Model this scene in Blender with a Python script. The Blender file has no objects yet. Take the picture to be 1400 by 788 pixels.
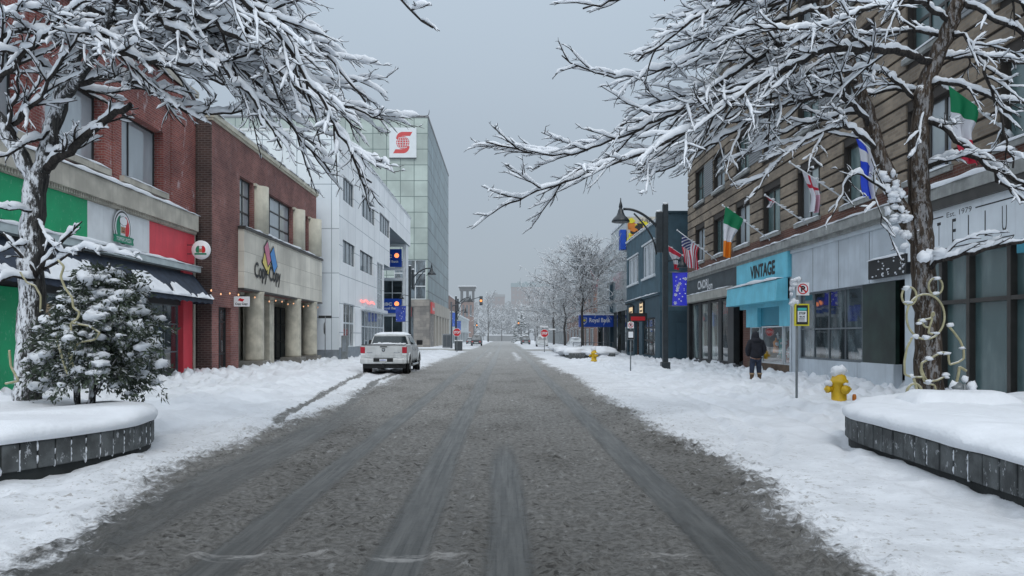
import bpy, math, random
import numpy as np
from mathutils import Vector, Matrix

R = math.radians
col = bpy.context.scene.collection
EYE = 1.65
F = 1050.0            # focal length in photo pixels (photo 1400 wide)
VX, VY = 690.0, 461.0  # where the street's lines meet


def at(px, py, Y):
    return Vector(((px - VX) * Y / F, Y, EYE + (VY - py) * Y / F))


# ------------------------------------------------------------------ noise
_T = np.random.RandomState(7).rand(256, 256)


def vnoise(x, y, s=0):
    x = np.asarray(x, float) + s * 17.31
    y = np.asarray(y, float) + s * 9.77
    xi = np.floor(x).astype(int)
    yi = np.floor(y).astype(int)
    fx, fy = x - xi, y - yi
    fx = fx * fx * (3 - 2 * fx)
    fy = fy * fy * (3 - 2 * fy)
    a, b = xi & 255, (xi + 1) & 255
    c, d = yi & 255, (yi + 1) & 255
    return (_T[a, c] * (1 - fx) + _T[b, c] * fx) * (1 - fy) + (_T[a, d] * (1 - fx) + _T[b, d] * fx) * fy


def fbm(x, y, s=0, o=4):
    t, a, n = 0, 1.0, 0
    for k in range(o):
        t = t + a * vnoise(x * 2 ** k, y * 2 ** k, s + k * 3)
        n += a
        a *= 0.5
    return t / n


def sstep(a, b, x):
    t = np.clip((np.asarray(x, float) - a) / (b - a), 0, 1)
    return t * t * (3 - 2 * t)


# ------------------------------------------------------------------ mesh builder
class MB:
    def __init__(s):
        s.V, s.L, s.T, s.M, s.S = [], [], [], [], []
        s.n = 0
        s.mat = 0

    def add(s, verts, faces, mat=None, smooth=False):
        verts = np.asarray(verts, float).reshape(-1, 3)
        m = s.mat if mat is None else mat
        if isinstance(faces, np.ndarray):
            s.L.append((faces + s.n).ravel())
            s.T.append(np.full(len(faces), faces.shape[1]))
            k = len(faces)
        else:
            s.L.append(np.array([i + s.n for f in faces for i in f]))
            s.T.append(np.array([len(f) for f in faces]))
            k = len(faces)
        s.M.append(np.full(k, m))
        s.S.append(np.full(k, smooth))
        s.V.append(verts)
        s.n += len(verts)
        return s

    def hexa(s, p, mat=None):
        return s.add(p, [(0, 3, 2, 1), (4, 5, 6, 7), (0, 1, 5, 4), (1, 2, 6, 5), (2, 3, 7, 6), (3, 0, 4, 7)], mat)

    def box(s, x0, x1, y0, y1, z0, z1, mat=None):
        return s.hexa([(x0, y0, z0), (x1, y0, z0), (x1, y1, z0), (x0, y1, z0), (x0, y0, z1), (x1, y0, z1), (x1, y1, z1), (x0, y1, z1)], mat)

    def bar(s, a, b, w, h=None, mat=None, up=(0, 0, 1)):
        a, b = Vector(a), Vector(b)
        h = w if h is None else h
        t = (b - a).normalized()
        upv = Vector(up)
        if abs(t.dot(upv)) > .95:
            upv = Vector((1, 0, 0))
        sx = t.cross(upv).normalized() * w / 2
        sy = sx.cross(t).normalized() * h / 2
        p = []
        for c in (a, b):
            p += [c - sx - sy, c + sx - sy, c + sx + sy, c - sx + sy]
        return s.hexa(p, mat)

    def pbox(s, P, u0, u1, v0, v1, w0, w1, mat=None):
        return s.hexa([P(u0, v0, w0), P(u1, v0, w0), P(u1, v0, w1), P(u0, v0, w1), P(u0, v1, w0), P(u1, v1, w0), P(u1, v1, w1), P(u0, v1, w1)], mat)

    def quad(s, a, b, c, d, mat=None):
        return s.add([a, b, c, d], [(0, 1, 2, 3)], mat)

    def tube(s, pts, rad, sides=8, mat=None, cap=True, smooth=True, squash=None, jit=None):
        pts = np.asarray([tuple(p) for p in pts], float)
        n = len(pts)
        rad = np.full(n, rad) if np.isscalar(rad) else np.asarray(rad, float)
        tan = np.gradient(pts, axis=0)
        tan /= np.linalg.norm(tan, axis=1)[:, None] + 1e-9
        ref = np.array([0, 0, 1.0]) if abs(tan[0][2]) < .9 else np.array([1.0, 0, 0])
        side = np.cross(tan[0], ref)
        side /= np.linalg.norm(side) + 1e-9
        ang = np.arange(sides) * 2 * np.pi / sides
        ca, sa = np.cos(ang), np.sin(ang)
        V = np.empty((n, sides, 3))
        for i in range(n):
            side = side - tan[i] * side.dot(tan[i])
            l = np.linalg.norm(side)
            if l < 1e-6:
                side = np.cross(tan[i], [0.3, 0.5, 0.8])
                l = np.linalg.norm(side)
            side = side / l
            up = np.cross(side, tan[i])
            rr = rad[i] * (jit[i] if jit is not None else 1)
            V[i] = pts[i] + (ca[:, None] * side + sa[:, None] * up) * (rr if np.isscalar(rr) else np.asarray(rr)[:, None])
        i = np.arange(n - 1)[:, None] * sides
        j = np.arange(sides)[None, :]
        k = (j + 1) % sides
        Fq = np.stack([i + j, i + k, i + sides + k, i + sides + j], -1).reshape(-1, 4)
        s.add(V.reshape(-1, 3), Fq, mat, smooth)
        if cap:
            s.L.append(np.array(list(range(sides))[::-1] + list(range((n - 1) * sides, n * sides))) + s.n - n * sides)
            s.T.append(np.array([sides, sides]))
            s.M.append(np.full(2, s.mat if mat is None else mat))
            s.S.append(np.full(2, False))
        return s

    def lathe(s, prof, c, sides=16, mat=None, smooth=True, axis=None):
        c = Vector(c)
        ax = Vector((0, 0, 1)) if axis is None else Vector(axis).normalized()
        sx = ax.orthogonal().normalized()
        sy = ax.cross(sx)
        V, n = [], len(prof)
        for r, z in prof:
            for k in range(sides):
                a = 2 * math.pi * k / sides
                V.append(c + ax * z + (sx * math.cos(a) + sy * math.sin(a)) * r)
        Fq = [(i * sides + k, i * sides + (k + 1) % sides, (i + 1) * sides + (k + 1) % sides, (i + 1) * sides + k) for i in range(n - 1) for k in range(sides)]
        s.add(V, Fq, mat, smooth)
        base = s.n - len(V)
        s.L.append(np.array(list(range(sides))[::-1] + list(range((n - 1) * sides, n * sides))) + base)
        s.T.append(np.array([sides, sides]))
        s.M.append(np.full(2, s.mat if mat is None else mat))
        s.S.append(np.full(2, False))
        return s

    def disc(s, P, u, v, w, ru, rv, mat=None, n=28):
        return s.add([P(u + ru * math.cos(2 * math.pi * k / n), v + rv * math.sin(2 * math.pi * k / n), w) for k in range(n)], [tuple(range(n))], mat)

    def poly(s, P, pts, w, mat=None):
        return s.add([P(a, b, w) for a, b in pts], [tuple(range(len(pts)))], mat)

    def blob(s, c, r, seed=0, rough=.25, sub=(9, 7), flat=-1.0, mat=None):
        rx, ry, rz = r if not np.isscalar(r) else (r, r, r)
        nu, nv = sub
        th = np.arange(nu) * 2 * np.pi / nu
        ph = np.linspace(-np.pi / 2, np.pi / 2, nv)
        TH, PH = np.meshgrid(th, ph)
        x, y, z = np.cos(TH) * np.cos(PH), np.sin(TH) * np.cos(PH), np.sin(PH)
        d = 1 + rough * 2 * (vnoise(x * 1.7 + 5, y * 1.7 + z * 1.3 + 5, seed) - .5) + rough * (vnoise(x * 4 + 9, y * 4 + z * 3 + 9, seed + 5) - .5)
        z = np.maximum(z, flat)
        V = np.stack([c[0] + x * d * rx, c[1] + y * d * ry, c[2] + z * d * rz], -1).reshape(-1, 3)
        Fq = [(i * nu + k, i * nu + (k + 1) % nu, (i + 1) * nu + (k + 1) % nu, (i + 1) * nu + k) for i in range(nv - 1) for k in range(nu)]
        return s.add(V, np.array(Fq), mat, True)

    def build(s, name, mats, parent=None, world=True, bevel=0, uv=True):
        me = bpy.data.meshes.new(name)
        V = np.concatenate(s.V) if s.V else np.zeros((0, 3))
        if parent is not None and world:
            o, L = parent, Vector((0, 0, 0))
            while o is not None:
                L = L + o.location
                o = o.parent
            V = V - np.array(L)
        L = np.concatenate(s.L).astype(np.int32)
        T = np.concatenate(s.T).astype(np.int32)
        me.vertices.add(len(V))
        me.vertices.foreach_set('co', V.astype(np.float32).ravel())
        me.loops.add(len(L))
        me.loops.foreach_set('vertex_index', L)
        me.polygons.add(len(T))
        st = np.concatenate([[0], np.cumsum(T)[:-1]]).astype(np.int32)
        me.polygons.foreach_set('loop_start', st)
        me.polygons.foreach_set('material_index', np.concatenate(s.M).astype(np.int32))
        me.polygons.foreach_set('use_smooth', np.concatenate(s.S))
        for m in (mats if isinstance(mats, (list, tuple)) else [mats]):
            me.materials.append(m)
        me.update(calc_edges=True)
        me.validate()
        if uv:
            nr = np.empty(len(me.polygons) * 3, np.float32)
            me.polygons.foreach_get('normal', nr)
            nr = np.abs(nr.reshape(-1, 3))
            T2 = np.empty(len(me.polygons), np.int32)
            me.polygons.foreach_get('loop_total', T2)
            L2 = np.empty(len(me.loops), np.int32)
            me.loops.foreach_get('vertex_index', L2)
            N = np.repeat(nr, T2, axis=0)
            if parent is not None and world:
                W = np.concatenate(s.V)
            else:
                W = V
            C = W[L2] if len(W) > L2.max() else V[L2]
            ax = N.argmax(1)
            U = np.where(ax == 0, C[:, 1], C[:, 0])
            Vv = np.where(ax == 2, C[:, 1], C[:, 2])
            lay = me.uv_layers.new(name='uv')
            lay.data.foreach_set('uv', np.stack([U, Vv], 1).astype(np.float32).ravel())
        ob = bpy.data.objects.new(name, me)
        col.objects.link(ob)
        if parent is not None:
            ob.parent = parent
        if bevel:
            b = ob.modifiers.new('bevel', 'BEVEL')
            b.width = bevel
            b.segments = 2
            b.limit_method = 'ANGLE'
            b.angle_limit = R(40)
        return ob


def tag(o, label=None, cat=None, group=None, kind=None):
    for k, v in (('label', label), ('category', cat), ('group', group), ('kind', kind)):
        if v:
            o[k] = v
    return o


def thing(name, loc, label, cat, group=None):
    o = bpy.data.objects.new(name, None)
    o.empty_display_size = .3
    o.location = loc
    col.objects.link(o)
    return tag(o, label, cat, group)


def copy_tree(o, parent=None):
    c = o.copy()
    col.objects.link(c)
    if parent is not None:
        c.parent = parent
    for ch in list(o.children):
        copy_tree(ch, c)
    return c


# ------------------------------------------------------------------ text (pre-cut glyph meshes)
TEXT = {}


def cut_texts(bodies):
    tmp = []
    for b in bodies:
        cu = bpy.data.curves.new('lettering', 'FONT')
        cu.body = b
        cu.size = 1
        cu.resolution_u = 3
        o = bpy.data.objects.new('lettering', cu)
        col.objects.link(o)
        tmp.append((b, o, cu))
    dg = bpy.context.evaluated_depsgraph_get()
    for b, o, cu in tmp:
        me = bpy.data.meshes.new_from_object(o.evaluated_get(dg))
        v = np.array([tuple(x.co) for x in me.vertices])
        f = [tuple(p.vertices) for p in me.polygons]
        v[:, 0] -= v[:, 0].min()
        TEXT[b] = (v, f)
        bpy.data.meshes.remove(me)
    for b, o, cu in tmp:
        bpy.data.objects.remove(o)
        bpy.data.curves.remove(cu)


cut_texts(['Copy Copy', 'VINTAGE', 'CNORJ', 'om', 'N', 'T', 'E', 'L', 'U', 'Est. 1979', 'Royal Bank', 'RBC', 'STOP', 'P', "TOPPER'S PIZZA", 'BUS', 'Scotiabank', 'CENTRE', 'STREET'])


def text(mb, body, P, u0, v0, w, width, height, d=1, mat=None, bold=0.0):
    """lettering fitted into width x height (metres), its lower left corner at (u0, v0)"""
    v, f = TEXT[body]
    y0, y1 = v[:, 1].min(), v[:, 1].max()
    sx, sy = width / v[:, 0].max(), height / (y1 - y0)
    offs = [(0, 0)] if not bold else [(-bold, 0), (bold, 0), (0, bold), (0, -bold)]
    for k, (a, b) in enumerate(offs):
        mb.add([P(u0 + d * (q[0] * sx + a), v0 + (q[1] - y0) * sy + b, w + .0015 * k) for q in v], f, mat)


# ------------------------------------------------------------------ materials
MAT = {}
HAZE = (.43, .485, .54)
SNOW = (.80, .83, .87)


def nodes(name):
    m = bpy.data.materials.new(name)
    m.use_nodes = True
    nt = m.node_tree
    nt.nodes.clear()
    return m, nt, nt.nodes.new, nt.links.new


def finish(m, nt, sh, haze):
    out = nt.nodes.new('ShaderNodeOutputMaterial')
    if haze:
        # distance haze painted in as emission, thickening down the street
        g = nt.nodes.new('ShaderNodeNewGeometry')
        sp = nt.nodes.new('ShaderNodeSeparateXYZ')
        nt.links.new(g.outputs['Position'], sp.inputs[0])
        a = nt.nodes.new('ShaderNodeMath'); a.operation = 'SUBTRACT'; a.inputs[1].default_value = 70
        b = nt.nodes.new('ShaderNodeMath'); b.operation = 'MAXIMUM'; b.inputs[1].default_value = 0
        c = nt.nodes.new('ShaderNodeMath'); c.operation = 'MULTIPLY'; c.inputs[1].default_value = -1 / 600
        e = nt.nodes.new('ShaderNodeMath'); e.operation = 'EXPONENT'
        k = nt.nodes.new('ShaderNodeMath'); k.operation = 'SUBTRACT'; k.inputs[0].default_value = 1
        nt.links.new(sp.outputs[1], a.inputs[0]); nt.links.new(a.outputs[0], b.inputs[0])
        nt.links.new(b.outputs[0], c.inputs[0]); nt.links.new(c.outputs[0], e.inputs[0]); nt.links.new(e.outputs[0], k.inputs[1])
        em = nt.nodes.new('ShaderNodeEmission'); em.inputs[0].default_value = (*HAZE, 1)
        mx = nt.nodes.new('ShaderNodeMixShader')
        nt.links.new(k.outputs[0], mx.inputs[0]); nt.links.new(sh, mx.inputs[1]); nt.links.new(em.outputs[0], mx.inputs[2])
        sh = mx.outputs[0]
    nt.links.new(sh, out.inputs[0])
    MAT[m.name] = m
    return m


def mixc(nt, fac, a, b, mode='MIX'):
    n = nt.nodes.new('ShaderNodeMix')
    n.data_type = 'RGBA'
    n.blend_type = mode
    for sock, v in ((n.inputs['Factor'], fac), (n.inputs[6], a), (n.inputs[7], b)):
        if hasattr(v, 'is_output'):
            nt.links.new(v, sock)
        elif isinstance(v, (int, float)):
            sock.default_value = v
        else:
            sock.default_value = (*v, 1) if len(v) == 3 else v
    return n.outputs[2]


def math_(nt, op, a, b=None, c=None, clamp=False):
    n = nt.nodes.new('ShaderNodeMath')
    n.operation = op
    n.use_clamp = clamp
    for i, v in enumerate((a, b, c)):
        if v is None:
            continue
        if hasattr(v, 'is_output'):
            nt.links.new(v, n.inputs[i])
        else:
            n.inputs[i].default_value = v
    return n.outputs[0]


def noise_(nt, scale, detail=4, vec=None, rough=.55):
    n = nt.nodes.new('ShaderNodeTexNoise')
    n.inputs['Scale'].default_value = scale
    n.inputs['Detail'].default_value = detail
    n.inputs['Roughness'].default_value = rough
    if vec is not None:
        nt.links.new(vec, n.inputs['Vector'])
    return n.outputs['Fac']


def pos_(nt, scale=(1, 1, 1)):
    g = nt.nodes.new('ShaderNodeNewGeometry')
    m = nt.nodes.new('ShaderNodeMapping')
    m.inputs['Scale'].default_value = scale
    nt.links.new(g.outputs['Position'], m.inputs[0])
    return m.outputs[0]


def ramp_(nt, fac, a, b):
    n = nt.nodes.new('ShaderNodeMapRange')
    n.interpolation_type = 'SMOOTHSTEP'
    nt.links.new(fac, n.inputs[0])
    n.inputs[1].default_value = a
    n.inputs[2].default_value = b
    return n.outputs[0]


def principled(nt, color, rough, metal=0, spec=.5, bump=None, bdist=.01, bstr=.5):
    p = nt.nodes.new('ShaderNodeBsdfPrincipled')
    for k, v in (('Base Color', color), ('Roughness', rough), ('Metallic', metal), ('Specular IOR Level', spec)):
        s = p.inputs[k]
        if hasattr(v, 'is_output'):
            nt.links.new(v, s)
        elif isinstance(v, (int, float)):
            s.default_value = v
        else:
            s.default_value = (*v, 1)
    if bump is not None:
        b = nt.nodes.new('ShaderNodeBump')
        b.inputs['Strength'].default_value = bstr
        b.inputs['Distance'].default_value = bdist
        nt.links.new(bump, b.inputs['Height'])
        nt.links.new(b.outputs[0], p.inputs['Normal'])
    return p


def snow_on(nt, colr, amount, scale=6, lo=.35):
    """snow lying on what faces up, broken by noise"""
    g = nt.nodes.new('ShaderNodeNewGeometry')
    sp = nt.nodes.new('ShaderNodeSeparateXYZ')
    nt.links.new(g.outputs['Normal'], sp.inputs[0])
    nz = noise_(nt, scale, 4, pos_(nt))
    t = math_(nt, 'ADD', sp.outputs[2], math_(nt, 'MULTIPLY', math_(nt, 'SUBTRACT', nz, .5), 1.6))
    f = ramp_(nt, t, lo, lo + .2)
    return mixc(nt, math_(nt, 'MULTIPLY', f, amount), colr, SNOW)


def M(name, base, rough=.6, var=.2, vscale=2.0, bump=.0, bscale=30, metal=0, spec=.5, snow=0, haze=False, streak=0, snowscale=6, snowlo=.35, fleck=0):
    m, nt, N, Lk = nodes(name)
    c = base
    if var:
        n = noise_(nt, vscale, 5, pos_(nt))
        c = mixc(nt, ramp_(nt, n, .3, .72), tuple(x * (1 - var) for x in base), tuple(min(1, x * (1 + var)) for x in base))
    if streak:
        n = noise_(nt, 1.0, 5, pos_(nt, (7, 7, .5)))
        c = mixc(nt, math_(nt, 'MULTIPLY', ramp_(nt, n, .5, .75), streak), c, tuple(x * .45 for x in base))
    if fleck:
        n = noise_(nt, 9, 5, pos_(nt, (1, 1, .6)), .75)
        c = mixc(nt, math_(nt, 'MULTIPLY', ramp_(nt, n, .58, .66), fleck), c, SNOW)
    if snow:
        c = snow_on(nt, c, snow, snowscale, snowlo)
    bh = noise_(nt, bscale, 5, pos_(nt)) if bump else None
    p = principled(nt, c, rough, metal, spec, bh, bump)
    return finish(m, nt, p.outputs[0], haze)


def brick(name, c1, c2, mortar, w=.24, h=.085, haze=False, dust=.0):
    m, nt, N, Lk = nodes(name)
    uvn = N('ShaderNodeUVMap')
    b = N('ShaderNodeTexBrick')
    Lk(uvn.outputs[0], b.inputs[0])
    b.inputs['Color1'].default_value = (*c1, 1)
    b.inputs['Color2'].default_value = (*c2, 1)
    b.inputs['Mortar'].default_value = (*mortar, 1)
    b.inputs['Scale'].default_value = 1
    b.inputs['Mortar Size'].default_value = .010
    b.inputs['Mortar Smooth'].default_value = .2
    b.inputs['Brick Width'].default_value = w
    b.inputs['Row Height'].default_value = h
    n = noise_(nt, .6, 5, pos_(nt))
    c = mixc(nt, 1.0, b.outputs[0], mixc(nt, ramp_(nt, n, .3, .7), (.68, .68, .7), (1.15, 1.12, 1.1)), 'MULTIPLY')
    if dust:
        n2 = noise_(nt, 3.0, 6, pos_(nt, (1, 1, .45)), .7)
        c = mixc(nt, math_(nt, 'MULTIPLY', ramp_(nt, n2, .56, .72), dust), c, SNOW)
    p = principled(nt, c, .85, 0, .25, b.outputs['Fac'], -.006)
    return finish(m, nt, p.outputs[0], haze)


def glass(name, tint, rough=.06, var=.5, vscale=1.2, spec=.8, haze=False, stretch=(1, 1, .35), light=None, metal=0.0):
    """window seen from the street: dim room behind a reflecting pane"""
    m, nt, N, Lk = nodes(name)
    n = noise_(nt, vscale, 4, pos_(nt, stretch))
    hi = light or tuple(min(1, x * (1 + 2.2 * var)) for x in tint)
    c = mixc(nt, ramp_(nt, n, .42, .66), tuple(x * (1 - var) for x in tint), hi)
    wob = noise_(nt, .7, 2, pos_(nt))
    p = principled(nt, c, rough, metal, spec, wob, .02, .10)
    p.inputs['IOR'].default_value = 1.85
    return finish(m, nt, p.outputs[0], haze)


def clear_glass(name, tint=(.9, .95, .95), refl=.0):
    m, nt, N, Lk = nodes(name)
    t = N('ShaderNodeBsdfTransparent'); t.inputs[0].default_value = (*tint, 1)
    g = N('ShaderNodeBsdfGlossy'); g.inputs['Roughness'].default_value = .03
    fr = N('ShaderNodeFresnel'); fr.inputs[0].default_value = 1.5
    f = math_(nt, 'ADD', math_(nt, 'MULTIPLY', fr.outputs[0], .4), refl, None, True)
    mx = N('ShaderNodeMixShader')
    Lk(f, mx.inputs[0]); Lk(t.outputs[0], mx.inputs[1]); Lk(g.outputs[0], mx.inputs[2])
    return finish(m, nt, mx.outputs[0], False)


def emit(name, colr, strength, haze=False):
    m, nt, N, Lk = nodes(name)
    p = principled(nt, colr, .4)
    p.inputs['Emission Color'].default_value = (*colr, 1)
    p.inputs['Emission Strength'].default_value = strength
    return finish(m, nt, p.outputs[0], haze)


def panels(name, base, line, pw, ph, lw=.03, rough=.35, var=.08, spec=.5, metal=0, haze=False, u0=0, v0=0, cellvar=.12, grad=None):
    """cladding in pw x ph metre panels with joint lines; slight change panel to panel"""
    m, nt, N, Lk = nodes(name)
    uvn = N('ShaderNodeUVMap')
    sp = N('ShaderNodeSeparateXYZ')
    Lk(uvn.outputs[0], sp.inputs[0])
    facs, cells = [], []
    for k, (sz, off) in enumerate(((pw, u0), (ph, v0))):
        q = math_(nt, 'DIVIDE', math_(nt, 'SUBTRACT', sp.outputs[k], off - 1000 * sz), sz)
        fr = math_(nt, 'FRACT', q)
        cells.append(math_(nt, 'FLOOR', q))
        d = math_(nt, 'MINIMUM', fr, math_(nt, 'SUBTRACT', 1, fr))
        facs.append(math_(nt, 'LESS_THAN', math_(nt, 'MULTIPLY', d, sz), lw / 2))
    ln = math_(nt, 'MAXIMUM', *facs)
    cb = N('ShaderNodeCombineXYZ')
    Lk(cells[0], cb.inputs[0]); Lk(cells[1], cb.inputs[1])
    wn = N('ShaderNodeTexWhiteNoise'); wn.noise_dimensions = '2D'
    Lk(cb.outputs[0], wn.inputs['Vector'])
    c = mixc(nt, wn.outputs['Value'], tuple(x * (1 - cellvar) for x in base), tuple(min(1, x * (1 + cellvar)) for x in base))
    n = noise_(nt, .35, 5, pos_(nt))
    c = mixc(nt, 1, c, mixc(nt, ramp_(nt, n, .3, .7), (1 - var,) * 3, (1 + var,) * 3), 'MULTIPLY')
    n2 = noise_(nt, 1.0, 5, pos_(nt, (5, 5, .25)))
    c = mixc(nt, math_(nt, 'MULTIPLY', ramp_(nt, n2, .55, .8), .25), c, tuple(x * .6 for x in base))
    c = mixc(nt, ln, c, line)
    p = principled(nt, c, rough, metal, spec, math_(nt, 'SUBTRACT', 1, ln), .01)
    return finish(m, nt, p.outputs[0], haze)

# ------------------------------------------------------------------ material list
def snow_material(name, base=SNOW, bs=9, bd=.045, dirt=0):
    m, nt, N, Lk = nodes(name)
    n = noise_(nt, 1.3, 6, pos_(nt), .6)
    c = mixc(nt, ramp_(nt, n, .3, .7), tuple(x * .9 for x in base), base)
    b = math_(nt, 'ADD', noise_(nt, bs, 6, pos_(nt), .65), math_(nt, 'MULTIPLY', noise_(nt, bs * 6, 3, pos_(nt)), .25))
    p = principled(nt, c, .75, 0, .25, b, bd)
    return finish(m, nt, p.outputs[0], False)


snow_m = snow_material('fresh_snow')
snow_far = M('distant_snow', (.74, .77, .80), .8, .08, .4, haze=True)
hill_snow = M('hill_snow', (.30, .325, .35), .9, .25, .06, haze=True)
red_brick = brick('red_brick', (.29, .088, .074), (.20, .06, .056), (.30, .22, .20), dust=.4)
plum_brick = brick('plum_brick', (.27, .118, .104), (.19, .082, .075), (.27, .2, .185), w=.26, h=.095, dust=.08)
dark_brick = brick('dark_brick', (.085, .055, .05), (.06, .042, .04), (.15, .13, .12), w=.26, h=.095)
far_brick = brick('far_brick', (.26, .13, .09), (.2, .1, .075), (.25, .2, .18), haze=True)
hill_brick = M('hill_brick', (.15, .085, .078), .9, .1, .2, haze=True)
teal_roof = M('teal_roof', (.10, .22, .25), .7, .1, .2, haze=True)
limestone = M('limestone', (.46, .435, .375), .8, .18, 1.2, .01, 20, streak=.35)
cast_stone = M('cast_stone', (.50, .47, .385), .8, .2, 2.0, .015, 45, streak=.2)
plinth_stone = M('plinth_stone', (.22, .21, .19), .85, .2, 4, .02, 30)
travertine = panels('travertine_panels', (.66, .63, .55), (.33, .3, .26), 1.15, .93, .018, .6, .2, .4, cellvar=.10)
cream_trim = M('cream_trim', (.56, .535, .44), .6, .12, 2, streak=.2)
white_clad = panels('white_cladding', (.88, .905, .92), (.33, .38, .42), 2.7, 1.95, .05, .35, .07, .5, cellvar=.03)
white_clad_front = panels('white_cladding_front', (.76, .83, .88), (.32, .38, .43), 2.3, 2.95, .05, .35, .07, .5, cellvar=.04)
white_trim = M('white_trim', (.70, .74, .77), .5, .06, 2)
grey_plinth = M('grey_granite', (.22, .25, .28), .6, .15, 3)
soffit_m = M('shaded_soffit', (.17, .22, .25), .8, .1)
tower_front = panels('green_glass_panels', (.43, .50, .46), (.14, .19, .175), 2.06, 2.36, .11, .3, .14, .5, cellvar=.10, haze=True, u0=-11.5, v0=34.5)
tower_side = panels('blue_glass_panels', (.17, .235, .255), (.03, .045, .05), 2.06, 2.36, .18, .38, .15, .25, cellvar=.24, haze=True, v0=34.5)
rough_stone = brick('rough_granite', (.30, .28, .25), (.2, .19, .175), (.14, .13, .12), w=.9, h=.45, haze=True)
tan_far = M('tan_far', (.37, .34, .29), .8, .1, .5, haze=True)
white_far = M('white_far', (.52, .58, .60), .7, .1, .5, haze=True)
grey_far = M('grey_far', (.20, .21, .22), .7, .15, .5, haze=True)
red_far = M('red_far', (.62, .05, .05), .5, .05, haze=True)
blue_far = M('blue_far', (.03, .11, .5), .5, .05, haze=True)
white_sign_far = M('white_sign_far', (.74, .78, .80), .5, .03, haze=True)
dark_far = M('dark_far', (.05, .06, .07), .5, .1, haze=True)
glass_far = glass('glass_far', (.07, .09, .105), haze=True)
bark_far = M('bark_far', (.045, .042, .040), .9, .2, 3, snow=.85, snowscale=3, snowlo=.40, haze=True)
bark_hill = M('bark_hill', (.13, .138, .15), .9, .3, .1, haze=True)
green_panel = M('green_panel', (.0, .33, .13), .5, .08, 1.5, fleck=.15)
white_panel = M('white_panel', (.70, .73, .75), .5, .08, 1.5, streak=.15)
red_panel = M('red_panel', (.68, .06, .085), .5, .08, 1.5, streak=.15)
steel_rail = M('painted_steel', (.45, .52, .53), .4, .1, 3)
awning_navy = M('awning_navy', (.022, .033, .055), .8, .3, 3, snow=.9, snowscale=5, snowlo=.98)
dark_frame = M('dark_frame', (.025, .028, .03), .45, .2, 3)
bronze_frame = M('bronze_frame', (.045, .042, .038), .45, .2, 3)
grey_frame = M('grey_frame', (.12, .14, .155), .45, .15, 3)
pale_frame = M('pale_frame', (.55, .60, .63), .45, .08, 3)
glass_blind = glass('blind_glass', (.34, .385, .415), .08, .12, .6, .7)
glass_dark = glass('dark_glass', (.022, .030, .034), .05, .5, 1.1, 1.0)
glass_shop = glass('shop_glass', (.040, .052, .058), .03, .5, 1.3, 1.0, light=(.12, .15, .16))
glass_teal = glass('teal_glass', (.085, .15, .155), .25, .2, .9, .6, light=(.15, .22, .225))
glass_blue = glass('office_glass', (.15, .19, .225), .05, .25, .8, .9, light=(.27, .32, .36))
glass_green = glass('curtain_glass', (.22, .30, .30), .06, .2, .8, .8, light=(.33, .40, .40))
glass_grid = panels('curtain_panels', (.30, .35, .37), (.55, .58, .6), 1.5, 3.6, .07, .12, .1, .8, cellvar=.1)
glass_pale = glass('pale_glass', (.13, .165, .17), .04, .3, 1.1, .9, light=(.30, .36, .355))
mortar_dark = M('groove', (.05, .043, .038), .9, .1)
tan_brick = brick('tan_brick', (.315, .262, .20), (.22, .18, .138), (.26, .235, .2), w=.30, h=.10)
stone_ledge = M('stone_ledge', (.29, .30, .29), .8, .2, 3, .01, 30, streak=.3)
charcoal_sign = M('charcoal_sign', (.05, .066, .075), .6, .25, 1.3, streak=.2)
beige_band = M('beige_band', (.34, .34, .31), .7, .15, 2)
turquoise = M('turquoise_paint', (.16, .56, .70), .55, .10, 1.5, streak=.18)
turquoise_dark = M('turquoise_dark', (.035, .24, .33), .55, .1, 1.5)
grey_paint = M('grey_paint', (.50, .555, .605), .55, .12, 1.0, streak=.35)
grey_paint2 = M('pale_grey_paint', (.55, .605, .65), .55, .10, 1.0, streak=.2)
slate_blue = M('slate_blue', (.058, .112, .145), .7, .18, 1.2, .01, 60, streak=.2)
slate_blue2 = M('dark_slate_blue', (.036, .074, .098), .7, .15, 1.2)
rust_brick = brick('rust_brick', (.16, .07, .05), (.11, .05, .04), (.17, .14, .12))
wood_brown = M('brown_wood', (.10, .065, .04), .7, .3, 4)
black_sign = M('black_paint', (.012, .013, .014), .5, .1)
dark_green_board = M('dark_green_board', (.012, .028, .022), .35, .5, 1.6, fleck=.0)
white_paint = M('white_paint', (.78, .80, .82), .5, .04)
rbc_blue = M('sign_blue', (.008, .065, .42), .4, .06)
sky_blue_s = M('logo_blue', (.07, .27, .62), .5, .02)
logo_pink = M('logo_pink', (.62, .20, .30), .5, .02)
logo_yellow = M('logo_yellow', (.74, .60, .17), .5, .02)
logo_brown = M('logo_tan', (.42, .22, .12), .5, .02)
sign_red = M('sign_red', (.60, .02, .03), .45, .06)
sign_green = M('sign_green', (.01, .22, .12), .45, .06)
orange_glow = emit('orange_glow', (1.0, .30, .10), 1.4)
amber_lamp = emit('amber_lamp', (1.0, .36, .10), 1.1)
warm_bulb = emit('warm_bulb', (1.0, .5, .25), 1.0)
poster_glow = emit('lit_poster', (.85, .62, .36), .55)
belfry_m = M('belfry_stone', (.055, .06, .065), .8, .2, .5, haze=True)
sign_yellow = M('sign_yellow', (.62, .55, .03), .5, .05)
sign_teal = M('sign_teal', (.05, .45, .42), .5, .05)
lamp_black = M('lamp_paint', (.022, .030, .036), .4, .25, 5)
galv = M('galvanised', (.20, .22, .23), .45, .15, 4, metal=.3)
hydrant_yellow = M('hydrant_paint', (.66, .42, .012), .45, .12, 5, .004, 60)
marker_orange = M('marker_orange', (.50, .16, .02), .6, .1)
jacket_m = M('navy_parka', (.012, .013, .020), .85, .4, 6, .04, 9)
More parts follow.
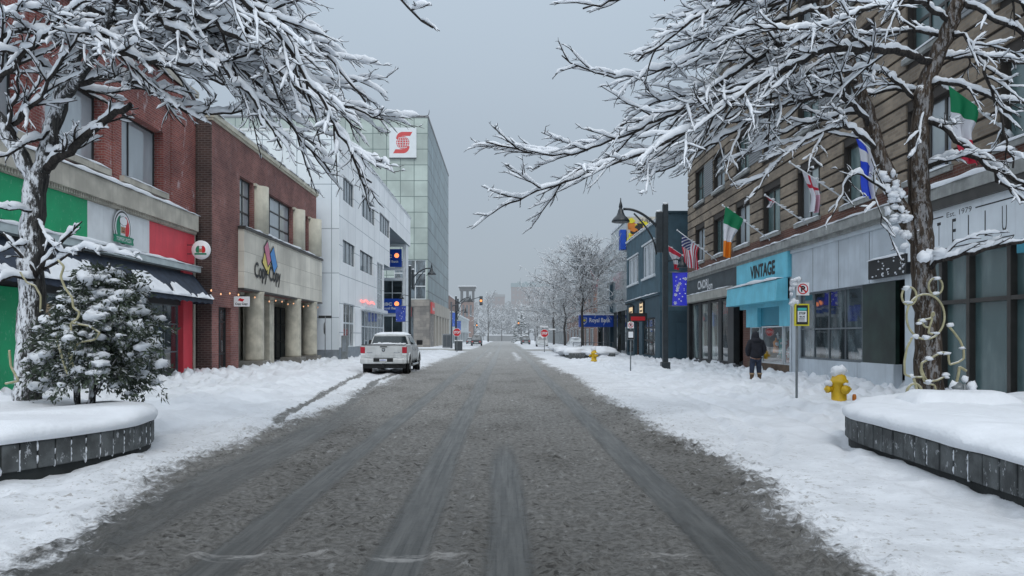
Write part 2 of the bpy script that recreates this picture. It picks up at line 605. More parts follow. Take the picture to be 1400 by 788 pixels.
jeans_m = M('blue_jeans', (.022, .032, .060), .85, .3, 8, .006, 60)
boot_m = M('brown_boots', (.10, .062, .035), .8, .2, 8)
fur_m = M('boot_cuff', (.34, .24, .15), .9, .2, 20, .01, 80)
skin_m = M('skin', (.45, .27, .2), .6, .05)
concrete = M('concrete_block', (.085, .093, .095), .85, .4, 4, .02, 35, snow=.0, fleck=.5, streak=.4)
concrete_dark = M('dark_concrete', (.022, .026, .026), .8, .3, 4, .01, 30)  # very dark concrete for planter base course and bench slab
rope_light = M('rope_light', (.36, .335, .20), .4, .2, 10, snow=.6, snowscale=10, snowlo=.5)
needle_m = M('conifer_needles', (.046, .064, .042), .8, .5, 4, snow=.55, snowscale=5, snowlo=.60)
truck_white = M('truck_paint', (.62, .645, .65), .3, .12, 3, streak=.42, spec=.6)
tyre_m = M('tyre_rubber', (.015, .015, .016), .8, .2, 8)
chrome = M('chrome', (.62, .65, .67), .18, .1, 3, metal=.9)
tail_red = M('tail_lamp', (.42, .012, .03), .15, .1)
glass_car = glass('car_glass', (.02, .03, .035), .04, .4, 2.0, 1.0)
fascia_white = M('fascia_white', (.68, .73, .77), .55, .08, 1, streak=.22)


# ------------------------------------------------------------------ sky, sun, camera
SUN_EL, SUN_ROT = R(48), R(170)
w = bpy.data.worlds.new('World')
bpy.context.scene.world = w
w.use_nodes = True
nt = w.node_tree
nt.nodes.clear()
sky = nt.nodes.new('ShaderNodeTexSky')
sky.sky_type = 'NISHITA'
sky.sun_disc = False
sky.sun_elevation = SUN_EL
sky.sun_rotation = SUN_ROT
sky.air_density = 1.5
sky.dust_density = 6
bg1 = nt.nodes.new('ShaderNodeBackground')
bg1.inputs[1].default_value = .05
nt.links.new(sky.outputs[0], bg1.inputs[0])
tc = nt.nodes.new('ShaderNodeTexCoord')
sp = nt.nodes.new('ShaderNodeSeparateXYZ')
nt.links.new(tc.outputs['Generated'], sp.inputs[0])
cr = nt.nodes.new('ShaderNodeValToRGB')
els = cr.color_ramp.elements
els[0].position, els[0].color = 0.0, (.385, .445, .50, 1)
els[1].position, els[1].color = 1.0, (1.25, 1.36, 1.48, 1)
for p_, c_ in ((.06, (.395, .46, .525, 1)), (.2, (.42, .495, .58, 1)), (.42, (.50, .595, .70, 1)), (.6, (1.0, 1.12, 1.26, 1))):
    e_ = els.new(p_)
    e_.color = c_
nt.links.new(sp.outputs[2], cr.inputs[0])
cl = noise_(nt, 1.6, 4, tc.outputs['Generated'], .5)
cmul = mixc(nt, ramp_(nt, cl, .3, .7), (.965, .965, .97), (1.03, 1.03, 1.025))
ccol = mixc(nt, 1.0, cr.outputs[0], cmul, 'MULTIPLY')
bg2 = nt.nodes.new('ShaderNodeBackground')
bg2.inputs[1].default_value = 1.07
nt.links.new(ccol, bg2.inputs[0])
mxs = nt.nodes.new('ShaderNodeMixShader')
mxs.inputs[0].default_value = .88
nt.links.new(bg1.outputs[0], mxs.inputs[1])
nt.links.new(bg2.outputs[0], mxs.inputs[2])
wo = nt.nodes.new('ShaderNodeOutputWorld')
nt.links.new(mxs.outputs[0], wo.inputs[0])

sl = bpy.data.lights.new('sun', 'SUN')
sl.energy = .85
sl.angle = R(25)
sl.color = (1, .97, .93)
so = bpy.data.objects.new('sun', sl)
d = Vector((math.sin(SUN_ROT) * math.cos(SUN_EL), math.cos(SUN_ROT) * math.cos(SUN_EL), math.sin(SUN_EL)))
so.rotation_euler = d.to_track_quat('Z', 'Y').to_euler()
so.location = (0, -10, 40)
col.objects.link(so)

cam = bpy.data.cameras.new('camera')
cam.sensor_width = 36
cam.lens = 36 * F / 1400
cam.shift_x = (700 - VX) / 1400
cam.shift_y = (VY - 394) / 1400
cam.clip_end = 4000
cam.clip_start = .1
co = bpy.data.objects.new('camera', cam)
co.location = (0, 0, EYE)
co.rotation_euler = (R(90), 0, 0)
col.objects.link(co)
sc = bpy.context.scene
sc.camera = co
sc.render.engine = 'CYCLES'
sc.view_settings.view_transform = 'Standard'
sc.view_settings.look = 'None'
sc.view_settings.exposure = 0
sc.view_settings.gamma = 1
sc.cycles.use_denoising = True
sc.cycles.max_bounces = 6
sc.cycles.diffuse_bounces = 3
sc.cycles.glossy_bounces = 3
sc.cycles.transparent_max_bounces = 8
sc.cycles.caustics_reflective = False
sc.cycles.caustics_refractive = False


# ------------------------------------------------------------------ ground: road, sidewalks, fields beyond
def edge_l(Z):
    return -3.85 + .6 * (fbm(np.asarray(Z) * .22, np.asarray(Z) * 0 + 3, 2) - .5) * 2 - .35 * sstep(12, 24, Z) + .55 * sstep(10, 6, Z)


def edge_r(Z):
    return 2.5 + .55 * (fbm(np.asarray(Z) * .25, np.asarray(Z) * 0 + 9, 4) - .5) * 2 - .35 * sstep(10, 6, Z)


def road_fields(X, Z):
    """slush (0 snow .. 1 slush) and track (0 rough .. 1 rubbed smooth by tyres)"""
    wob = .22 * (fbm(Z * .12, X * 0 + 1, 11) - .5)
    wig = .5 * (fbm(X * 1.6, Z * .55, 21) - .5)
    s = sstep(-1.15, .75, (X + wig) - edge_l(Z)) * sstep(-1.0, .7, edge_r(Z) - (X + wig))
    t = np.zeros_like(X)
    for c, wd, amp, z0, z1 in ((1.70, .24, 1.0, 0, 400), (.02, .22, .9, 0, 15), (-.80, .25, .95, 0, 400), (-2.08, .22, .95, 0, 400), (-3.3, .45, .75, 0, 24), (-.42, .10, .5, 0, 60), (.9, .14, .35, 0, 60)):
        a = amp * (1 - sstep(z1 * .6, z1, Z)) * (.55 + .45 * fbm(Z * .35, X * 1.5, 31, 3))
        t = np.maximum(t, a * np.exp(-((X + wob - c) / wd) ** 4))
    for cx, wd in (((np.interp(Z, [13.5, 15.2, 19.9, 27, 34], [-3.9, -4.45, -4.95, -5.65, -6.1])), .17), ((np.interp(Z, [15, 20.6, 28, 34], [-3.4, -3.95, -4.7, -4.75])), .2)):
        k = np.exp(-((X + wob * .6 - cx) / wd) ** 4) * sstep(12.5, 15, Z) * (1 - sstep(32, 36, Z)) * (.62 + .45 * fbm(X * 3, Z * .8, 41))
        s = np.maximum(s, .85 * k)
        t = np.maximum(t, .6 * k)
    # snow left lying between the wheel tracks farther up the street, and the cross street
    isl = np.exp(-((X - .95 + .5 * (fbm(Z * .3, X * .5, 53) - .5)) / .40) ** 2) * sstep(36, 60, Z) * (.46 + .14 * fbm(Z * .09, X * 1.2, 51, 3)) * (1 - sstep(80, 90, Z))
    isl = np.maximum(isl, np.exp(-((X + 1.45 + .4 * (fbm(Z * .3, X * .5, 57) - .5)) / .3) ** 2) * sstep(42, 70, Z) * (.15 + .5 * fbm(Z * .09, X * 1.2, 58, 3)) * (1 - sstep(80, 90, Z)))
    s = s * (1 - np.clip(isl, 0, .85))
    x2 = sstep(86, 90, Z) * (1 - sstep(100, 104, Z))
    s = np.maximum(s, x2 * .95)
    return s, t


def ground_h(X, Z):
    s, t = road_fields(X, Z)
    a = np.abs(X)
    near = 1 - sstep(60, 110, Z)
    h = .10 * sstep(6.2, 7.6, a) + .045 * (1 - s)
    h = h + near * ((fbm(X * 1.1, Z * .9, 61) - .5) * .10 * sstep(3.6, 5.5, a + .8 * (X > 0)))
    lum = fbm(X * 5.5, Z * 4.2, 71, 4)
    lum2 = np.maximum(0, fbm(X * 13, Z * 9, 75, 3) - .48) * 2
    rough = (1 - .93 * t)
    h = h + near * s * rough * (.034 * (lum - .4) + .055 * lum2)
    # churned edge between slush and snow
    edge = 4 * s * (1 - s)
    h = h + near * edge * (.075 * lum2 + .05 * (lum - .4))
    h = h - .028 * t * s
    # shovelled windrow at the curb and lumps along the shop fronts
    wl = np.exp(-((a - 6.9 - .3 * (fbm(Z * .5, X * 0, 81) - .5)) / .75) ** 2) * (.05 + .20 * fbm(X * 2.2, Z * 1.7, 85, 3) ** 2)
    h = h + near * wl * sstep(13, 17, Z)
    ln = np.maximum(0, fbm(X * 3.2, Z * 2.6, 91, 3) - .46) * .75
    h = h + near * ln * (sstep(8.8, 9.6, a) * (1 - sstep(10.0, 10.8, a)) * .5 + sstep(10.6, 11.3, a) * .62 + .35 * sstep(5.6, 6.4, a))
    # beaten path on the sidewalks
    h = h - near * .07 * np.exp(-((a - 9.5) / 1.0) ** 4) * (.6 + .4 * fbm(X * 2.5, Z * 2.2, 95))
    # trodden snow and faint sweeping ruts in the parking lane
    rut = np.sin((a * 1.0 + .11 * (Z - 10) + .7 * fbm(X * .5, Z * .3, 97)) * 6.5)
    pits = np.maximum(0, fbm(X * 4.2, Z * 3.4, 111, 2) - .52)
    h = h - near * pits * .38 * sstep(4.2, 5.5, a) * (1 - s) * (.35 + .65 * sstep(.45, .6, fbm(X * .6, Z * .35, 113)))
    h = h + near * (1 - s) * (.2 + 1.5 * sstep(.38, .64, fbm(X * .55, Z * .4, 151, 3))) * (.034 * (fbm(X * 9, Z * 7, 117, 3) - .5) + .10 * (fbm(X * 2.4, Z * 1.9, 119, 4) - .5) * sstep(3.2, 4.6, a))
    for off in (0, .62, 1.7, 2.2):
        cx = np.interp(Z, [9, 11, 12.5, 17.5, 23.4, 34], [2.4, 3.2, 3.75, 4.5, 4.8, 4.95]) + off * (1 - .4 * sstep(14, 26, Z)) + .1 * (fbm(Z * .6, X * 0, 141) - .5)
        h = h - near * .060 * np.exp(-((X - cx) / .10) ** 2) * (1 - s) * sstep(9, 11, Z) * (.4 + fbm(Z * .4, X, 143))
        h = h + near * .022 * np.exp(-((X - cx - .17) / .07) ** 2) * (1 - s) * sstep(9, 11, Z)
    h = h + near * .026 * rut * sstep(3.4, 4.4, a) * (1 - sstep(6.3, 7, a)) * (1 - s)
    return h


def ground_sheet(name, xs, zs, mat):
    X, Z = np.meshgrid(xs, zs)
    H = ground_h(X, Z)
    s, t = road_fields(X, Z)
    mb = MB()
    n, k = X.shape[1], X.shape[0]
    i = np.arange(k - 1)[:, None] * n
    j = np.arange(n - 1)[None, :]
    Fq = np.stack([i + j, i + j + 1, i + n + j + 1, i + n + j], -1).reshape(-1, 4)
    mb.add(np.stack([X, Z, H], -1).reshape(-1, 3), Fq, 0, True)
    o = mb.build(name, mat, uv=False)
    spt = sstep(-2.6, .2, X - edge_l(Z)) * sstep(-2.8, .2, edge_r(Z) - X)
    spt = np.clip(spt * (.5 + 1.0 * fbm(X * .8, Z * .5, 131)), 0, 1)
    for nm, f in (('slush', s), ('track', t), ('spatter', spt)):
        at_ = o.data.attributes.new(nm, 'FLOAT', 'POINT')
        at_.data.foreach_set('value', f.astype(np.float32).ravel())
    return tag(o, kind='structure')


def road_material():
    m, nt, N, Lk = nodes('street_snow_and_slush')
    a = N('ShaderNodeAttribute'); a.attribute_name = 'slush'
    b = N('ShaderNodeAttribute'); b.attribute_name = 'track'
    P = pos_(nt)
    fine = noise_(nt, 16, 6, P, .7)
    mid = noise_(nt, 3.2, 5, P, .65)
    st = noise_(nt, 1.0, 6, pos_(nt, (14, .7, 1)), .65)
    # slush colour: wet grey brown, lighter crumbs, darker rubbed tracks
    rough_c = mixc(nt, ramp_(nt, fine, .34, .66), (.115, .111, .102), (.27, .266, .252))
    mac = noise_(nt, .55, 4, pos_(nt, (1, .5, 1)), .6)
    rough_c = mixc(nt, math_(nt, 'MULTIPLY', ramp_(nt, mid, .52, .72), .40), rough_c, (.105, .102, .094))
    pit_shade = noise_(nt, 13, 4, pos_(nt, (.8, 1.25, 1)), .62)
    rough_c = mixc(nt, math_(nt, 'MULTIPLY', ramp_(nt, mac, .45, .68), .5), rough_c, (.10, .094, .083))
    rough_c = mixc(nt, math_(nt, 'MULTIPLY', ramp_(nt, math_(nt, 'ADD', pit_shade, math_(nt, 'MULTIPLY', math_(nt, 'SUBTRACT', mac, .5), .35)), .57, .64), .85), rough_c, (.034, .031, .026))  # shade of small pits painted into the slush colour
    white = noise_(nt, 7, 6, pos_(nt, (1, .55, 1)), .75)
    rough_c = mixc(nt, math_(nt, 'MULTIPLY', ramp_(nt, white, .57, .68), .6), rough_c, (.46, .465, .46))
    brown = noise_(nt, 23, 4, P, .6)
    rough_c = mixc(nt, math_(nt, 'MULTIPLY', ramp_(nt, brown, .62, .70), .5), rough_c, (.075, .052, .034))
    track_c = mixc(nt, ramp_(nt, st, .35, .7), (.085, .088, .084), (.165, .168, .16))
    ln_ = noise_(nt, 1.0, 4, pos_(nt, (38, .35, 1)), .6)
    track_c = mixc(nt, math_(nt, 'MULTIPLY', ramp_(nt, ln_, .54, .62), .6), track_c, (.045, .047, .046))
    tf = ramp_(nt, math_(nt, 'ADD', b.outputs['Fac'], math_(nt, 'MULTIPLY', math_(nt, 'SUBTRACT', fine, .5), .8)), .3, .62)
    sl_c = mixc(nt, tf, rough_c, track_c)
    sp0 = N('ShaderNodeSeparateXYZ'); Lk(P, sp0.inputs[0])
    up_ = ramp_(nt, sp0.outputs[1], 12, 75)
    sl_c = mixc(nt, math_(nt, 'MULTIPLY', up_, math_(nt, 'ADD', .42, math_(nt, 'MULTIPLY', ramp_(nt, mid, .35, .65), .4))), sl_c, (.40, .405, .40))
    near_dim = nt.nodes.new('ShaderNodeMapRange'); Lk(sp0.outputs[1], near_dim.inputs[0]); near_dim.inputs[1].default_value = 5; near_dim.inputs[2].default_value = 17; near_dim.inputs[3].default_value = .45; near_dim.inputs[4].default_value = 1  # foreground darkening painted into the slush colour, fading out up the street
    sl_c = mixc(nt, 1.0, sl_c, near_dim.outputs[0], 'MULTIPLY')
    # snow: clean, with grey spatter near the slush
    n3 = noise_(nt, .8, 6, P, .6)
    sn = mixc(nt, ramp_(nt, n3, .3, .7), tuple(x * .80 for x in SNOW), tuple(x * .96 for x in SNOW))
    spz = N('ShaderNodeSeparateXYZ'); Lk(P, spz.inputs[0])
    near_grey = math_(nt, 'MULTIPLY', ramp_(nt, noise_(nt, 2.2, 6, P, .7), .40, .62), ramp_(nt, math_(nt, 'MULTIPLY', spz.outputs[1], -1), -16, -5))
    sn = mixc(nt, math_(nt, 'MULTIPLY', near_grey, .5), sn, (.47, .49, .515))  # foreground shade painted into the snow colour, broken up by noise
    spat = noise_(nt, 11, 6, P, .7)
    sa = N('ShaderNodeAttribute'); sa.attribute_name = 'spatter'
    near = sa.outputs['Fac']
    sn = mixc(nt, math_(nt, 'MULTIPLY', math_(nt, 'MULTIPLY', ramp_(nt, spat, .57, .63), near), .8), sn, (.25, .235, .21))
    sn = mixc(nt, math_(nt, 'MULTIPLY', near, .16), sn, (.42, .415, .405))
    f = math_(nt, 'ADD', a.outputs['Fac'], math_(nt, 'MULTIPLY', math_(nt, 'SUBTRACT', fine, .5), .9))
    f = math_(nt, 'ADD', f, math_(nt, 'MULTIPLY', math_(nt, 'SUBTRACT', mid, .5), .9))
    f = ramp_(nt, f, .30, .70)
    c = mixc(nt, f, sn, sl_c)
    # worn crosswalk paint showing through the slush
    sp = N('ShaderNodeSeparateXYZ'); Lk(P, sp.inputs[0])
    zb = math_(nt, 'LESS_THAN', math_(nt, 'ABSOLUTE', math_(nt, 'SUBTRACT', sp.outputs[1], 5.78)), .09)
    pn = noise_(nt, 1, 6, pos_(nt, (3.0, 9, 1)), .8)
    bl = noise_(nt, 1, 2, pos_(nt, (1.3, .05, 1)), .5)
    pf = math_(nt, 'MULTIPLY', zb, math_(nt, 'MULTIPLY', ramp_(nt, pn, .44, .60), ramp_(nt, bl, .45, .58)))
    c = mixc(nt, math_(nt, 'MULTIPLY', pf, .5), c, (.34, .335, .325))
    rgh = nt.nodes.new('ShaderNodeMapRange')
    Lk(math_(nt, 'MULTIPLY', tf, f), rgh.inputs[0]); rgh.inputs[3].default_value = .78; rgh.inputs[4].default_value = .55
    bh = math_(nt, 'ADD', fine, math_(nt, 'MULTIPLY', noise_(nt, 60, 3, P), .4))
    bh = math_(nt, 'MULTIPLY', bh, math_(nt, 'SUBTRACT', 1, math_(nt, 'MULTIPLY', tf, .75)))
    p = principled(nt, c, rgh.outputs[0], 0, .4, bh, .022, .8)
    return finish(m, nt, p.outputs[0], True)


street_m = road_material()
zs = [1.6]
while zs[-1] < 330:
    zs.append(zs[-1] * 1.0068)
zs = np.array(zs)
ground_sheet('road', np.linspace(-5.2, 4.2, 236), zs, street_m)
zs2 = [1.6]
while zs2[-1] < 330:
    zs2.append(zs2[-1] * 1.0055)
zs2 = np.array(zs2)
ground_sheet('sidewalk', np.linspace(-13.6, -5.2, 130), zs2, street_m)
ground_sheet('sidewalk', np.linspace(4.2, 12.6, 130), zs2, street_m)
g = MB()
g.quad((-1500, -60, -.06), (1500, -60, -.06), (1500, 3000, -.06), (-1500, 3000, -.06))
tag(g.build('ground', snow_far), kind='structure')
# the rise at the end of the street
hx, hz = np.meshgrid(np.linspace(-420, 420, 120), np.linspace(325, 900, 70))
hh = 20 * sstep(325, 640, hz) * (.75 + .5 * fbm(hx * .006, hz * .006, 5)) + 3 * fbm(hx * .03, hz * .03, 8) * sstep(325, 380, hz) - .05


def hill_h(x, y):
    return float(20 * sstep(325, 640, y) * (.75 + .5 * fbm(np.array(x) * .006, np.array(y) * .006, 5)) + 3 * fbm(np.array(x) * .03, np.array(y) * .03, 8) * sstep(325, 380, y)) - .05


mb = MB()
n, k = hx.shape[1], hx.shape[0]
i = np.arange(k - 1)[:, None] * n
j = np.arange(n - 1)[None, :]
mb.add(np.stack([hx, hz, hh], -1).reshape(-1, 3), np.stack([i + j, i + j + 1, i + n + j + 1, i + n + j], -1).reshape(-1, 4), 0, True)
tag(mb.build('hill', hill_snow, uv=False), kind='structure')


# ------------------------------------------------------------------ facade helpers
def left_wall(X):
    return lambda u, v, w=0.0: (X + w, u, v)


def right_wall(X):
    return lambda u, v, w=0.0: (X - w, u, v)


def front_wall(Y):
    return lambda u, v, w=0.0: (u, Y - w, v)


def facade(mb, P, u0, u1, v0, v1, op=(), depth=.22, mat=None, rmat=None):
    us = sorted({u0, u1, *[x for o in op for x in o[:2]]})
    vs = sorted({v0, v1, *[x for o in op for x in o[2:4]]})
    us = [u for u in us if u0 <= u <= u1]
    vs = [v for v in vs if v0 <= v <= v1]
    for a, b in zip(us, us[1:]):
        for c, d_ in zip(vs, vs[1:]):
            mu, mv = (a + b) / 2, (c + d_) / 2
            if any(o[0] < mu < o[1] and o[2] < mv < o[3] for o in op):
                continue
            mb.quad(P(a, c), P(b, c), P(b, d_), P(a, d_), mat)
    rm = mat if rmat is None else rmat
    for a, b, c, d_ in op:
        for q in (((a, c), (b, c)), ((b, c), (b, d_)), ((b, d_), (a, d_)), ((a, d_), (a, c))):
            mb.quad(P(*q[0], 0), P(*q[1], 0), P(*q[1], -depth), P(*q[0], -depth), rm)


rnd = random.Random(5)


def window(parent, P, u0, u1, v0, v1, cols, rows, fm, gm, depth=.2, fw=.07, mw=.045, name='window', pane='pane', rowsplit=None, tilt=.004):
    """frame with bars, and the panes behind it as its sub-part; cols/rows are numbers or lists of fractions"""
    mb = MB()
    w0, w1 = -depth, -depth + .06
    mb.pbox(P, u0, u1, v0, v0 + fw, w0, w1)
    mb.pbox(P, u0, u1, v1 - fw, v1, w0, w1)
    mb.pbox(P, u0, u0 + fw, v0 + fw, v1 - fw, w0, w1)
    mb.pbox(P, u1 - fw, u1, v0 + fw, v1 - fw, w0, w1)
    cs = [k / cols for k in range(1, cols)] if isinstance(cols, int) else list(cols)
    rs = [k / rows for k in range(1, rows)] if isinstance(rows, int) else list(rows)
    cu = [u0 + (u1 - u0) * c for c in cs]
    cv = [v0 + (v1 - v0) * r for r in rs]
    for c in cu:
        mb.pbox(P, c - mw / 2, c + mw / 2, v0 + fw, v1 - fw, w0 + .005, w1 - .005)
    for r in cv:
        mb.pbox(P, u0 + fw, u1 - fw, r - mw / 2, r + mw / 2, w0 + .008, w1 - .008)
    o = mb.build(name, fm, parent)
    g = MB()
    ue, ve = [u0] + cu + [u1], [v0] + cv + [v1]
    for a, b in zip(ue, ue[1:]):
        for c, d_ in zip(ve, ve[1:]):
            t = [rnd.uniform(-tilt, tilt) for _ in range(4)]
            g.quad(P(a, c, w0 + .02 + t[0]), P(b, c, w0 + .02 + t[1]), P(b, d_, w0 + .02 + t[2]), P(a, d_, w0 + .02 + t[3]))
    g.build(pane, gm, o)
    return o


def snowcap(mb, P, u0, u1, w0, w1, v, th=.1, seed=0, step=.12, mat=None, v1=None):
    """ragged ridge of snow lying on a ledge"""
    n = max(3, int((u1 - u0) / step))
    us = np.linspace(u0, u1, n)
    prof = [(0, 0), (.02, .6), (.15, .95), (.5, 1.0), (.85, .95), (1.03, .55), (1.0, 0)]
    V = []
    for k, u in enumerate(us):
        e = min(1, .3 + 4 * min(k, n - 1 - k) / n)
        h = th * (.55 + .9 * vnoise(u * 1.7, seed, seed)) * e
        ov = 1 + .25 * (float(vnoise(u * 2.3, 4, seed + 3)) - .5)
        vv = v if v1 is None else v + (v1 - v) * (u - u0) / (u1 - u0)
        for a, b in prof:
            V.append(P(u, vv + b * h, w0 + (w1 - w0) * (a if a < .5 else a * ov)))
    m = len(prof)
    i = np.arange(n - 1)[:, None] * m
    j = np.arange(m - 1)[None, :]
    mb.add(V, np.stack([i + j, i + j + 1, i + m + j + 1, i + m + j], -1).reshape(-1, 4), mat, True)


def roof_back(mb, x0, x1, y0, y1, z, mat=None):
    mb.quad((x0, y0, z), (x1, y0, z), (x1, y1, z), (x0, y1, z), mat)

# ================================================================== LEFT SIDE
# ---- red brick pizzeria building
XR = -12.87
P = left_wall(XR)
b = thing('restaurant_building', (XR, 25, 0), 'red brick restaurant building with green, white and red storefront sign band and snowy navy awning', 'building')
ops = [(17.3, 20.5, 7.05, 9.35), (21.5, 24.7, 7.05, 9.35), (25.8, 28.95, 7.05, 9.35)]
mb = MB()
facade(mb, P, 13, 32.0, 6.6, 11.6, ops, .45)
mb.box(XR - 14, XR, 31.98, 32.0, 0, 11.6)
mb.box(XR - 14, XR, 13, 13.02, 0, 11.6)
mb.box(XR - .05, XR + .0, 31.6, 31.99, 0, 6.6)
for a, c in ((16.9, 17.0), (20.75, 20.85), (25.2, 25.3), (29.6, 29.75)):   # shallow brick pilaster strips
    mb.pbox(P, a, c, 7.0, 11.2, .003, .05)
mb.build('wall', red_brick, b)
r = MB()
roof_back(r, XR - 14, XR + .1, 13, 32.0, 11.6)
r.pbox(P, 13, 32.05, 11.6, 11.85, -.3, .12)
r.build('roof', limestone, b)
for o in ops:
    window(b, P, *o, [.37], [], dark_frame, glass_blind, .4, .07, .06)
    s = MB()
    s.pbox(P, o[0] - .15, o[1] + .15, 6.86, 7.05, -.1, .16)
    s.mat = 1
    snowcap(s, P, o[0] - .1, o[1] + .1, .0, .17, 7.05, .06, int(o[0]))
    s.build('window_sill', [limestone, snow_m], b)
mb = MB()
mb.pbox(P, 13, 31.55, 5.98, 6.62, -.1, .30)
mb.pbox(P, 31.55, 31.75, 5.98, 6.62, -.1, .2)
mb.pbox(P, 13, 31.62, 5.84, 5.98, -.1, .12)
for k in range(150):
    u = 13 + k * .124
    mb.pbox(P, u, u + .066, 5.86, 5.976, .12, .22)
mb.mat = 1
snowcap(mb, P, 13, 31.7, -.02, .34, 6.62, .13, 3)
mb.build('cornice', [limestone, snow_m], b)
fas = MB()
for k, (a, c) in enumerate(((17.5, 23.5), (23.5, 27.6), (27.6, 31.62))):
    fas.pbox(P, a, c, 4.66, 5.83, -.05, .10, k)
fas.build('sign_band', [green_panel, white_panel, red_panel], b)
# oval emblem: tricolour field, chef's hat and ribbon
e = MB()
u, v = 25.55, 5.28
e.disc(P, u, v, .16, .60, .60, 0)
e.disc(P, u, v, .164, .55, .55, 1)
e.disc(P, u, v, .168, .50, .50, 0)
n = 14
for sgn, m_ in ((-1, 2), (1, 3)):
    pts = [(u + sgn * .16, v - .40)] + [(u + sgn * .44 * math.cos(t), v + .44 * math.sin(t)) for t in np.linspace(-.95, .95, n)] + [(u + sgn * .16, v + .40)]
    e.poly(P, pts, .172, m_)
e.pbox(P, u - .13, u + .13, v - .18, v + .05, .173, .18, 4)
e.pbox(P, u - .17, u + .17, v + .03, v + .14, .173, .185, 0)
for q, rr in ((-.12, .12), (.0, .15), (.12, .12)):
    e.disc(P, u + q, v + .22, .187 + q * .01, rr + .012, rr + .012, 1)
for q, rr in ((-.12, .12), (.0, .15), (.12, .12)):
    e.disc(P, u + q, v + .22, .191 + q * .01, rr, rr, 0)
e.disc(P, u - .05, v - .04, .184, .022, .022, 1)
e.disc(P, u + .05, v - .04, .184, .022, .022, 1)
e.pbox(P, u - .07, u + .07, v - .13, v - .10, .184, .188, 1)
e.pbox(P, u - .58, u + .58, v - .52, v - .27, .19, .21, 5)
e.poly(P, [(u - .58, v - .55), (u - .70, v - .50), (u - .64, v - .40), (u - .70, v - .27), (u - .58, v - .30)], .2, 5)
e.poly(P, [(u + .58, v - .55), (u + .70, v - .50), (u + .64, v - .40), (u + .70, v - .27), (u + .58, v - .30)], .2, 5)
text(e, "TOPPER'S PIZZA", P, u - .5, v - .46, .214, 1.0, .13, 1, 0)
e.build('emblem', [white_paint, black_sign, sign_green, sign_red, logo_brown, sign_green], b)
a_ = MB()
a_.pbox(P, 13.5, 31.75, 4.30, 4.52, 0, .32)
a_.mat = 1
snowcap(a_, P, 13.5, 31.75, .0, .36, 4.52, .11, 8)
a_.build('awning_housing', [steel_rail, snow_m], b)
# awning
aw = MB()
us = np.linspace(13.8, 31.6, 90)
V = []
for u in us:
    sag = .03 * math.sin(u * 4.1)
    for q in np.linspace(0, 1, 7):
        V.append(P(u, 4.22 - 1.0 * q - .05 * math.sin(q * 3.14) + sag * q, .05 + .82 * q))
    V.append(P(u, 2.98 + .05 * abs(math.sin(u * 5.2)), .87))
n, k = 8, len(us)
i = np.arange(k - 1)[:, None] * n
j = np.arange(n - 1)[None, :]
aw.add(V, np.stack([i + j, i + j + 1, i + n + j + 1, i + n + j], -1).reshape(-1, 4), 0, True)
aw.add([P(31.6, 4.22, .05), P(31.6, 3.2, .87), P(31.6, 3.0, .87), P(31.6, 3.0, .05)], [(0, 1, 2, 3)])
ab = aw.build('awning', awning_navy, b)
s = MB()
rr = random.Random(12)
us = np.linspace(14, 31.55, 300)
Vs = []
for u in us:
    top_ = .86 - .60 * float(sstep(.36, .66, fbm(np.array(u * .95), np.array(2.0), 31, 3))) + .55 * (float(fbm(np.array(u * 4.1), np.array(3.0), 33, 3)) - .5)
    top_ = min(.98, max(.05, top_))
    for q in np.linspace(0, 1, 9):
        tt = top_ + (1.02 - top_) * q
        th_ = .07 * (min(1, 6 * q) ** .5) * (.5 + .9 * float(fbm(np.array(u * 2.2), np.array(tt * 3), 35, 3))) * min(1, (1.0 - top_) * 4)
        Vs.append(P(u, 4.20 - 1.0 * tt + th_, .08 + .82 * tt + th_ * .5))
    Vs.append(P(u, 3.19, .93))
i = np.arange(len(us) - 1)[:, None] * 10
j = np.arange(9)[None, :]
s.add(Vs, np.stack([i + j, i + j + 1, i + 11 + j, i + 10 + j], -1).reshape(-1, 4), 0, True)
s.build('snow', snow_m, ab)
# storefront
mb = MB()
mb.pbox(P, 13, 31.6, 2.9, 4.66, -.25, -.05)
mb.pbox(P, 20.8, 30.2, .05, .42, -.3, -.06)
mb.build('storefront_wall', dark_frame, b)
for (c, d_) in ((20.9, 22.6), (22.7, 24.4), (24.5, 26.3), (26.4, 28.1), (28.2, 30.6)):
    window(b, P, c, d_, .42 if d_ < 30 else .2, 2.92, 2, [.32, .72], grey_frame, glass_shop, .2, .06, .05, 'shop_window')
mb = MB()
mb.pbox(P, 30.62, 31.5, .0, 4.66, -.2, .06)
mb.build('red_pilaster', red_panel, b)
mb = MB()
mb.pbox(P, 18.6, 20.85, .0, 2.95, -.2, .05)
mb.build('green_pilaster', green_panel, b)
mb = MB()
mb.pbox(P, 31.72, 31.9, 0, 6.2, -.02, .03)
mb.build('downpipe', limestone, b)

# ---- round projecting sign of the restaurant
Y0 = 30.9
c = at(275, 342, Y0)
t = thing('hanging_sign', (c.x, Y0, c.z), 'round white hanging sign with green and red emblem on the restaurant corner', 'sign')
Q = front_wall(Y0)
mb = MB()
mb.lathe([(.0, -.06), (.36, -.06), (.38, -.03), (.38, .03), (.36, .06), (0, .06)], c, 32, 0, True, (0, 1, 0))
mb.build('sign_disc', white_paint, t)
mb = MB()
u, v = c.x, c.z
for sg, m_ in ((-1, 0), (1, 1)):
    pts = [(u + sg * .06, v - .12)] + [(u + sg * .2 * math.cos(q), v + .2 * math.sin(q)) for q in np.linspace(-.6, .9, 8)] + [(u + sg * .06, v + .16)]
    mb.poly(Q, pts, .064, m_)
mb.pbox(Q, u - .06, u + .06, v - .1, v + .03, .062, .066, 2)
mb.disc(Q, u, v + .09, .0665, .075, .06, 3)
mb.disc(Q, u, v + .09, .069, .06, .05, 4)
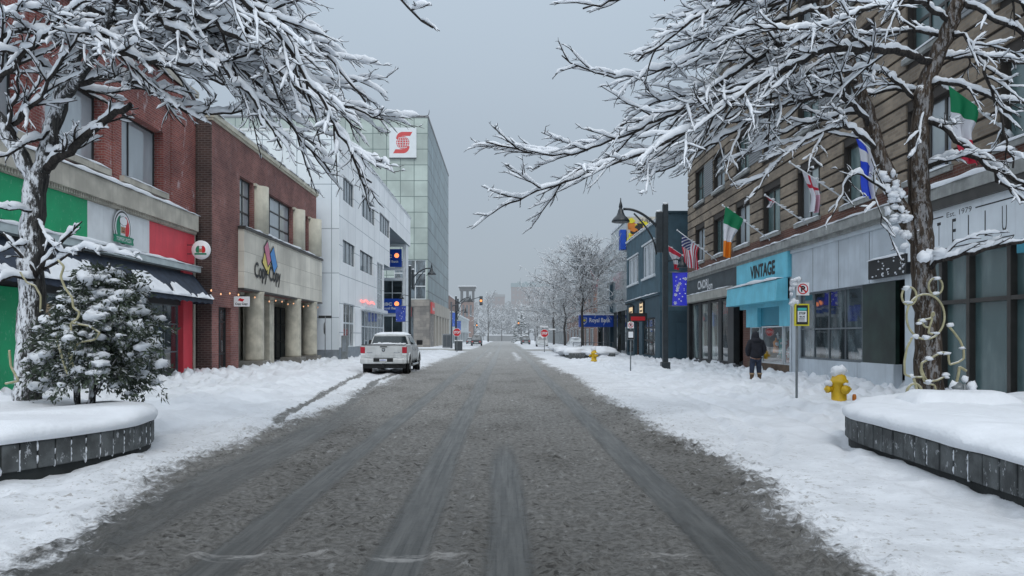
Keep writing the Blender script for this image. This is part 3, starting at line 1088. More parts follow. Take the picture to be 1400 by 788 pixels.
mb.pbox(Q, u - .24, u + .24, v - .2, v - .13, .066, .07, 0)
mb.build('emblem', [sign_green, sign_red, logo_brown, black_sign, white_paint], t)
mb = MB()
for dz in (.2, -.16):
    mb.bar((XR, Y0, c.z + dz), (c.x - .32, Y0, c.z + dz), .03)
mb.build('bracket', dark_frame, t)

# ---- plum brick copy shop
XC = -12.2
P = left_wall(XC)
b = thing('copy_shop_building', (XC, 40, 0), 'plum brick building with pale stone sign panel reading Copy Copy over round columns', 'building')
ops = [(35.35, 37.25, 6.75, 9.1), (38.7, 44.1, 6.75, 9.1), (45.6, 47.6, 6.75, 9.1), (32.75, 34.25, .05, 2.95), (35.2, 49.6, .05, 3.8)]
mb = MB()
facade(mb, P, 32.0, 49.7, 0, 10.8, ops, .35)
mb.box(XC - .6, XC - .001, 31.97, 32.0, 0, 10.8, 1)
mb.box(XC - 16, XC - .62, 32.03, 32.06, 0, 10.8, 1)
mb.box(XC - 16, XC, 49.7, 49.73, 0, 10.8)
mb.build('wall', [plum_brick, dark_brick], b)
r = MB()
roof_back(r, XC - 16, XC, 32.0, 49.7, 10.79)
r.pbox(P, 31.9, 49.85, 10.8, 11.0, -.3, .14)
r.pbox(P, 31.95, 49.8, 10.7, 10.8, -.2, .07)
r.mat = 1
snowcap(r, P, 31.9, 49.85, -.3, .16, 11.0, .10, 5)
r.build('cornice', [cream_trim, snow_m], b)
for o, cc in ((ops[0], 2), (ops[1], 3), (ops[2], 2)):
    window(b, P, *o, cc, 3, dark_frame, glass_blind, .25, .07, .07)
for (c0, c1) in ((37.3, 38.65), (44.15, 45.55), (47.65, 49.3)):
    mb = MB()
    mb.tube([P((c0 + c1) / 2, z, -.02) for z in (6.76, 9.05)], [(c1 - c0) / 2 * .8] * 2, 16)
    mb.pbox(P, c0, c1, 9.0, 9.12, -.3, .12)
    mb.build('pilaster', cream_trim, b)
mb = MB()
mb.pbox(P, 35.15, 50.1, 3.9, 6.6, -.05, .28)
pn = mb.build('sign_panel', travertine, b)
mb = MB()
mb.pbox(P, 35.1, 50.15, 6.6, 6.72, -.1, .36)
mb.pbox(P, 35.1, 50.15, 3.82, 3.9, -.1, .3)
mb.mat = 1
snowcap(mb, P, 35.1, 50.15, -.05, .38, 6.72, .11, 15)
mb.build('sign_ledge', [bronze_frame, snow_m], b)
lg = MB()
text(lg, 'Copy Copy', P, 36.55, 4.28, .31, 4.2, .95, 1, 0, .022)


def sheet(cu, cv, wd, ht, ang, m_, wz):
    ca, sa = math.cos(ang), math.sin(ang)
    for gro, mm, dz in ((.07, 0, 0), (0, m_, .004)):
        q = [(-wd / 2 - gro, -ht / 2 - gro), (wd / 2 + gro, -ht / 2 - gro), (wd / 2 + gro, ht / 2 + gro), (-wd / 2 - gro, ht / 2 + gro)]
        lg.poly(P, [(cu + x * ca - y * sa, cv + x * sa + y * ca) for x, y in q], wz + dz, mm)


sheet(38.35, 5.30, 1.05, .58, -.55, 3, .30)
sheet(38.55, 5.83, .62, 1.05, .60, 1, .312)
sheet(39.50, 5.60, .68, 1.10, .62, 2, .324)
lg.poly(P, [(37.62, 5.48), (38.50, 4.90), (38.58, 4.72), (37.62, 5.30)], .30, 0)
lg.build('logo', [black_sign, logo_pink, sky_blue_s, logo_yellow], pn)
for u in (37.6, 44.45, 48.25):
    mb = MB()
    pos = P(u, 0, -.05)
    mb.lathe([(.47, .5), (.455, .6), (.45, 3.7), (.48, 3.85)], pos, 28)
    cm = mb.build('column', cast_stone, b)
    mb = MB()
    mb.pbox(P, u - .62, u + .62, -.02, .5, -.62, .55)
    mb.build('plinth', plinth_stone, cm, bevel=.02)
mb = MB()
mb.box(XC - 2.2, XC - 2.1, 35.2, 49.6, 0, 3.9)
mb.box(XC - 2.1, XC - .3, 35.17, 35.2, 0, 3.9)
mb.box(XC - 2.1, XC - .3, 49.6, 49.63, 0, 3.9)
mb.quad((XC - 2.2, 35.2, 3.85), (XC, 35.2, 3.85), (XC, 49.6, 3.85), (XC - 2.2, 49.6, 3.85))
mb.build('porch_wall', limestone, b)
PB = left_wall(XC - 1.9)
for (c0, c1) in ((35.5, 38.5), (38.7, 40.2), (41.6, 44.2), (44.6, 47.0), (47.2, 49.3)):
    window(b, PB, c0, c1, .3, 3.5, 2, 3, dark_frame, glass_dark, 0, .07, .06, 'shop_window')
mb = MB()
mb.pbox(P, 40.5, 41.3, 0, 3.8, -1.6, -.2)
mb.build('doorway_pier', cast_stone, b)
door = window(b, P, 32.8, 34.2, .05, 2.95, [.5], [.3, .78], dark_frame, glass_shop, .28, .09, .09, 'door')
mb = MB()
mb.pbox(P, 33.62, 33.66, 1.0, 1.5, -.22, -.18)
mb.build('handle', chrome, door)

# small sign over the side door
t = thing('door_sign', (XC + .3, 34.9, 3.2), 'small white rectangular sign projecting above the copy shop door', 'sign')
Q = front_wall(34.6)
mb = MB()
mb.pbox(Q, XC + .02, XC + .72, 3.02, 3.47, 0, .08)
mb.build('sign_plate', white_paint, t, bevel=.01)
mb = MB()
text(mb, 'Copy Copy', Q, XC + .09, 3.07, .084, .56, .12, 1, 0, .004)
mb.poly(Q, [(XC + .2, 3.3), (XC + .42, 3.24), (XC + .5, 3.34), (XC + .3, 3.40)], .086, 1)
mb.build('lettering', [black_sign, sign_red], t)

# string of little lamps under the sign panel
pts = [at(268, 406, 30.6), at(285, 409, 32.2), at(300, 407, 33.5), at(318, 403, 34.9)]
t = thing('string_lights', pts[0], 'string of small warm bulbs hung along the copy shop front', 'string lights')
wire = MB()
line = []
anch = [(-12.05, u, 3.72) for u in (31.0, 34.2, 37.6, 41, 44.4, 47.6, 49.9)]
for a0, a1 in zip(anch, anch[1:]):
    for q in np.linspace(0, 1, 7)[:-1]:
        line.append((a0[0], a0[1] + (a1[1] - a0[1]) * q, a0[2] + (a1[2] - a0[2]) * q - .9 * q * (1 - q) * .9))
line.append(anch[-1])
wire.tube(line, .009, 4)
wire.build('wire', black_sign, t)
for k in range(1, len(line) - 1, 2):
    q = MB()
    q.lathe([(.012, 0), (.026, -.02), (.034, -.055), (.02, -.085), (0, -.09)], line[k], 8)
    q.build('bulb', warm_bulb, t)

# ---- white bank building
XW = -11.0
P = left_wall(XW)
Q = front_wall(51.0)
b = thing('bank_building', (XW, 70, 0), 'white panelled bank building with grey window bands and overhanging top storey', 'building')
W = []
for c0, c1 in ((52.3, 56.0), (59.1, 65.1), (67.6, 73.4)):
    W.append((c0, c1, 11.0, 12.7))
for c0, c1 in ((52.2, 56.4), (58.4, 64.1)):
    W.append((c0, c1, 6.75, 8.4))
lowW = (66.2, 69.6, 4.1, 8.15)
shopW = [(52.4, 56.3, .95, 4.0), (59.0, 69.8, .3, 3.75)]
mb = MB()
facade(mb, P, 51.0, 73.5, 8.3, 15.35, [o for o in W if o[2] > 8.3], .22)
facade(mb, P, 73.5, 89.5, 12.2, 15.35, [], .2)
facade(mb, P, 51.0, 70.0, .95, 8.3, [o for o in W if o[3] < 8.5 and o[2] < 8] + [lowW] + [(a, c, max(.95, d_), e_) for a, c, d_, e_ in shopW], .22)
facade(mb, Q, -34, XW, .8, 15.35, [], .2, 1)
mb.box(XW - 12, XW, 89.5, 89.55, 12.2, 15.35)
mb.build('wall', [white_clad, white_clad_front], b)
mb = MB()
mb.pbox(P, 51.002, 59.0, 0, .94, -.1, .012)
mb.pbox(Q, -34, XW, 0, .8, -.1, .012)
mb.build('plinth', grey_plinth, b)
r = MB()
roof_back(r, -34, XW, 51, 89.5, 15.3)
r.pbox(P, 51, 89.6, 15.35, 15.5, -.5, .06)
r.pbox(Q, -34, XW + .06, 15.35, 15.5, -.5, .06)
r.mat = 1
snowcap(r, P, 51, 89.6, -.45, .08, 15.5, .12, 25, .5)
r.build('roof_edge', [white_trim, snow_m], b)
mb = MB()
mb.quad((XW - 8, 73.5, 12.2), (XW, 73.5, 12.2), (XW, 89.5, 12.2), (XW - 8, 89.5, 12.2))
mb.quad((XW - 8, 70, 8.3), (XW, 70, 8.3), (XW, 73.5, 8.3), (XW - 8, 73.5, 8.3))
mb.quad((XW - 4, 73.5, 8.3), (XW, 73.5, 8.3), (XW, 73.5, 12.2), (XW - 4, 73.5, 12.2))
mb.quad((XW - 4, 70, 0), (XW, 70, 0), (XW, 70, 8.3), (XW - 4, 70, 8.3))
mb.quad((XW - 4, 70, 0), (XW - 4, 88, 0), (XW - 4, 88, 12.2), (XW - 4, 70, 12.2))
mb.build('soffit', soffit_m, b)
for o in W:
    window(b, P, *o, 4 if o[2] > 9 else 3, 1, grey_frame, glass_blue, .16, .06, .06)
window(b, P, *lowW, 2, 3, pale_frame, glass_blue, .16, .07, .07)
window(b, P, shopW[0][0], shopW[0][1], .95, 4.0, 3, [.55], pale_frame, glass_dark, .16, .08, .12)
window(b, P, 59.05, 69.8, .1, 3.75, 7, [.65], pale_frame, glass_blue, .1, .08, .10, 'glazed_entrance')
mb = MB()
mb.pbox(P, 58.6, 70.0, 3.76, 4.02, -.1, .35)
mb.build('entrance_canopy', white_trim, b)
# neon glow line over the entrance
mb = MB()
mb.tube([P(u, 4.45 + .1 * math.sin(u * 2.2), .08) for u in np.linspace(58.5, 64.5, 40)], .05, 6)
mb.build('neon_strip', emit('neon_red', (1, .22, .2), 1.2), b)
# recessed glazed bay facing down the street
YB = 86.5
Q = front_wall(YB)
mb = MB()
x0, x1 = -15.0, -11.1
for u in (x0, x1 - .35, x0 + .9):
    mb.pbox(Q, u, u + .3, 0, 12.1, 0, .3)
for v in (0, 4.0, 5.0 - .1, 8.0, 9.15, 11.8):
    mb.pbox(Q, x0, x1, v, v + .3, .005, .28)
mb.pbox(front_wall(YB - .25), x1 - .02, x1, 0, 12.1, 0, -2.2)
bay = mb.build('glazed_bay', white_trim, b)
window(bay, Q, x0 + 1.2, x1 - .4, 5.2, 8.0, 2, 2, pale_frame, glass_dark, -.05, .06, .08)
window(bay, Q, x0 + 1.2, x1 - .4, .3, 4.0, 2, 2, pale_frame, glass_dark, -.05, .06, .08)
for vb in (9.5, 4.2):
    s = MB()
    ub, uw = x0 + 1.05, x1 - .45
    hgt = 2.0 if vb > 8 else 1.75
    if vb < 8:
        vb = 4.35
        hgt = 1.6
    s.pbox(Q, ub, uw, vb, vb + hgt, .3, .45, 0)
    text(s, 'RBC', Q, ub + .25, vb + hgt * .52, .46, 1.05, .32, 1, 1, .02)
    text(s, 'Royal Bank', Q, ub + .25, vb + hgt * .2, .46, 1.8, .34, 1, 1, .01)
    s.disc(Q, uw - .55, vb + hgt * .64, .46, .26, .26, 2)
    s.build('bank_sign', [rbc_blue, white_paint, orange_glow], b)

# ---- green glass tower
YT, XT, HT = 115.0, -11.5, 34.5
P = left_wall(XT)
Q = front_wall(YT)
b = thing('glass_office_tower', (XT - 15, YT + 20, 0), 'tall pale green glass office tower with a red and white bank emblem', 'building')
mb = MB()
facade(mb, Q, -48, XT, 7.2, HT, [(-16.6, -11.8, 7.3, 13.2)], .3)
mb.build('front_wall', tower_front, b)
mb = MB()
facade(mb, P, YT, 157, 7.2, HT)
mb.box(-48, XT, 157, 157.1, 0, HT)
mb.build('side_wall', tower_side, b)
r = MB()
roof_back(r, -48, XT, YT, 157, HT - .01)
r.box(-40, -20, 125, 150, HT, HT + 2.6)
r.pbox(Q, -48, XT + .1, HT, HT + .3, -.3, .1)
r.pbox(P, YT, 157, HT, HT + .3, -.3, .1)
r.build('roof', grey_far, b)
window(b, Q, -16.6, -11.8, 7.3, 13.2, 3, 3, white_sign_far, glass_far, .2, .1, .12)
mb = MB()
mb.pbox(Q, -20, XT + .3, 6.2, 7.25, -.4, .5)
mb.pbox(Q, -13.6, XT + .25, 0, 6.2, -.4, .4)
mb.pbox(P, YT, 121.5, 0, 7.25, -.4, .3)
mb.build('stone_base', rough_stone, b)
mb = MB()
mb.pbox(P, 121.5, 157, 5.2, 7.25, -.5, .3)
for k in range(6):
    mb.pbox(P, 124 + k * 6, 126.4 + k * 6, 0, 5.2, -.6, .25)
mb.build('stone_colonnade', tan_far, b)
mb = MB()
mb.box(-40, -13.6, YT + .3, YT + .4, 0, 6.2)
mb.box(XT - 1.2, XT - 1.1, 121, 157, 0, 5.3)
mb.build('entrance_glazing', glass_far, b)
# emblem panel
s = MB()
u0, u1, v0, v1 = -17.25, -13.2, 28.45, 32.95
s.pbox(Q, u0, u1, v0, v1, .02, .25, 0)
s.pbox(Q, u0, u1, v0 - .12, v0, .02, .3, 3)
cu, cv = (u0 + u1) / 2, (v0 + v1) / 2
S = 1.0


def arcpts(cx, cy, rx, ry, a0, a1, n=14):
    return [(cx + rx * math.cos(a), cy + ry * math.sin(a)) for a in np.linspace(a0, a1, n)]


s.disc(Q, cu, cv, .256, .98, .98, 1, 36)
# upper and lower arms of the S
up = arcpts(cu - .05, cv + .55, .95, 1.05, math.pi, math.pi / 2, 10) + [(cu + 1.45, cv + 1.60), (cu + 1.1, cv + 1.0)] + arcpts(cu + .05, cv + .38, .62, .62, math.pi / 2, math.pi * .95, 8)
dn = [(2 * cu - x, 2 * cv - y) for x, y in up]
s.poly(Q, up, .262, 1)
s.poly(Q, dn, .262, 1)
for k in range(-2, 3):
    h = .36 * k
    ww = math.sqrt(max(0, .96 ** 2 - h * h))
    s.pbox(Q, cu - ww, cu + ww, cv + h - .03, cv + h + .03, .258, .268, 2)
for rx in (0.02, .42, .78):
    for sg in (-1, 1):
        pts = arcpts(cu, cv, rx * sg + .04, .96, -1.57, 1.57, 16) + arcpts(cu, cv, rx * sg - .04, .96, 1.57, -1.57, 16)
        s.poly(Q, pts, .27, 2)
s.build('bank_emblem', [white_sign_far, red_far, white_sign_far, dark_far], b)
s = MB()
s.pbox(P, YT + .6, YT + 4.6, 5.2, 6.9, .32, .6, 0)
text(s, 'Scotiabank', P, YT + .9, 5.7, .605, 3.4, .6, 1, 1, .02)
s.pbox(Q, -16.2, -13.9, 4.7, 6.1, .5, .7, 0)
text(s, 'Scotiabank', Q, -16.0, 5.1, .71, 1.9, .45, 1, 1, .015)
s.build('bank_sign', [red_far, white_sign_far], b)

# ---- farther left
b = thing('brick_block', (-12, 175, 0), 'brick block with white ground floor beyond the glass tower', 'building')
P = left_wall(-12.0)
mb = MB()
ops = [(168 + 5 * k, 170.2 + 5 * k, 7.6, 9.4) for k in range(5)]
facade(mb, P, 166, 196, 6.8, 10.6, ops, .2)
mb.box(-26, -12.0, 166, 166.05, 6.8, 10.6)
mb.build('wall', far_brick, b)
mb = MB()
mb.box(-26, -11.95, 165.9, 196.1, 10.6, 11.0)
mb.build('roof', snow_far, b)
for o in ops:
    window(b, P, *o, 2, 2, dark_far, glass_far, .15, .1, .1)
b = thing('white_shop_row', (-11.6, 190, 0), 'white two storey shop row below the clock tower', 'building')
P = left_wall(-11.5)
ops = [(172 + 6 * k, 174.5 + 6 * k, 4.3, 6.2) for k in range(11)] + [(171 + 8 * k, 177 + 8 * k, .3, 2.8) for k in range(9)]
mb = MB()
facade(mb, P, 166.5, 245, 0, 6.8, ops, .3)
mb.box(-25, -11.5, 166.5, 166.55, 0, 6.8)
mb.pbox(P, 166.5, 245, 6.75, 7.0, -.2, .3)
mb.pbox(P, 166.5, 245, 3.0, 3.25, 0, .7)
mb.build('wall', white_far, b)
for o in ops:
    window(b, P, *o, 2, 1, dark_far, glass_far, .2, .15, .1)
mb = MB()
mb.box(-25, -11.3, 166.5, 245, 7.0, 7.25)
mb.build('roof', snow_far, b)
b = thing('clock_tower', (-12.6, 262, 0), 'slender stone tower with open belfry and snowy flat cap', 'tower')
x0, x1, y0, y1 = -15.0, -10.4, 260, 264.6
mb = MB()
mb.box(x0 + .2, x1 - .2, y0 + .2, y1 - .2, 0, 13.6)
mb.build('shaft', far_brick, b)
mb = MB()
mb.box(x0, x1, y0, y1, 13.6, 14.5)
for px_ in (x0, (x0 + x1) / 2 - .35, x1 - .7):
    for py_ in (y0, y1 - .7):
        mb.box(px_, px_ + .7, py_, py_ + .7, 14.5, 17.4)
mb.box(x0 - .3, x1 + .3, y0 - .3, y1 + .3, 17.4, 18.3)
mb.box(x0 - .6, x1 + .6, y0 - .6, y1 + .6, 18.3, 18.7)
mb.build('belfry', belfry_m, b)
mb = MB()
mb.box(x0 - .7, x1 + .7, y0 - .7, y1 + .7, 18.7, 19.0)
mb.build('snow_cap', snow_far, b)
for k in range(3):
    Qt = front_wall(y0 + .18)
    mb = MB()
    mb.pbox(Qt, x0 + .7 + k * 1.25, x0 + 1.3 + k * 1.25, 8.5, 12.5, 0, .05)
    mb.build('window', glass_far, b)

# ---- on the rise
for nm, px0, px1, py, Y, rows, lab, mt in (('hilltop_hospital', 699, 778, 390, 600, 4, 'long brick building with teal roof band on the misty hilltop', hill_brick), ('hillside_block', 666, 690, 403, 560, 3, 'smaller reddish block half hidden among the hillside trees', hill_brick)):
    a, c = at(px0, py, Y), at(px1, py, Y)
    b = thing(nm, (a.x, Y, a.z - 14), lab, 'building')
    Q = front_wall(Y)
    mb = MB()
    n = int((c.x - a.x) / 3.4)
    ops = [(a.x + 1 + 3.4 * k, a.x + 2.3 + 3.4 * k, a.z - 4.6 - 4 * r_, a.z - 2.9 - 4 * r_) for k in range(n) for r_ in range(rows)]
    facade(mb, Q, a.x, c.x, a.z - 30, a.z - 1.5, ops, .3)
    mb.box(a.x, a.x + .1, Y, Y + 18, a.z - 30, a.z - 1.5)
    mb.build('wall', mt, b)
    g = MB()
    for o in ops:
        g.quad(Q(o[0], o[2], -.2), Q(o[1], o[2], -.2), Q(o[1], o[3], -.2), Q(o[0], o[3], -.2))
    g.build('windows', glass_far, b)
    r = MB()
    r.box(a.x - .3, c.x + .3, Y - .3, Y + 18, a.z - 1.5, a.z + (1.6 if rows == 4 else .2))
    for k in range(9 if rows == 4 else 1):
        q = a.x + 5 + k * 5
        r.box(q, q + 2.6, Y + 4, Y + 8, a.z + (1.6 if rows == 4 else .2), a.z + (3.0 if rows == 4 else 1.6))
    r.build('roof', teal_roof if rows == 4 else grey_far, b)

# ================================================================== RIGHT SIDE
XB = 11.5
P = right_wall(XB)
b = thing('banded_brick_building', (XB, 30, 0), 'tan banded brick building with dark grooves above a row of shops', 'building')
HB = 15.6
cent = [45.1, 41.1, 37.0, 33.0, 29.0, 24.9, 20.8, 16.7, 12.6]
ops2 = [(c - 1.1, c + 1.1, 6.05, 8.05) for c in cent]
ops3 = [(c - 1.1, c + 1.1, 9.55, 11.5) for c in cent]
ops4 = [(c - 1.1, c + 1.1, 12.75, 14.5) for c in cent]
mb = MB()
facade(mb, P, 10, 48.0, 5.5, HB, ops2 + ops3 + ops4, .3)
mb.box(XB, XB + 14, 47.97, 48.0, 0, HB)
mb.box(XB, XB + 14, 10, 10.03, 0, HB)
# projecting brick courses, leaving dark grooves between the bands
allops = ops2 + ops3 + ops4
mb.mat = 1
v = 5.52
while v < HB - .1:
    v1 = v + .385
    cuts = sorted([(o[0] - .02, o[1] + .02) for o in allops if o[2] < v1 and o[3] > v])
    u = 10.0
    for a, c in cuts + [(48.02, 48.02)]:
        if a > u:
            mb.pbox(P, u, a, v, v1, .002, .055)
        u = c
    v += .47
mb.build('wall', [mortar_dark, tan_brick], b)
r = MB()
roof_back(r, XB, XB + 14, 10, 48, HB - .01)
r.pbox(P, 9.9, 48.1, HB, HB + .35, -.3, .16)
r.mat = 1
snowcap(r, P, 9.9, 48.1, -.3, .18, HB + .35, .12, 35, .4)
r.build('roof_edge', [stone_ledge, snow_m], b)
louv = panels('grey_siding', (.20, .21, .22), (.07, .075, .08), 6, .12, .03, .6, cellvar=.05)
for k, c in enumerate(cent):
    for o in (ops2[k], ops3[k], ops4[k]):
        window(b, P, *o, [.28, .62], [.5] if o[2] > 7 else [], bronze_frame, glass_teal if (k + int(o[2])) % 2 else glass_blind, .22, .08, .09)
        s = MB()
        s.pbox(P, o[0] - .12, o[1] + .12, o[2] - .14, o[2], -.05, .14)
        s.mat = 1
        snowcap(s, P, o[0] - .1, o[1] + .1, -.02, .15, o[2], .07, k + 40)
        s.build('window_sill', [stone_ledge, snow_m], b)
for k in (0, 2, 4, 6):
    if k + 1 < len(cent):
        mb = MB()
        mb.pbox(P, cent[k + 1] + 1.12, cent[k] - 1.12, 9.6, 11.45, .05, .09)
        mb.build('siding_panel', louv, b)
mb = MB()
mb.pbox(P, 10, 48.1, 5.2, 5.5, -.1, .38)
mb.pbox(P, 10, 48.05, 5.08, 5.2, -.1, .25)
mb.mat = 1
snowcap(mb, P, 10, 48.1, .05, .40, 5.5, .07, 45, .25)
mb.build('ledge', [stone_ledge, snow_m], b)
mb = MB()
mb.pbox(P, 10, 48, 5.5, 6.0, .056, .075)
mb.build('red_course', rust_brick, b)
mb = MB()
mb.pbox(P, 10, 48, 0, 5.1, -3.1, -3.0)
mb.build('shop_back_wall', mortar_dark, b)

# --- salon front: charcoal fascia, folding glass
mb = MB()
mb.pbox(P, 37.35, 48.0, 4.15, 5.08, -.1, .2, 0)
mb.pbox(P, 37.35, 48.05, 3.72, 4.15, -.1, .42, 1)
mb.pbox(P, 47.5, 48.0, 0, 3.72, -.2, .1, 2)
mb.pbox(P, 37.3, 47.5, 0, .28, -.2, .1, 2)
mb.mat = 3
snowcap(mb, P, 37.4, 48, .2, .44, 4.15, .05, 51)
sf = mb.build('salon_front', [charcoal_sign, beige_band, dark_frame, snow_m], b)
s = MB()
text(s, 'CNORJ', P, 44.9, 4.27, .21, 2.3, .62, -1, 0, .02)
text(s, 'om', P, 42.5, 4.29, .21, .75, .27, -1, 0, .015)
s.build('lettering', white_paint, sf)
for k, (a, c) in enumerate(((45.7, 47.3), (43.6, 45.2), (41.5, 43.1), (39.6, 41.0))):
    window(sf, P, a, c, .3, 3.66, 1, [], dark_frame, glass_pale if k != 3 else glass_shop, .12, .10, .06, 'glass_door')
mb = MB()
for a, c in ((45.2, 45.7), (43.1, 43.6), (41.0, 41.5)):
    mb.pbox(P, a, c, .28, 3.7, -.2, -.05)
mb.pbox(P, 38.6, 39.6, 0, 3.7, -.3, .0)
mb.build('mullion', dark_frame, sf)
mb = MB()
mb.pbox(P, 37.3, 38.6, 0, 3.7, -1.2, -1.1)
mb.build('doorway', black_sign, sf)

# --- vintage shop front
mb = MB()
u0, u1 = 30.55, 37.3
mb.pbox(P, u0 + .03, u1, 4.05, 5.08, -.1, .24, 0)
mb.pbox(P, u0 + .2, u1 - .05, 2.95, 3.2, -.1, .1, 0)
mb.pbox(P, u0 + .15, 31.85, 2.1, 3.0, -.1, .12, 0)
mb.pbox(P, 34.6, 36.2, 2.1, 3.0, -.1, .12, 0)
mb.pbox(P, 31.85, 34.6, 2.15, 3.05, -.3, -.05, 1)
mb.pbox(P, 36.2, 37.3, 0, 3.2, -.3, -.08, 2)
mb.pbox(P, u0 + .03, u0 + .2, 0, 4.05, -.2, .1, 3)
mb.pbox(P, u0 + .2, 36.2, 0, .5, -.3, .06, 4)
vf = mb.build('vintage_front', [turquoise, turquoise_dark, rust_brick, grey_paint2, wood_brown], b)
s = MB()
text(s, 'VINTAGE', P, 35.15, 4.30, .25, 3.15, .55, -1, 0, .03)
s.build('lettering', black_sign, vf)
mb = MB()
mb.add([P(u0 + .1, 4.05, .2), P(u1 + .25, 4.05, .2), P(u1 + .25, 3.95, .62), P(u0 + .1, 3.95, .62), P(u0 + .1, 3.12, .2), P(u1 + .25, 3.12, .2), P(u1 + .25, 3.12, .68), P(u0 + .1, 3.12, .68)],
       [(0, 1, 2, 3), (3, 2, 6, 7), (0, 3, 7, 4), (1, 5, 6, 2), (4, 7, 6, 5)])
awn = mb.build('awning', turquoise, vf)
s = MB()
snowcap(s, P, u0 + .1, u1 + .25, .2, .66, 3.97, .14, 61)
s.build('snow', snow_m, awn)
cg = clear_glass('display_glass', (.86, .92, .93), .02)
for a, c in ((34.75, 36.1), (31.9, 34.5), (30.8, 31.75)):
    window(vf, P, a, c, .5, 2.12, 1, [], white_trim, cg, .1, .05, .04, 'display_window')
# what stands in the display
mb = MB()
mb.pbox(P, 30.6, 36.2, .4, .5, -1.6, -.3, 0)
mb.pbox(P, 30.6, 36.2, .5, 3, -1.75, -1.7, 1)
mb.pbox(P, 30.6, 31.3, .5, 2.1, -.9, -.85, 1)  # pale panel added to brighten the display
mb.build('display_shelf', [white_paint, grey_paint2], vf)
mb = MB()
Pq = [(35.85, .75), (34.95, .75), (34.95, 1.55)] + [(35.4 + .45 * math.cos(a), 1.55 + .4 * math.sin(a)) for a in np.linspace(3.14, 0, 9)] 
mb.poly(P, Pq, -.22, 0)
mb.poly(P, [(35.4 + (a - 35.4) * .82, .8 + (c - .75) * .92) for a, c in Pq], -.215, 1)
mb.build('arched_mirror', [white_trim, M('mirror_grey', (.10, .14, .15), .3, .2)], vf)


def dress(u, w_, mt, h=1.25, z0=.55, r_=.26):
    mb = MB()
    c = P(u, 0, w_)
    mb.lathe([(r_ * .95, z0), (r_, z0 + .1), (r_ * .72, z0 + h * .5), (r_ * .95, z0 + h * .8), (r_ * .8, z0 + h * .93), (r_ * .25, z0 + h), (r_ * .25, z0 + h + .1), (0, z0 + h + .12)], c, 12)
    mb.build('dress_form', mt, vf)


dress(32.0, -.75, M('red_coat', (.60, .03, .04), .8))
dress(33.0, -.8, M('maroon_coat', (.24, .05, .04), .8), 1.0)
dress(33.7, -.4, M('orange_ware', (.80, .25, .02), .6), .55, .95, .13)
dress(34.1, -.85, M('teal_dress', (.03, .40, .40), .8), .9, .7, .2)
dress(33.4, -1.1, M('green_cloth', (.03, .07, .04), .9), 1.5, .5, .35)
mb = MB()
mb.disc(P, 31.2, 1.55, -.28, .22, .45, 0)
mb.build('round_poster', sign_yellow, vf)
s = MB()
rr = random.Random(4)
for q in range(26):
    s.blob(P(rr.uniform(32.0, 33.6), rr.uniform(.7, 1.8), rr.uniform(-.5, -.35)), rr.uniform(.03, .08), q, .5, (7, 5))
s.build('cotton_snow', white_paint, vf)

# --- grey painted shop front
mb = MB()
mb.pbox(P, 21.85, 30.5, 3.32, 4.95, -.1, .10, 0)
mb.pbox(P, 21.85, 30.5, 4.95, 5.08, -.1, .16, 1)
mb.pbox(P, 29.9, 30.5, 0, 3.32, -.2, .08, 1)
mb.pbox(P, 24.7, 29.9, 0, .82, -.2, .05, 0)
mb.pbox(P, 22.6, 24.68, 0, .84, -.2, .06, 1)
mb.pbox(P, 21.95, 22.6, 0, 3.3, -.6, -.5, 2)
mb.pbox(P, 22.6, 24.68, .84, 3.32, -.12, .0, 3)
for q in (24.0, 26.2, 28.4):
    mb.pbox(P, q, q + .02, 3.33, 4.94, .1, .104, 2)
gf = mb.build('grey_shop_front', [grey_paint, grey_paint2, dark_frame, dark_green_board], b)
window(gf, P, 24.7, 29.9, .82, 3.32, [.25, .5, .75], [.45], grey_frame, glass_shop, .08, .07, .055, 'shop_window')
s = MB()
s.pbox(P, 21.5, 23.75, 3.42, 3.98, .12, .26, 0)
s.mat = 1
snowcap(s, P, 21.5, 23.75, .1, .3, 3.98, .09, 71, .06)
rr = random.Random(9)
for q in range(26):
    s.blob(P(rr.uniform(21.6, 23.7), rr.uniform(3.45, 3.95), .265), (.02, rr.uniform(.02, .07), rr.uniform(.015, .035)), q, .5, (6, 5))
s.build('snow_dusted_board', [black_sign, snow_m], gf)

# --- white corner shop front
mb = MB()
mb.pbox(P, 10, 21.6, 3.75, 4.95, -.1, .22, 0)
mb.pbox(P, 10, 21.6, 4.95, 5.28, .0, .34, 1)
mb.pbox(P, 21.3, 21.8, 0, 3.75, -.3, .14, 2)
mb.pbox(P, 10, 21.3, .0, .26, -.3, .0, 3)
mb.pbox(P, 10, 21.3, 2.5, 2.6, -.25, .0, 1)
for q in (20.2, 19.0, 17.45, 16.0, 14.5, 13, 11.5):
    mb.pbox(P, q, q + .13, .26, 3.75, -.25, .005, 1)
cf = mb.build('white_corner_front', [fascia_white, bronze_frame, grey_paint2, wood_brown], b)
s = MB()
for ch, u in (('N', 20.72), ('T', 20.03), ('E', 19.36), ('L', 18.70), ('L', 18.05), ('U', 17.42)):
    text(s, ch, P, u, 4.02, .222, .17, .60, -1, 0)
s.pbox(P, 19.75, 21.1, 4.735, 4.765, .22, .225)
s.pbox(P, 17.0, 18.4, 4.735, 4.765, .22, .225)
s.pbox(P, 17.0, 21.1, 3.895, 3.92, .22, .225)
text(s, 'Est. 1979', P, 19.6, 4.69, .222, 1.05, .13, -1, 0)
s.build('lettering', black_sign, cf)
g = MB()
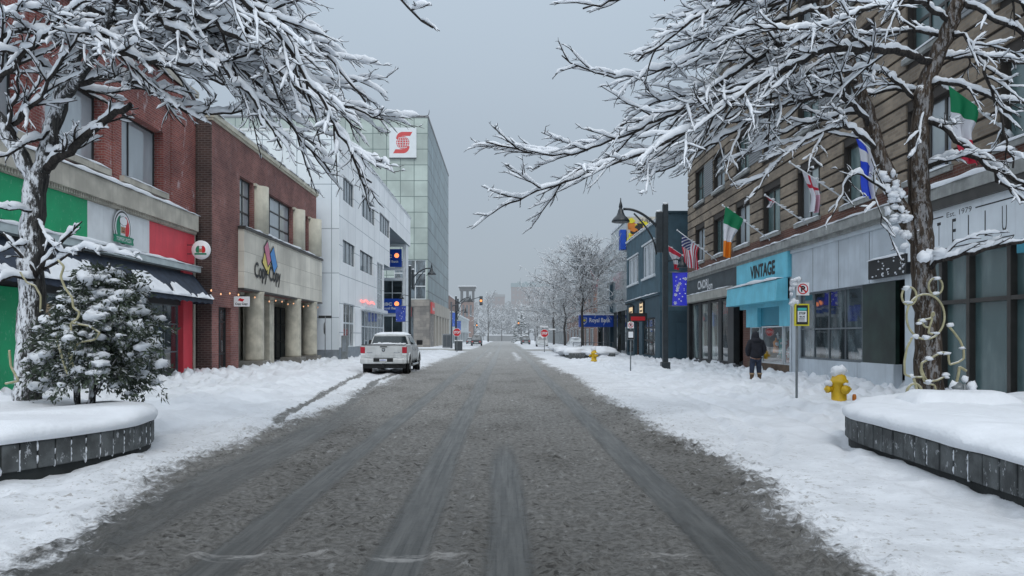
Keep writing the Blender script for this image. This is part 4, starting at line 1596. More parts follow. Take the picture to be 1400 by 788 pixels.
for a, c in ((20.33, 21.3), (19.13, 20.2), (17.58, 19.0), (16.13, 17.45), (14.63, 16.0), (13.13, 14.5), (11.63, 13)):
    for d_, e_ in ((.26, 2.5), (2.6, 3.75)):
        t_ = rnd.uniform(-.004, .004)
        g.quad(P(a, d_, -.15 + t_), P(c, d_, -.15 - t_), P(c, e_, -.15), P(a, e_, -.15 + t_))
g.build('pane', glass_teal, cf)
s = MB()
snowcap(s, P, 10, 21.6, .0, .36, 5.5, .16, 77, .1)
s.build('snow', snow_m, cf)
mb = MB()
mb.pbox(P, 10, 16.5, 3.45, 3.74, -.2, .5)
mb.build('teal_awning', turquoise_dark, cf)

# ---- slate blue building
XS = 10.3
P = right_wall(XS)
b = thing('slate_blue_building', (XS, 58, 0), 'slate blue two storey building with white framed windows and lit posters', 'building')
ops = [(52.6, 57.2, 5.95, 8.35), (59.2, 63.9, 5.9, 8.05)]
shop = [(52.6, 57.5, .35, 3.0), (58.9, 61.0, .1, 3.0), (61.5, 64.3, .4, 3.0)]
Q = front_wall(51.0)
mb = MB()
facade(mb, P, 51, 64.8, 4.6, 9.5, ops, .25)
facade(mb, P, 51, 64.8, 0, 4.45, shop, .35, 1)
facade(mb, Q, XS, XS + 6, 0, 9.9, [], .2, 0)
facade(mb, front_wall(50.97), XS + .02, XS + 6, 0, 3.4, [], .2, 1)
mb.box(XS, XS + 12, 64.8, 64.83, 0, 9.5)
mb.build('wall', [slate_blue, slate_blue2], b)
r = MB()
roof_back(r, XS, XS + 12, 51, 64.8, 9.45)
r.pbox(P, 50.95, 64.9, 9.5, 9.62, -.25, .1)
r.pbox(Q, XS + .3, XS + 6, 9.9, 10.02, -.25, .1, 1)
r.mat = 2
snowcap(r, P, 51, 64.9, -.2, .13, 9.62, .10, 81, .25)
snowcap(r, P, 51, 64.9, .0, .16, 4.6, .08, 83, .25)
r.mat = 1
r.pbox(P, 50.97, 64.85, 4.45, 4.6, -.1, .12)
r.build('roof_edge', [white_trim, slate_blue2, snow_m], b)
for o in ops:
    window(b, P, *o, [.3, .4, .66, .76], [], white_trim, glass_blind, .12, .12, .16)
    s = MB()
    s.pbox(P, o[0] - .15, o[1] + .15, o[2] - .14, o[2], -.05, .14)
    s.pbox(P, o[0] - .15, o[1] + .15, o[3], o[3] + .1, -.05, .10)
    s.build('window_trim', white_trim, b)
window(b, P, *shop[0], 3, [.4, .75], dark_frame, glass_shop, .2, .1, .12, 'shop_window')
window(b, P, *shop[1], 1, [.8], rust_brick, glass_dark, .3, .2, .1, 'shop_door')
window(b, P, *shop[2], 2, [.7], dark_frame, glass_shop, .2, .1, .1, 'shop_window')
for (a, c, v0_, v1_) in ((56.5, 58.1, 3.28, 4.3), (61.0, 63.0, 2.75, 4.15)):
    s = MB()
    s.pbox(P, a, c, v0_, v1_, .02, .12, 0)
    s.pbox(P, a + .14, c - .14, v0_ + .12, v1_ - .12, .12, .13, 1)
    for q in range(3):
        s.pbox(P, a + .3, c - .3, v0_ + .25 + q * .3, v0_ + .37 + q * .3, .13, .135, 2)
    for q in (.3, .7):
        uu = a + (c - a) * q
        s.tube([P(uu, v1_ + .05, .03), P(uu, v1_ + .2, .25), P(uu, v1_ + .16, .42)], .03, 6, 3)
        s.lathe([(.04, .0), (.12, -.1)], P(uu, v1_ + .18, .44), 8, 3)
    s.build('lit_poster', [dark_frame, poster_glow, wood_brown, dark_frame], b)
s = MB()
Qs = front_wall(54.6)
s.pbox(Qs, XS - 1.5, XS - .2, 2.75, 3.35, 0, .15, 0)
s.pbox(Qs, XS - 1.35, XS - .35, 2.82, 3.1, .15, .16, 1)
s.pbox(Qs, XS - .9, XS - .86, 3.35, 4.0, .05, .09, 0)
s.build('projecting_sign', [dark_frame, sign_red], b)
mb = MB()
mb.pbox(front_wall(50.9), XS + 1.1, XS + 2.3, 0, 2.6, 0, .06)
mb.build('side_door', slate_blue2, b)

# ---- grey glass bank
XG = 10.5
P = right_wall(XG)
b = thing('glass_bank_building', (XG, 75, 0), 'grey glass bank building with painted mural wall and blue fascia sign', 'building')
mb = MB()
facade(mb, P, 66, 75.6, 4.0, 11.7)
facade(mb, P, 75.6, 87, 4.0, 10.6)
mb.box(XG, XG + 14, 87, 87.05, 0, 10.6)
mb.box(XG, XG + 14, 75.6, 75.62, 10.6, 11.7)
mb.build('glazed_wall', glass_grid, b)
mb = MB()
mb.box(XG, XG + 14, 66, 66.05, 0, 12.0)
mb.build('side_wall', limestone, b)
r = MB()
roof_back(r, XG, XG + 14, 66, 75.6, 11.69)
roof_back(r, XG, XG + 14, 75.6, 87, 10.59)
r.pbox(P, 66, 75.7, 11.7, 11.9, -.3, .1)
r.pbox(P, 75.7, 87.1, 10.6, 10.8, -.3, .1)
r.build('roof', snow_m, b)
Q = front_wall(65.98)
m_ = MB()
m_.pbox(Q, XG + .1, XG + 1.0, 9.5, 11.9, 0, .03, 0)
m_.pbox(Q, XG + 1.0, XG + 4.0, 9.5, 10.4, 0, .02, 0)
rr = random.Random(3)
for q in range(46):
    x = XG + rr.uniform(.15, 3.0)
    z = rr.uniform(9.6, 11.7 - .45 * max(0, x - XG - .8))
    m_.add([Q(x + .34 * math.cos(a) * rr.uniform(.6, 1.3), z + .25 * math.sin(a) * rr.uniform(.6, 1.3), .035 + q * .0015) for a in np.linspace(0, 6.28, 6)[:-1]], [(0, 1, 2, 3, 4)], rr.choice([1, 1, 2, 2, 2, 3]))
for q in range(14):
    x = XG + 1.2 + q * .14
    m_.pbox(Q, x, x + .05, 11.3 + .25 * math.sin(q * 1.7), 11.75 + .12 * math.sin(q * 2.3), .02, .03, 3)
m_.build('mural', [limestone, sign_yellow, marker_orange, black_sign], b)
s = MB()
Qb = front_wall(67.0)
s.pbox(Qb, XG - .55, XG - .05, 9.2, 10.9, 0, .9)
s.build('blade_sign', rbc_blue, b)
mb = MB()
mb.box(XG + 2.5, XG + 2.6, 66, 87, 0, 4)
mb.quad((XG, 66, 3.99), (XG + 3, 66, 3.99), (XG + 3, 87, 3.99), (XG, 87, 3.99))
for k in range(5):
    mb.box(XG - .02, XG + .3, 66.2 + k * 5, 66.7 + k * 5, 0, 4)
mb.build('recessed_entrance', glass_shop, b)
mb = MB()
mb.pbox(P, 74.6, 75.2, 0, 7.0, -.1, .25)
mb.build('dark_pier', slate_blue2, b)
window(b, P, 76.6, 78.2, 4.1, 7.2, 1, 4, white_trim, glass_dark, -.05, .08, .1)
mb = MB()
Qf = front_wall(74.0)
mb.pbox(Qf, 7.2, 10.45, 2.62, 3.75, -.9, .15, 0)
mb.pbox(Qf, 7.15, 10.5, 3.75, 3.9, -.95, .2, 2)
text(mb, 'Royal Bank', Qf, 8.15, 2.95, .155, 2.0, .52, 1, 1, .012)
mb.poly(Qf, [(7.4, 3.5), (7.9, 3.5), (7.9, 3.1), (7.65, 2.85), (7.4, 3.1)], .156, 1)
mb.poly(Qf, [(7.44, 3.46), (7.86, 3.46), (7.86, 3.12), (7.65, 2.92), (7.44, 3.12)], .160, 0)
mb.disc(Qf, 7.68, 3.25, .164, .12, .12, 3)
mb.build('fascia_sign', [rbc_blue, white_paint, snow_m, sign_yellow], b)
mb = MB()
for x in (7.4, 9.6):
    mb.box(x, x + .25, 74.2, 74.45, 0, 2.62)
mb.build('canopy_post', grey_frame, b)

# ---- farther right: brown block behind the trees, low shops
for nm, x0, y0, y1, h, mt, lab in (('brown_block', 12.2, 104, 150, 9.3, 'far_brick', 'brown brick block behind the snowy street trees'), ('grey_shop_row', 12.0, 152, 235, 6.5, 'grey_far', 'low grey shop row farthest along the right side')):
    P = right_wall(x0)
    b = thing(nm, (x0, (y0 + y1) / 2, 0), lab, 'building')
    n = int((y1 - y0) / 6)
    ops = [(y0 + 2 + 6 * k, y0 + 5 + 6 * k, h - 3.2, h - 1.3) for k in range(n)] + [(y0 + 1.5 + 6 * k, y0 + 6 + 6 * k, .4, 2.9) for k in range(n)]
    mb = MB()
    facade(mb, P, y0, y1, 0, h, ops, .25)
    mb.box(x0, x0 + 14, y0, y0 + .05, 0, h)
    mb.build('wall', MAT[mt], b)
    for o in ops:
        window(b, P, *o, 2, 1, white_far, glass_far, .15, .12, .1)
    mb = MB()
    mb.box(x0 - .2, x0 + 14, y0 - .2, y1, h, h + .35)
    mb.build('roof', snow_far, b)

# ================================================================== TREES
def bark(name, dark, lite, frost, haze=False):
    m, nt, N, Lk = nodes(name)
    n = noise_(nt, 1.0, 6, pos_(nt, (26, 26, 3.0)), .65)
    c = mixc(nt, ramp_(nt, n, .35, .65), dark, lite)
    g = N('ShaderNodeNewGeometry')
    s3 = N('ShaderNodeSeparateXYZ')
    Lk(g.outputs['Normal'], s3.inputs[0])
    # snow driven against the side that faced the wind (towards -Y and -X), plus what settles on top
    wind = math_(nt, 'ADD', math_(nt, 'MULTIPLY', s3.outputs[1], -.75), math_(nt, 'MULTIPLY', s3.outputs[0], -.25))
    f1 = noise_(nt, 1.0, 6, pos_(nt, (16, 16, 5)), .75)
    k = math_(nt, 'ADD', math_(nt, 'MULTIPLY', wind, .25), f1)
    fr = math_(nt, 'MULTIPLY', ramp_(nt, k, .60 if frost > .5 else .66, .73 if frost > .5 else .76), frost)
    c = mixc(nt, fr, c, SNOW)
    c = snow_on(nt, c, .9, 14, .62)
    p = principled(nt, c, .9, 0, .2, n, .03, .8)
    return finish(m, nt, p.outputs[0], haze)


bark_left = bark('bark_frosted', (.018, .019, .020), (.075, .072, .068), .9)
bark_right = bark('bark_brown', (.028, .021, .016), (.10, .077, .060), .25)
twig_m = bark('twig_bark', (.016, .015, .015), (.05, .044, .040), .0)
tree_snow = snow_material('branch_snow', (.80, .835, .88), 22, .02)


def smooth_path(pts, n):
    pts = np.array([tuple(p) for p in pts], float)
    d = np.concatenate([[0], np.cumsum(np.linalg.norm(np.diff(pts, axis=0), axis=1))])
    t = np.linspace(0, d[-1], n)
    if len(pts) > 3:
        # catmull-rom style smoothing
        q = np.stack([np.interp(t, d, pts[:, k]) for k in range(3)], 1)
        for _ in range(2):
            q[1:-1] = .25 * q[:-2] + .5 * q[1:-1] + .25 * q[2:]
        return q, d[-1]
    return np.stack([np.interp(t, d, pts[:, k]) for k in range(3)], 1), d[-1]


class Tree:
    def __init__(s, seed, twig=1.0, snow=1.0):
        s.rng = np.random.RandomState(seed)
        s.br = []       # (pts, radii, level)
        s.twig, s.snow = twig, snow

    def grow(s, start, dirn, length, r0, level, droop=.0, wig=.16):
        rng = s.rng
        n = 6 if level >= 3 else 7 + int(length * 2.5)
        st = length / (n - 1)
        p = np.array(start, float)
        d = np.array(dirn, float)
        d /= np.linalg.norm(d)
        pts = [p.copy()]
        for k in range(n - 1):
            d = d + rng.normal(0, wig, 3)
            d[2] += droop * st
            d /= np.linalg.norm(d)
            p = p + d * st
            pts.append(p.copy())
        pts = np.array(pts)
        rad = r0 * np.linspace(1, .38, n)
        s.br.append((pts, rad, level))
        return pts, rad

    def limb(s, pts, r0, r1, level=0, n=None):
        L = sum((Vector(b) - Vector(a)).length for a, b in zip(pts, pts[1:]))
        n = n or max(6, int(L * 7))
        q, L = smooth_path(pts, n)
        jit = s.rng.normal(0, .018, (n, 3))
        jit[0] = jit[-1] = 0
        q = q + jit
        rad = np.linspace(r0, r1, n) ** 1.0
        s.br.append((q, rad, level))
        return q, rad, L

    def fork(s, pts, rad, level, start=.18, gap=None, maxlevel=3, scale=1.0, flat=.55, bias=(0, 0, 0), ang=(18, 44)):
        """side shoots all along a branch, alternating sides; recursive"""
        rng = s.rng
        L = np.linalg.norm(np.diff(pts, axis=0), axis=1).sum()
        gap = gap or {1: .20, 2: .145, 3: .115}[level]
        cum = np.concatenate([[0], np.cumsum(np.linalg.norm(np.diff(pts, axis=0), axis=1))])
        x = L * start + rng.uniform(0, gap)
        sgn = 1
        while x < L * .985:
            k = min(len(pts) - 2, max(0, np.searchsorted(cum, x) - 1))
            f = (x - cum[k]) / max(1e-6, cum[k + 1] - cum[k])
            pos = pts[k] * (1 - f) + pts[k + 1] * f
            t = pts[k + 1] - pts[k]
            t /= np.linalg.norm(t) + 1e-9
            r_here = rad[k]
            # side direction: mostly level, some up or down
            side = np.cross(t, [0, 0, 1.0])
            if np.linalg.norm(side) < .2:
                side = np.array([math.cos(x * 9), math.sin(x * 9), 0])
            side /= np.linalg.norm(side)
            upv = np.cross(side, t)
            a = rng.normal(0, 1 - flat) + (0 if sgn > 0 else math.pi)
            rad_dir = side * math.cos(a) + upv * math.sin(a)
            th = R(rng.uniform(*ang))
            d = t * math.cos(th) + rad_dir * math.sin(th) + np.array(bias) + np.array([0, 0, .04])
            rem = 1 - x / L
            base = {1: .42 * L * (.25 + .75 * rem), 2: .46 * L * (.4 + .7 * rem), 3: .5 * L * (.4 + .6 * rem)}[level]
            base = min(base, {1: 1.5, 2: .78, 3: .36}[level] * scale * ((.45 + .75 * rem) if level == 1 else 1))
            ln = max({1: .25, 2: .14, 3: .07}[level] * scale, base * rng.uniform(.6, 1.25))
            r0 = max({1: .0125, 2: .0074, 3: .0054}[level] * s.twig, min(r_here * .62, {1: .022, 2: .013, 3: .008}[level] * s.twig))
            q, qr = s.grow(pos, d, ln, r0, level, droop={1: -.08, 2: .0, 3: .35}[level], wig={1: .085, 2: .12, 3: .16}[level])
            if level < maxlevel:
                s.fork(q, qr, level + 1, .15, None, maxlevel, scale, flat * .7, tuple(.5 * c for c in bias))
            x += gap * rng.uniform(.6, 1.45)
            sgn = -sgn if rng.rand() < .8 else sgn

    def mesh(s, lo, hi):
        mb = MB()
        for pts, rad, lv in s.br:
            if lo <= lv <= hi:
                sides = 12 if lv < 0 else (8 if lv == 0 else (5 if lv == 1 else 4))
                mb.tube(pts, rad, sides, 0, lv < 1)
        return mb

    def snow_mesh(s, maxlevel=3, minlevel=0):
        rng = s.rng
        mb = MB()
        for pts, rad, lv in s.br:
            if lv > maxlevel or lv < minlevel:
                continue
            seg = np.linalg.norm(np.diff(pts, axis=0), axis=1)
            L = seg.sum()
            step = .045 if lv == 0 else (.05 if lv == 1 else .05)
            n = max(4, min(70, int(L / step)))
            cum = np.concatenate([[0], np.cumsum(seg)])
            t = np.linspace(0, L * (.97 if lv < 3 else .8), n)
            P_ = np.stack([np.interp(t, cum, pts[:, k]) for k in range(3)], 1)
            rb = np.interp(t, cum, rad)
            tan = np.gradient(P_, axis=0)
            tan /= np.linalg.norm(tan, axis=1)[:, None] + 1e-9
            slope = np.abs(tan[:, 2])
            hor = np.clip(1.25 * np.sqrt(np.maximum(0, 1 - slope ** 2)) - .25, 0, 1)
            ph = rng.uniform(0, 200)
            lump = vnoise(t * 7 + ph, t * 0 + lv, 3)
            lump2 = vnoise(t * 22 + ph, t * 0 + lv, 5)
            load = np.clip(.36 + 1.0 * lump + .45 * (lump2 - .5), .0, 1.6)
            cap = {0: .047, 1: .033, 2: .020, 3: .0105}.get(lv, .055) * s.snow
            h = (cap * load + .35 * rb * (lump > .25)) * hor
            e = np.minimum(1, np.minimum(np.arange(n), np.arange(n)[::-1]) / max(1.5, n * .12))
            h = h * np.sqrt(e) + .0005
            if rng.rand() < (.02, .05, .14, .55)[min(3, max(0, lv))]:
                continue
            hw = np.maximum(h * .80, np.minimum(rb * .9, h * 1.3))
            side = np.cross(tan, [0, 0, 1.0])
            side /= np.linalg.norm(side, axis=1)[:, None] + 1e-6
            upv = np.cross(side, tan)
            C = P_ + upv * (rb * .45 + h * .74)[:, None]
            sides = 7 if lv <= 1 else 5
            ang = np.arange(sides) * 2 * np.pi / sides + .3
            V = C[:, None, :] + side[:, None, :] * (np.cos(ang)[None, :] * hw[:, None])[..., None] + upv[:, None, :] * (np.sin(ang)[None, :] * h[:, None])[..., None]
            V = V + rng.normal(0, 1, V.shape) * (h * .10)[:, None, None]
            i = np.arange(n - 1)[:, None] * sides
            j = np.arange(sides)[None, :]
            k = (j + 1) % sides
            mb.add(V.reshape(-1, 3), np.stack([i + j, i + k, i + sides + k, i + sides + j], -1).reshape(-1, 4), 0, True)
        return mb


def PP(pts):
    return [at(*p) for p in pts]


# ---------------------------------------------------------------- left street tree
T = Tree(11, 1.0, 1.15)
tr = T.limb(PP([(38, 580, 12.2), (40, 500, 12.2), (43, 420, 12.2), (44, 330, 12.2), (46, 262, 12.2), (52, 236, 12.2)]), .215, .165, -1, 26)
fA = T.limb(PP([(50, 250, 12.2), (30, 215, 12.15), (8, 180, 12.1), (-30, 120, 12), (-60, 40, 12)]), .125, .09, -1, 18)
fB = T.limb(PP([(52, 240, 12.2), (70, 185, 12.3), (86, 130, 12.4), (103, 70, 12.5), (118, 10, 12.5), (128, -60, 12.4), (140, -130, 12.2)]), .135, .075, -1, 24)
fC = T.limb(PP([(84, 140, 12.4), (108, 110, 12.0), (128, 75, 11.6), (150, 20, 11.3), (165, -50, 11)]), .085, .06, -1, 18)
limbs = [
    # stub, then long arching limbs sweeping down to the right
    ([(56, 232, 12.2), (95, 208, 12.0), (125, 180, 11.8), (152, 155, 11.6), (180, 143, 11.5)], .075, .045, .75),
    ([(104, 116, 12.1), (140, 106, 11.8), (185, 108, 11.4), (225, 138, 11.2), (265, 158, 11.0), (330, 152, 10.8)], .05, .016, .8),
    ([(68, 8, 12.4), (95, 30, 11.6), (125, 48, 11.1), (150, 66, 10.8), (190, 82, 10.6), (240, 88, 10.4), (300, 84, 10.2), (342, 74, 10.0)], .06, .016, 1.0),
    ([(120, -10, 12.5), (180, 12, 11.8), (240, 34, 11.3), (290, 62, 11.0), (340, 100, 10.8), (385, 150, 10.6), (420, 200, 10.5), (452, 236, 10.4)], .06, .012, 1.0),
    ([(130, -60, 12.4), (210, -20, 11.6), (280, 10, 11.1), (345, 45, 10.8), (400, 90, 10.6), (450, 130, 10.5), (490, 155, 10.4), (524, 164, 10.3)], .062, .011, 1.0),
    ([(150, 0, 11.4), (220, 2, 10.6), (290, 28, 10.2), (350, 72, 9.9), (405, 118, 9.7), (452, 165, 9.6), (485, 205, 9.5), (522, 222, 9.5)], .055, .010, 1.0),
    ([(140, -120, 12.2), (230, -60, 11.4), (300, -30, 11.0), (360, 0, 10.8), (395, 30, 10.6), (440, 70, 10.5), (470, 104, 10.4), (500, 140, 10.4)], .062, .012, 1.0),
    ([(165, -50, 11.0), (240, -50, 10.3), (310, -14, 9.8), (365, 30, 9.5), (405, 80, 9.3), (436, 130, 9.2), (470, 190, 9.1), (486, 236, 9.1), (508, 250, 9.1)], .058, .011, 1.0),
    ([(160, -30, 11.2), (215, 25, 10.6), (262, 52, 10.2), (310, 96, 10.0), (350, 140, 9.9), (375, 180, 9.8), (386, 205, 9.8)], .05, .012, .9),
    ([(118, 40, 12.5), (160, 66, 12.9), (220, 84, 13.3), (280, 108, 13.5), (340, 120, 13.7), (400, 140, 13.8)], .05, .014, 1.0),
    ([(110, 40, 12.5), (80, 25, 12.0), (45, 5, 11.6), (10, -5, 11.2), (-40, -10, 11)], .05, .015, .9),
    ([(92, 110, 12.4), (60, 90, 11.9), (30, 72, 11.5), (0, 68, 11.2), (-40, 70, 11)], .045, .014, .9),
    ([(10, 182, 12.1), (40, 150, 11.7), (65, 118, 11.4), (90, 70, 11.2), (120, 40, 11)], .04, .014, .7),
    ([(-25, 128, 12.0), (10, 100, 11.7), (48, 60, 11.4), (90, 20, 11.1), (140, -20, 11)], .045, .014, .9),
    ([(75, 176, 12.3), (40, 196, 11.9), (12, 214, 11.7), (-20, 222, 11.5)], .035, .014, .6),
    ([(62, 210, 12.2), (80, 206, 12.0), (100, 198, 11.9), (85, 190, 11.8)], .03, .012, .45),
    # low shoots on the trunk
    ([(52, 372, 12.1), (75, 345, 11.9), (95, 318, 11.8), (112, 303, 11.7)], .04, .010, .35),
    ([(50, 378, 12.1), (30, 350, 12.0), (12, 322, 11.9), (4, 318, 11.9)], .035, .014, .5),
    ([(48, 384, 12.1), (25, 372, 11.9), (5, 385, 11.8), (-20, 400, 11.7)], .032, .014, .5),
    ([(60, 368, 12.1), (90, 352, 11.8), (120, 338, 11.6), (150, 344, 11.5), (190, 354, 11.4)], .026, .006, .26),
    ([(44, 290, 12.1), (20, 288, 11.9), (-10, 282, 11.7)], .022, .012, .5),
    ([(52, 300, 12.1), (64, 330, 11.9), (86, 348, 11.7), (108, 350, 11.6)], .022, .010, .5),
    ([(44, 330, 12.1), (20, 336, 11.9), (-8, 345, 11.8)], .02, .010, .5),
    ([(118, 10, 12.5), (170, 40, 12.6), (235, 58, 12.6), (300, 90, 12.5), (352, 128, 12.4), (400, 176, 12.3), (432, 198, 12.3)], .05, .011, .95),
    ([(125, -40, 12.5), (200, -8, 12.9), (270, 20, 13.1), (340, 48, 13.2), (405, 96, 13.2), (455, 148, 13.2), (494, 178, 13.2)], .05, .011, .95),
    ([(110, 45, 12.5), (150, 52, 11.9), (200, 50, 11.4), (255, 66, 11.1), (300, 62, 10.9), (360, 88, 10.7), (402, 136, 10.6)], .045, .011, .9),
    ([(90, 115, 12.4), (130, 130, 12.9), (170, 124, 13.2), (215, 118, 13.4), (262, 128, 13.6)], .035, .012, .7),
    ([(20, 196, 12.1), (10, 160, 11.8), (30, 120, 11.5), (20, 80, 11.3)], .03, .012, .6),
    ([(-40, 100, 12.0), (0, 50, 11.8), (40, 40, 11.5), (90, 50, 11.2), (130, 66, 11.0)], .04, .012, .8),
    ([(-50, 60, 12.0), (0, 20, 11.6), (50, 10, 11.3), (100, -10, 11.0)], .04, .012, .8),
    # a limb that passes overhead and dips into the sky
    ([(140, -130, 12.2), (260, -170, 11.0), (380, -130, 10.0), (470, -70, 9.4), (525, -20, 9.1), (560, 12, 9.0), (592, 38, 8.9)], .055, .012, .42),
]
for pts, r0, r1, sc_ in limbs:
    q, rad, L = T.limb(PP(pts), r0, r1, 0)
    T.fork(q, rad, 1, .12 if L > 2 else .3, None, 3, sc_, .5, (.03, 0, 0) if pts[-1][0] > 300 else (0, 0, 0))
base = at(42, 560, 12.2)
t = thing('street_tree', (base.x, 12.2, .45), 'snow laden bare street tree with frosted dark trunk in the left block planter', 'tree', 'big street trees in the block planters')
T.mesh(-1, -1).build('trunk', bark_left, t)
cr_ = T.mesh(0, 3).build('crown', twig_m, t)
T.snow_mesh().build('branch_snow', tree_snow, cr_)
print('left tree', len(T.br))

# ---------------------------------------------------------------- right street tree
T = Tree(23, 1.0, 1.0)
tr = T.limb(PP([(1268, 575, 13.6), (1270, 500, 13.6), (1266, 430, 13.6), (1262, 360, 13.6), (1258, 280, 13.6), (1256, 215, 13.6), (1258, 165, 13.6), (1265, 120, 13.55)]), .235, .15, -1, 34)
T.limb(PP([(1260, 150, 13.6), (1276, 90, 13.5), (1296, 40, 13.3), (1316, -10, 13.1), (1340, -90, 12.8)]), .15, .10, -1, 20)
T.limb(PP([(1262, 345, 13.6), (1244, 310, 13.65), (1226, 275, 13.7), (1208, 225, 13.75), (1190, 160, 13.8), (1172, 110, 13.8), (1150, 60, 13.7), (1122, 0, 13.6), (1095, -60, 13.4)]), .135, .085, -1, 30)
limbs = [
    ([(1275, 84, 13.5), (1225, 70, 13.0), (1160, 66, 12.5), (1120, 70, 12.2), (1085, 92, 12.0), (1040, 110, 11.8), (985, 150, 11.6), (930, 188, 11.4), (870, 212, 11.2), (800, 236, 11.0), (735, 262, 10.9), (672, 290, 10.8)], .075, .010, 1.0),
    ([(1195, 175, 13.8), (1150, 128, 13.2), (1100, 134, 12.8), (1050, 152, 12.5), (1000, 180, 12.3), (960, 205, 12.1), (900, 238, 12.0), (872, 232, 11.9)], .05, .012, .9),
    ([(1150, 62, 13.7), (1090, 50, 12.8), (1030, 82, 12.3), (975, 120, 12.0), (925, 152, 11.8), (870, 180, 11.6), (800, 205, 11.4), (740, 212, 11.3), (664, 194, 11.2)], .06, .010, 1.0),
    ([(1120, 0, 13.6), (1050, -10, 12.4), (1000, 2, 11.8), (955, 22, 11.4), (925, 44, 11.2), (900, 62, 11.1), (872, 84, 11.0)], .06, .014, .8),
    ([(1100, -55, 13.4), (1000, -70, 12.0), (930, -40, 11.2), (870, -10, 10.8), (830, 6, 10.6), (797, 12, 10.5)], .055, .012, .7),
    ([(1125, 10, 13.6), (1060, 30, 12.9), (1000, 52, 12.5), (950, 80, 12.2), (900, 98, 12.0), (850, 108, 11.9), (800, 96, 11.8), (768, 76, 11.7)], .05, .010, .85),
    ([(1165, 95, 13.8), (1120, 95, 14.2), (1060, 118, 14.5), (1000, 132, 14.7), (940, 150, 14.8), (890, 160, 14.9), (848, 172, 14.9)], .048, .011, 1.0),
    ([(1200, 205, 13.75), (1160, 172, 13.3), (1120, 182, 13.0), (1080, 205, 12.8), (1045, 240, 12.6), (1030, 268, 12.5)], .04, .011, .75),
    ([(1185, 150, 13.8), (1140, 160, 14.2), (1090, 172, 14.5), (1040, 200, 14.7), (990, 222, 14.8)], .042, .011, .9),
    ([(1230, 282, 13.7), (1195, 250, 13.4), (1165, 230, 13.2), (1150, 262, 13.1), (1136, 298, 13.0)], .03, .010, .55),
    ([(1258, 125, 13.6), (1225, 120, 14.0), (1180, 132, 14.3), (1140, 150, 14.6)], .045, .012, .85),
    ([(1100, -50, 13.4), (1060, -20, 13.9), (1010, 10, 14.3), (960, 32, 14.5), (930, 60, 14.6)], .05, .012, 1.0),
    ([(1300, 30, 13.3), (1250, -2, 12.5), (1190, 10, 12.0), (1140, 32, 11.7), (1080, 44, 11.4), (1020, 34, 11.2)], .05, .012, .95),
    ([(1290, 50, 13.4), (1240, 40, 14.0), (1190, 52, 14.5), (1140, 40, 14.8)], .045, .012, .9),
    ([(1160, 75, 13.8), (1110, 68, 13.2), (1060, 80, 12.8), (1010, 112, 12.6), (960, 128, 12.4), (905, 140, 12.3), (860, 152, 12.3)], .045, .011, .9),
    ([(1175, 110, 13.8), (1130, 118, 13.0), (1085, 122, 12.6), (1030, 140, 12.3), (980, 172, 12.1), (925, 206, 12.0), (885, 222, 11.9)], .045, .011, .9),
    ([(1250, 135, 13.6), (1210, 100, 13.2), (1170, 92, 12.9), (1120, 108, 12.7), (1075, 130, 12.6)], .04, .011, .8),
    ([(1110, -20, 13.5), (1060, 5, 13.0), (1015, 18, 12.8), (970, 50, 12.7), (930, 66, 12.6), (880, 70, 12.6)], .045, .011, .85),
    # to the right
    ([(1258, 168, 13.6), (1276, 162, 13.4), (1300, 184, 13.2), (1335, 212, 12.9), (1368, 236, 12.7), (1410, 262, 12.5)], .062, .03, .6),
    ([(1262, 232, 13.6), (1290, 214, 13.2), (1325, 208, 12.8), (1352, 224, 12.6), (1370, 256, 12.4), (1412, 280, 12.2)], .055, .03, .55),
    ([(1262, 118, 13.6), (1295, 112, 13.2), (1330, 124, 12.9), (1370, 138, 12.6), (1412, 142, 12.4)], .045, .02, .65),
    ([(1316, 0, 13.1), (1345, 14, 12.8), (1370, 34, 12.5), (1412, 52, 12.3)], .055, .03, .7),
    ([(1300, 40, 13.3), (1330, 60, 12.9), (1350, 110, 12.7), (1372, 170, 12.5), (1385, 230, 12.4)], .04, .015, .7),
    ([(1330, -40, 12.9), (1370, -20, 12.5), (1400, 10, 12.2), (1430, 60, 12)], .05, .02, .8),
    ([(1275, 80, 13.5), (1310, 80, 13.9), (1350, 78, 14.2), (1410, 90, 14.4)], .04, .02, .75),
    ([(1266, 372, 13.6), (1276, 360, 13.3), (1300, 352, 13.1), (1335, 346, 12.9), (1370, 336, 12.7), (1412, 326, 12.5)], .05, .03, .45),
    ([(1268, 335, 13.6), (1290, 352, 13.4), (1302, 356, 13.3)], .03, .02, .3),
    ([(1290, 352, 13.2), (1310, 328, 13.0), (1340, 320, 12.8), (1372, 318, 12.7)], .018, .008, .4),
    ([(1262, 150, 13.6), (1258, 190, 13.2), (1252, 210, 13.1), (1240, 220, 13.0)], .03, .012, .4),
    ([(1212, 238, 13.7), (1196, 262, 13.5), (1205, 300, 13.4), (1236, 360, 13.3)], .014, .007, .35),
]
for pts, r0, r1, sc_ in limbs:
    q, rad, L = T.limb(PP(pts), r0 * .85, r1, 0)
    T.fork(q, rad, 1, .12 if L > 2 else .3, .225, 3, sc_, .5, (-.02, 0, 0) if pts[-1][0] < 1000 else (0, 0, 0))
base = at(1268, 550, 13.6)
t = thing('street_tree', (base.x, 13.6, .5), 'snow laden bare street tree with brown forked trunk wearing a rope light bear', 'tree', 'big street trees in the block planters')
T.mesh(-1, -1).build('trunk', bark_right, t)
cr_ = T.mesh(0, 3).build('crown', twig_m, t)
sm_ = T.snow_mesh()
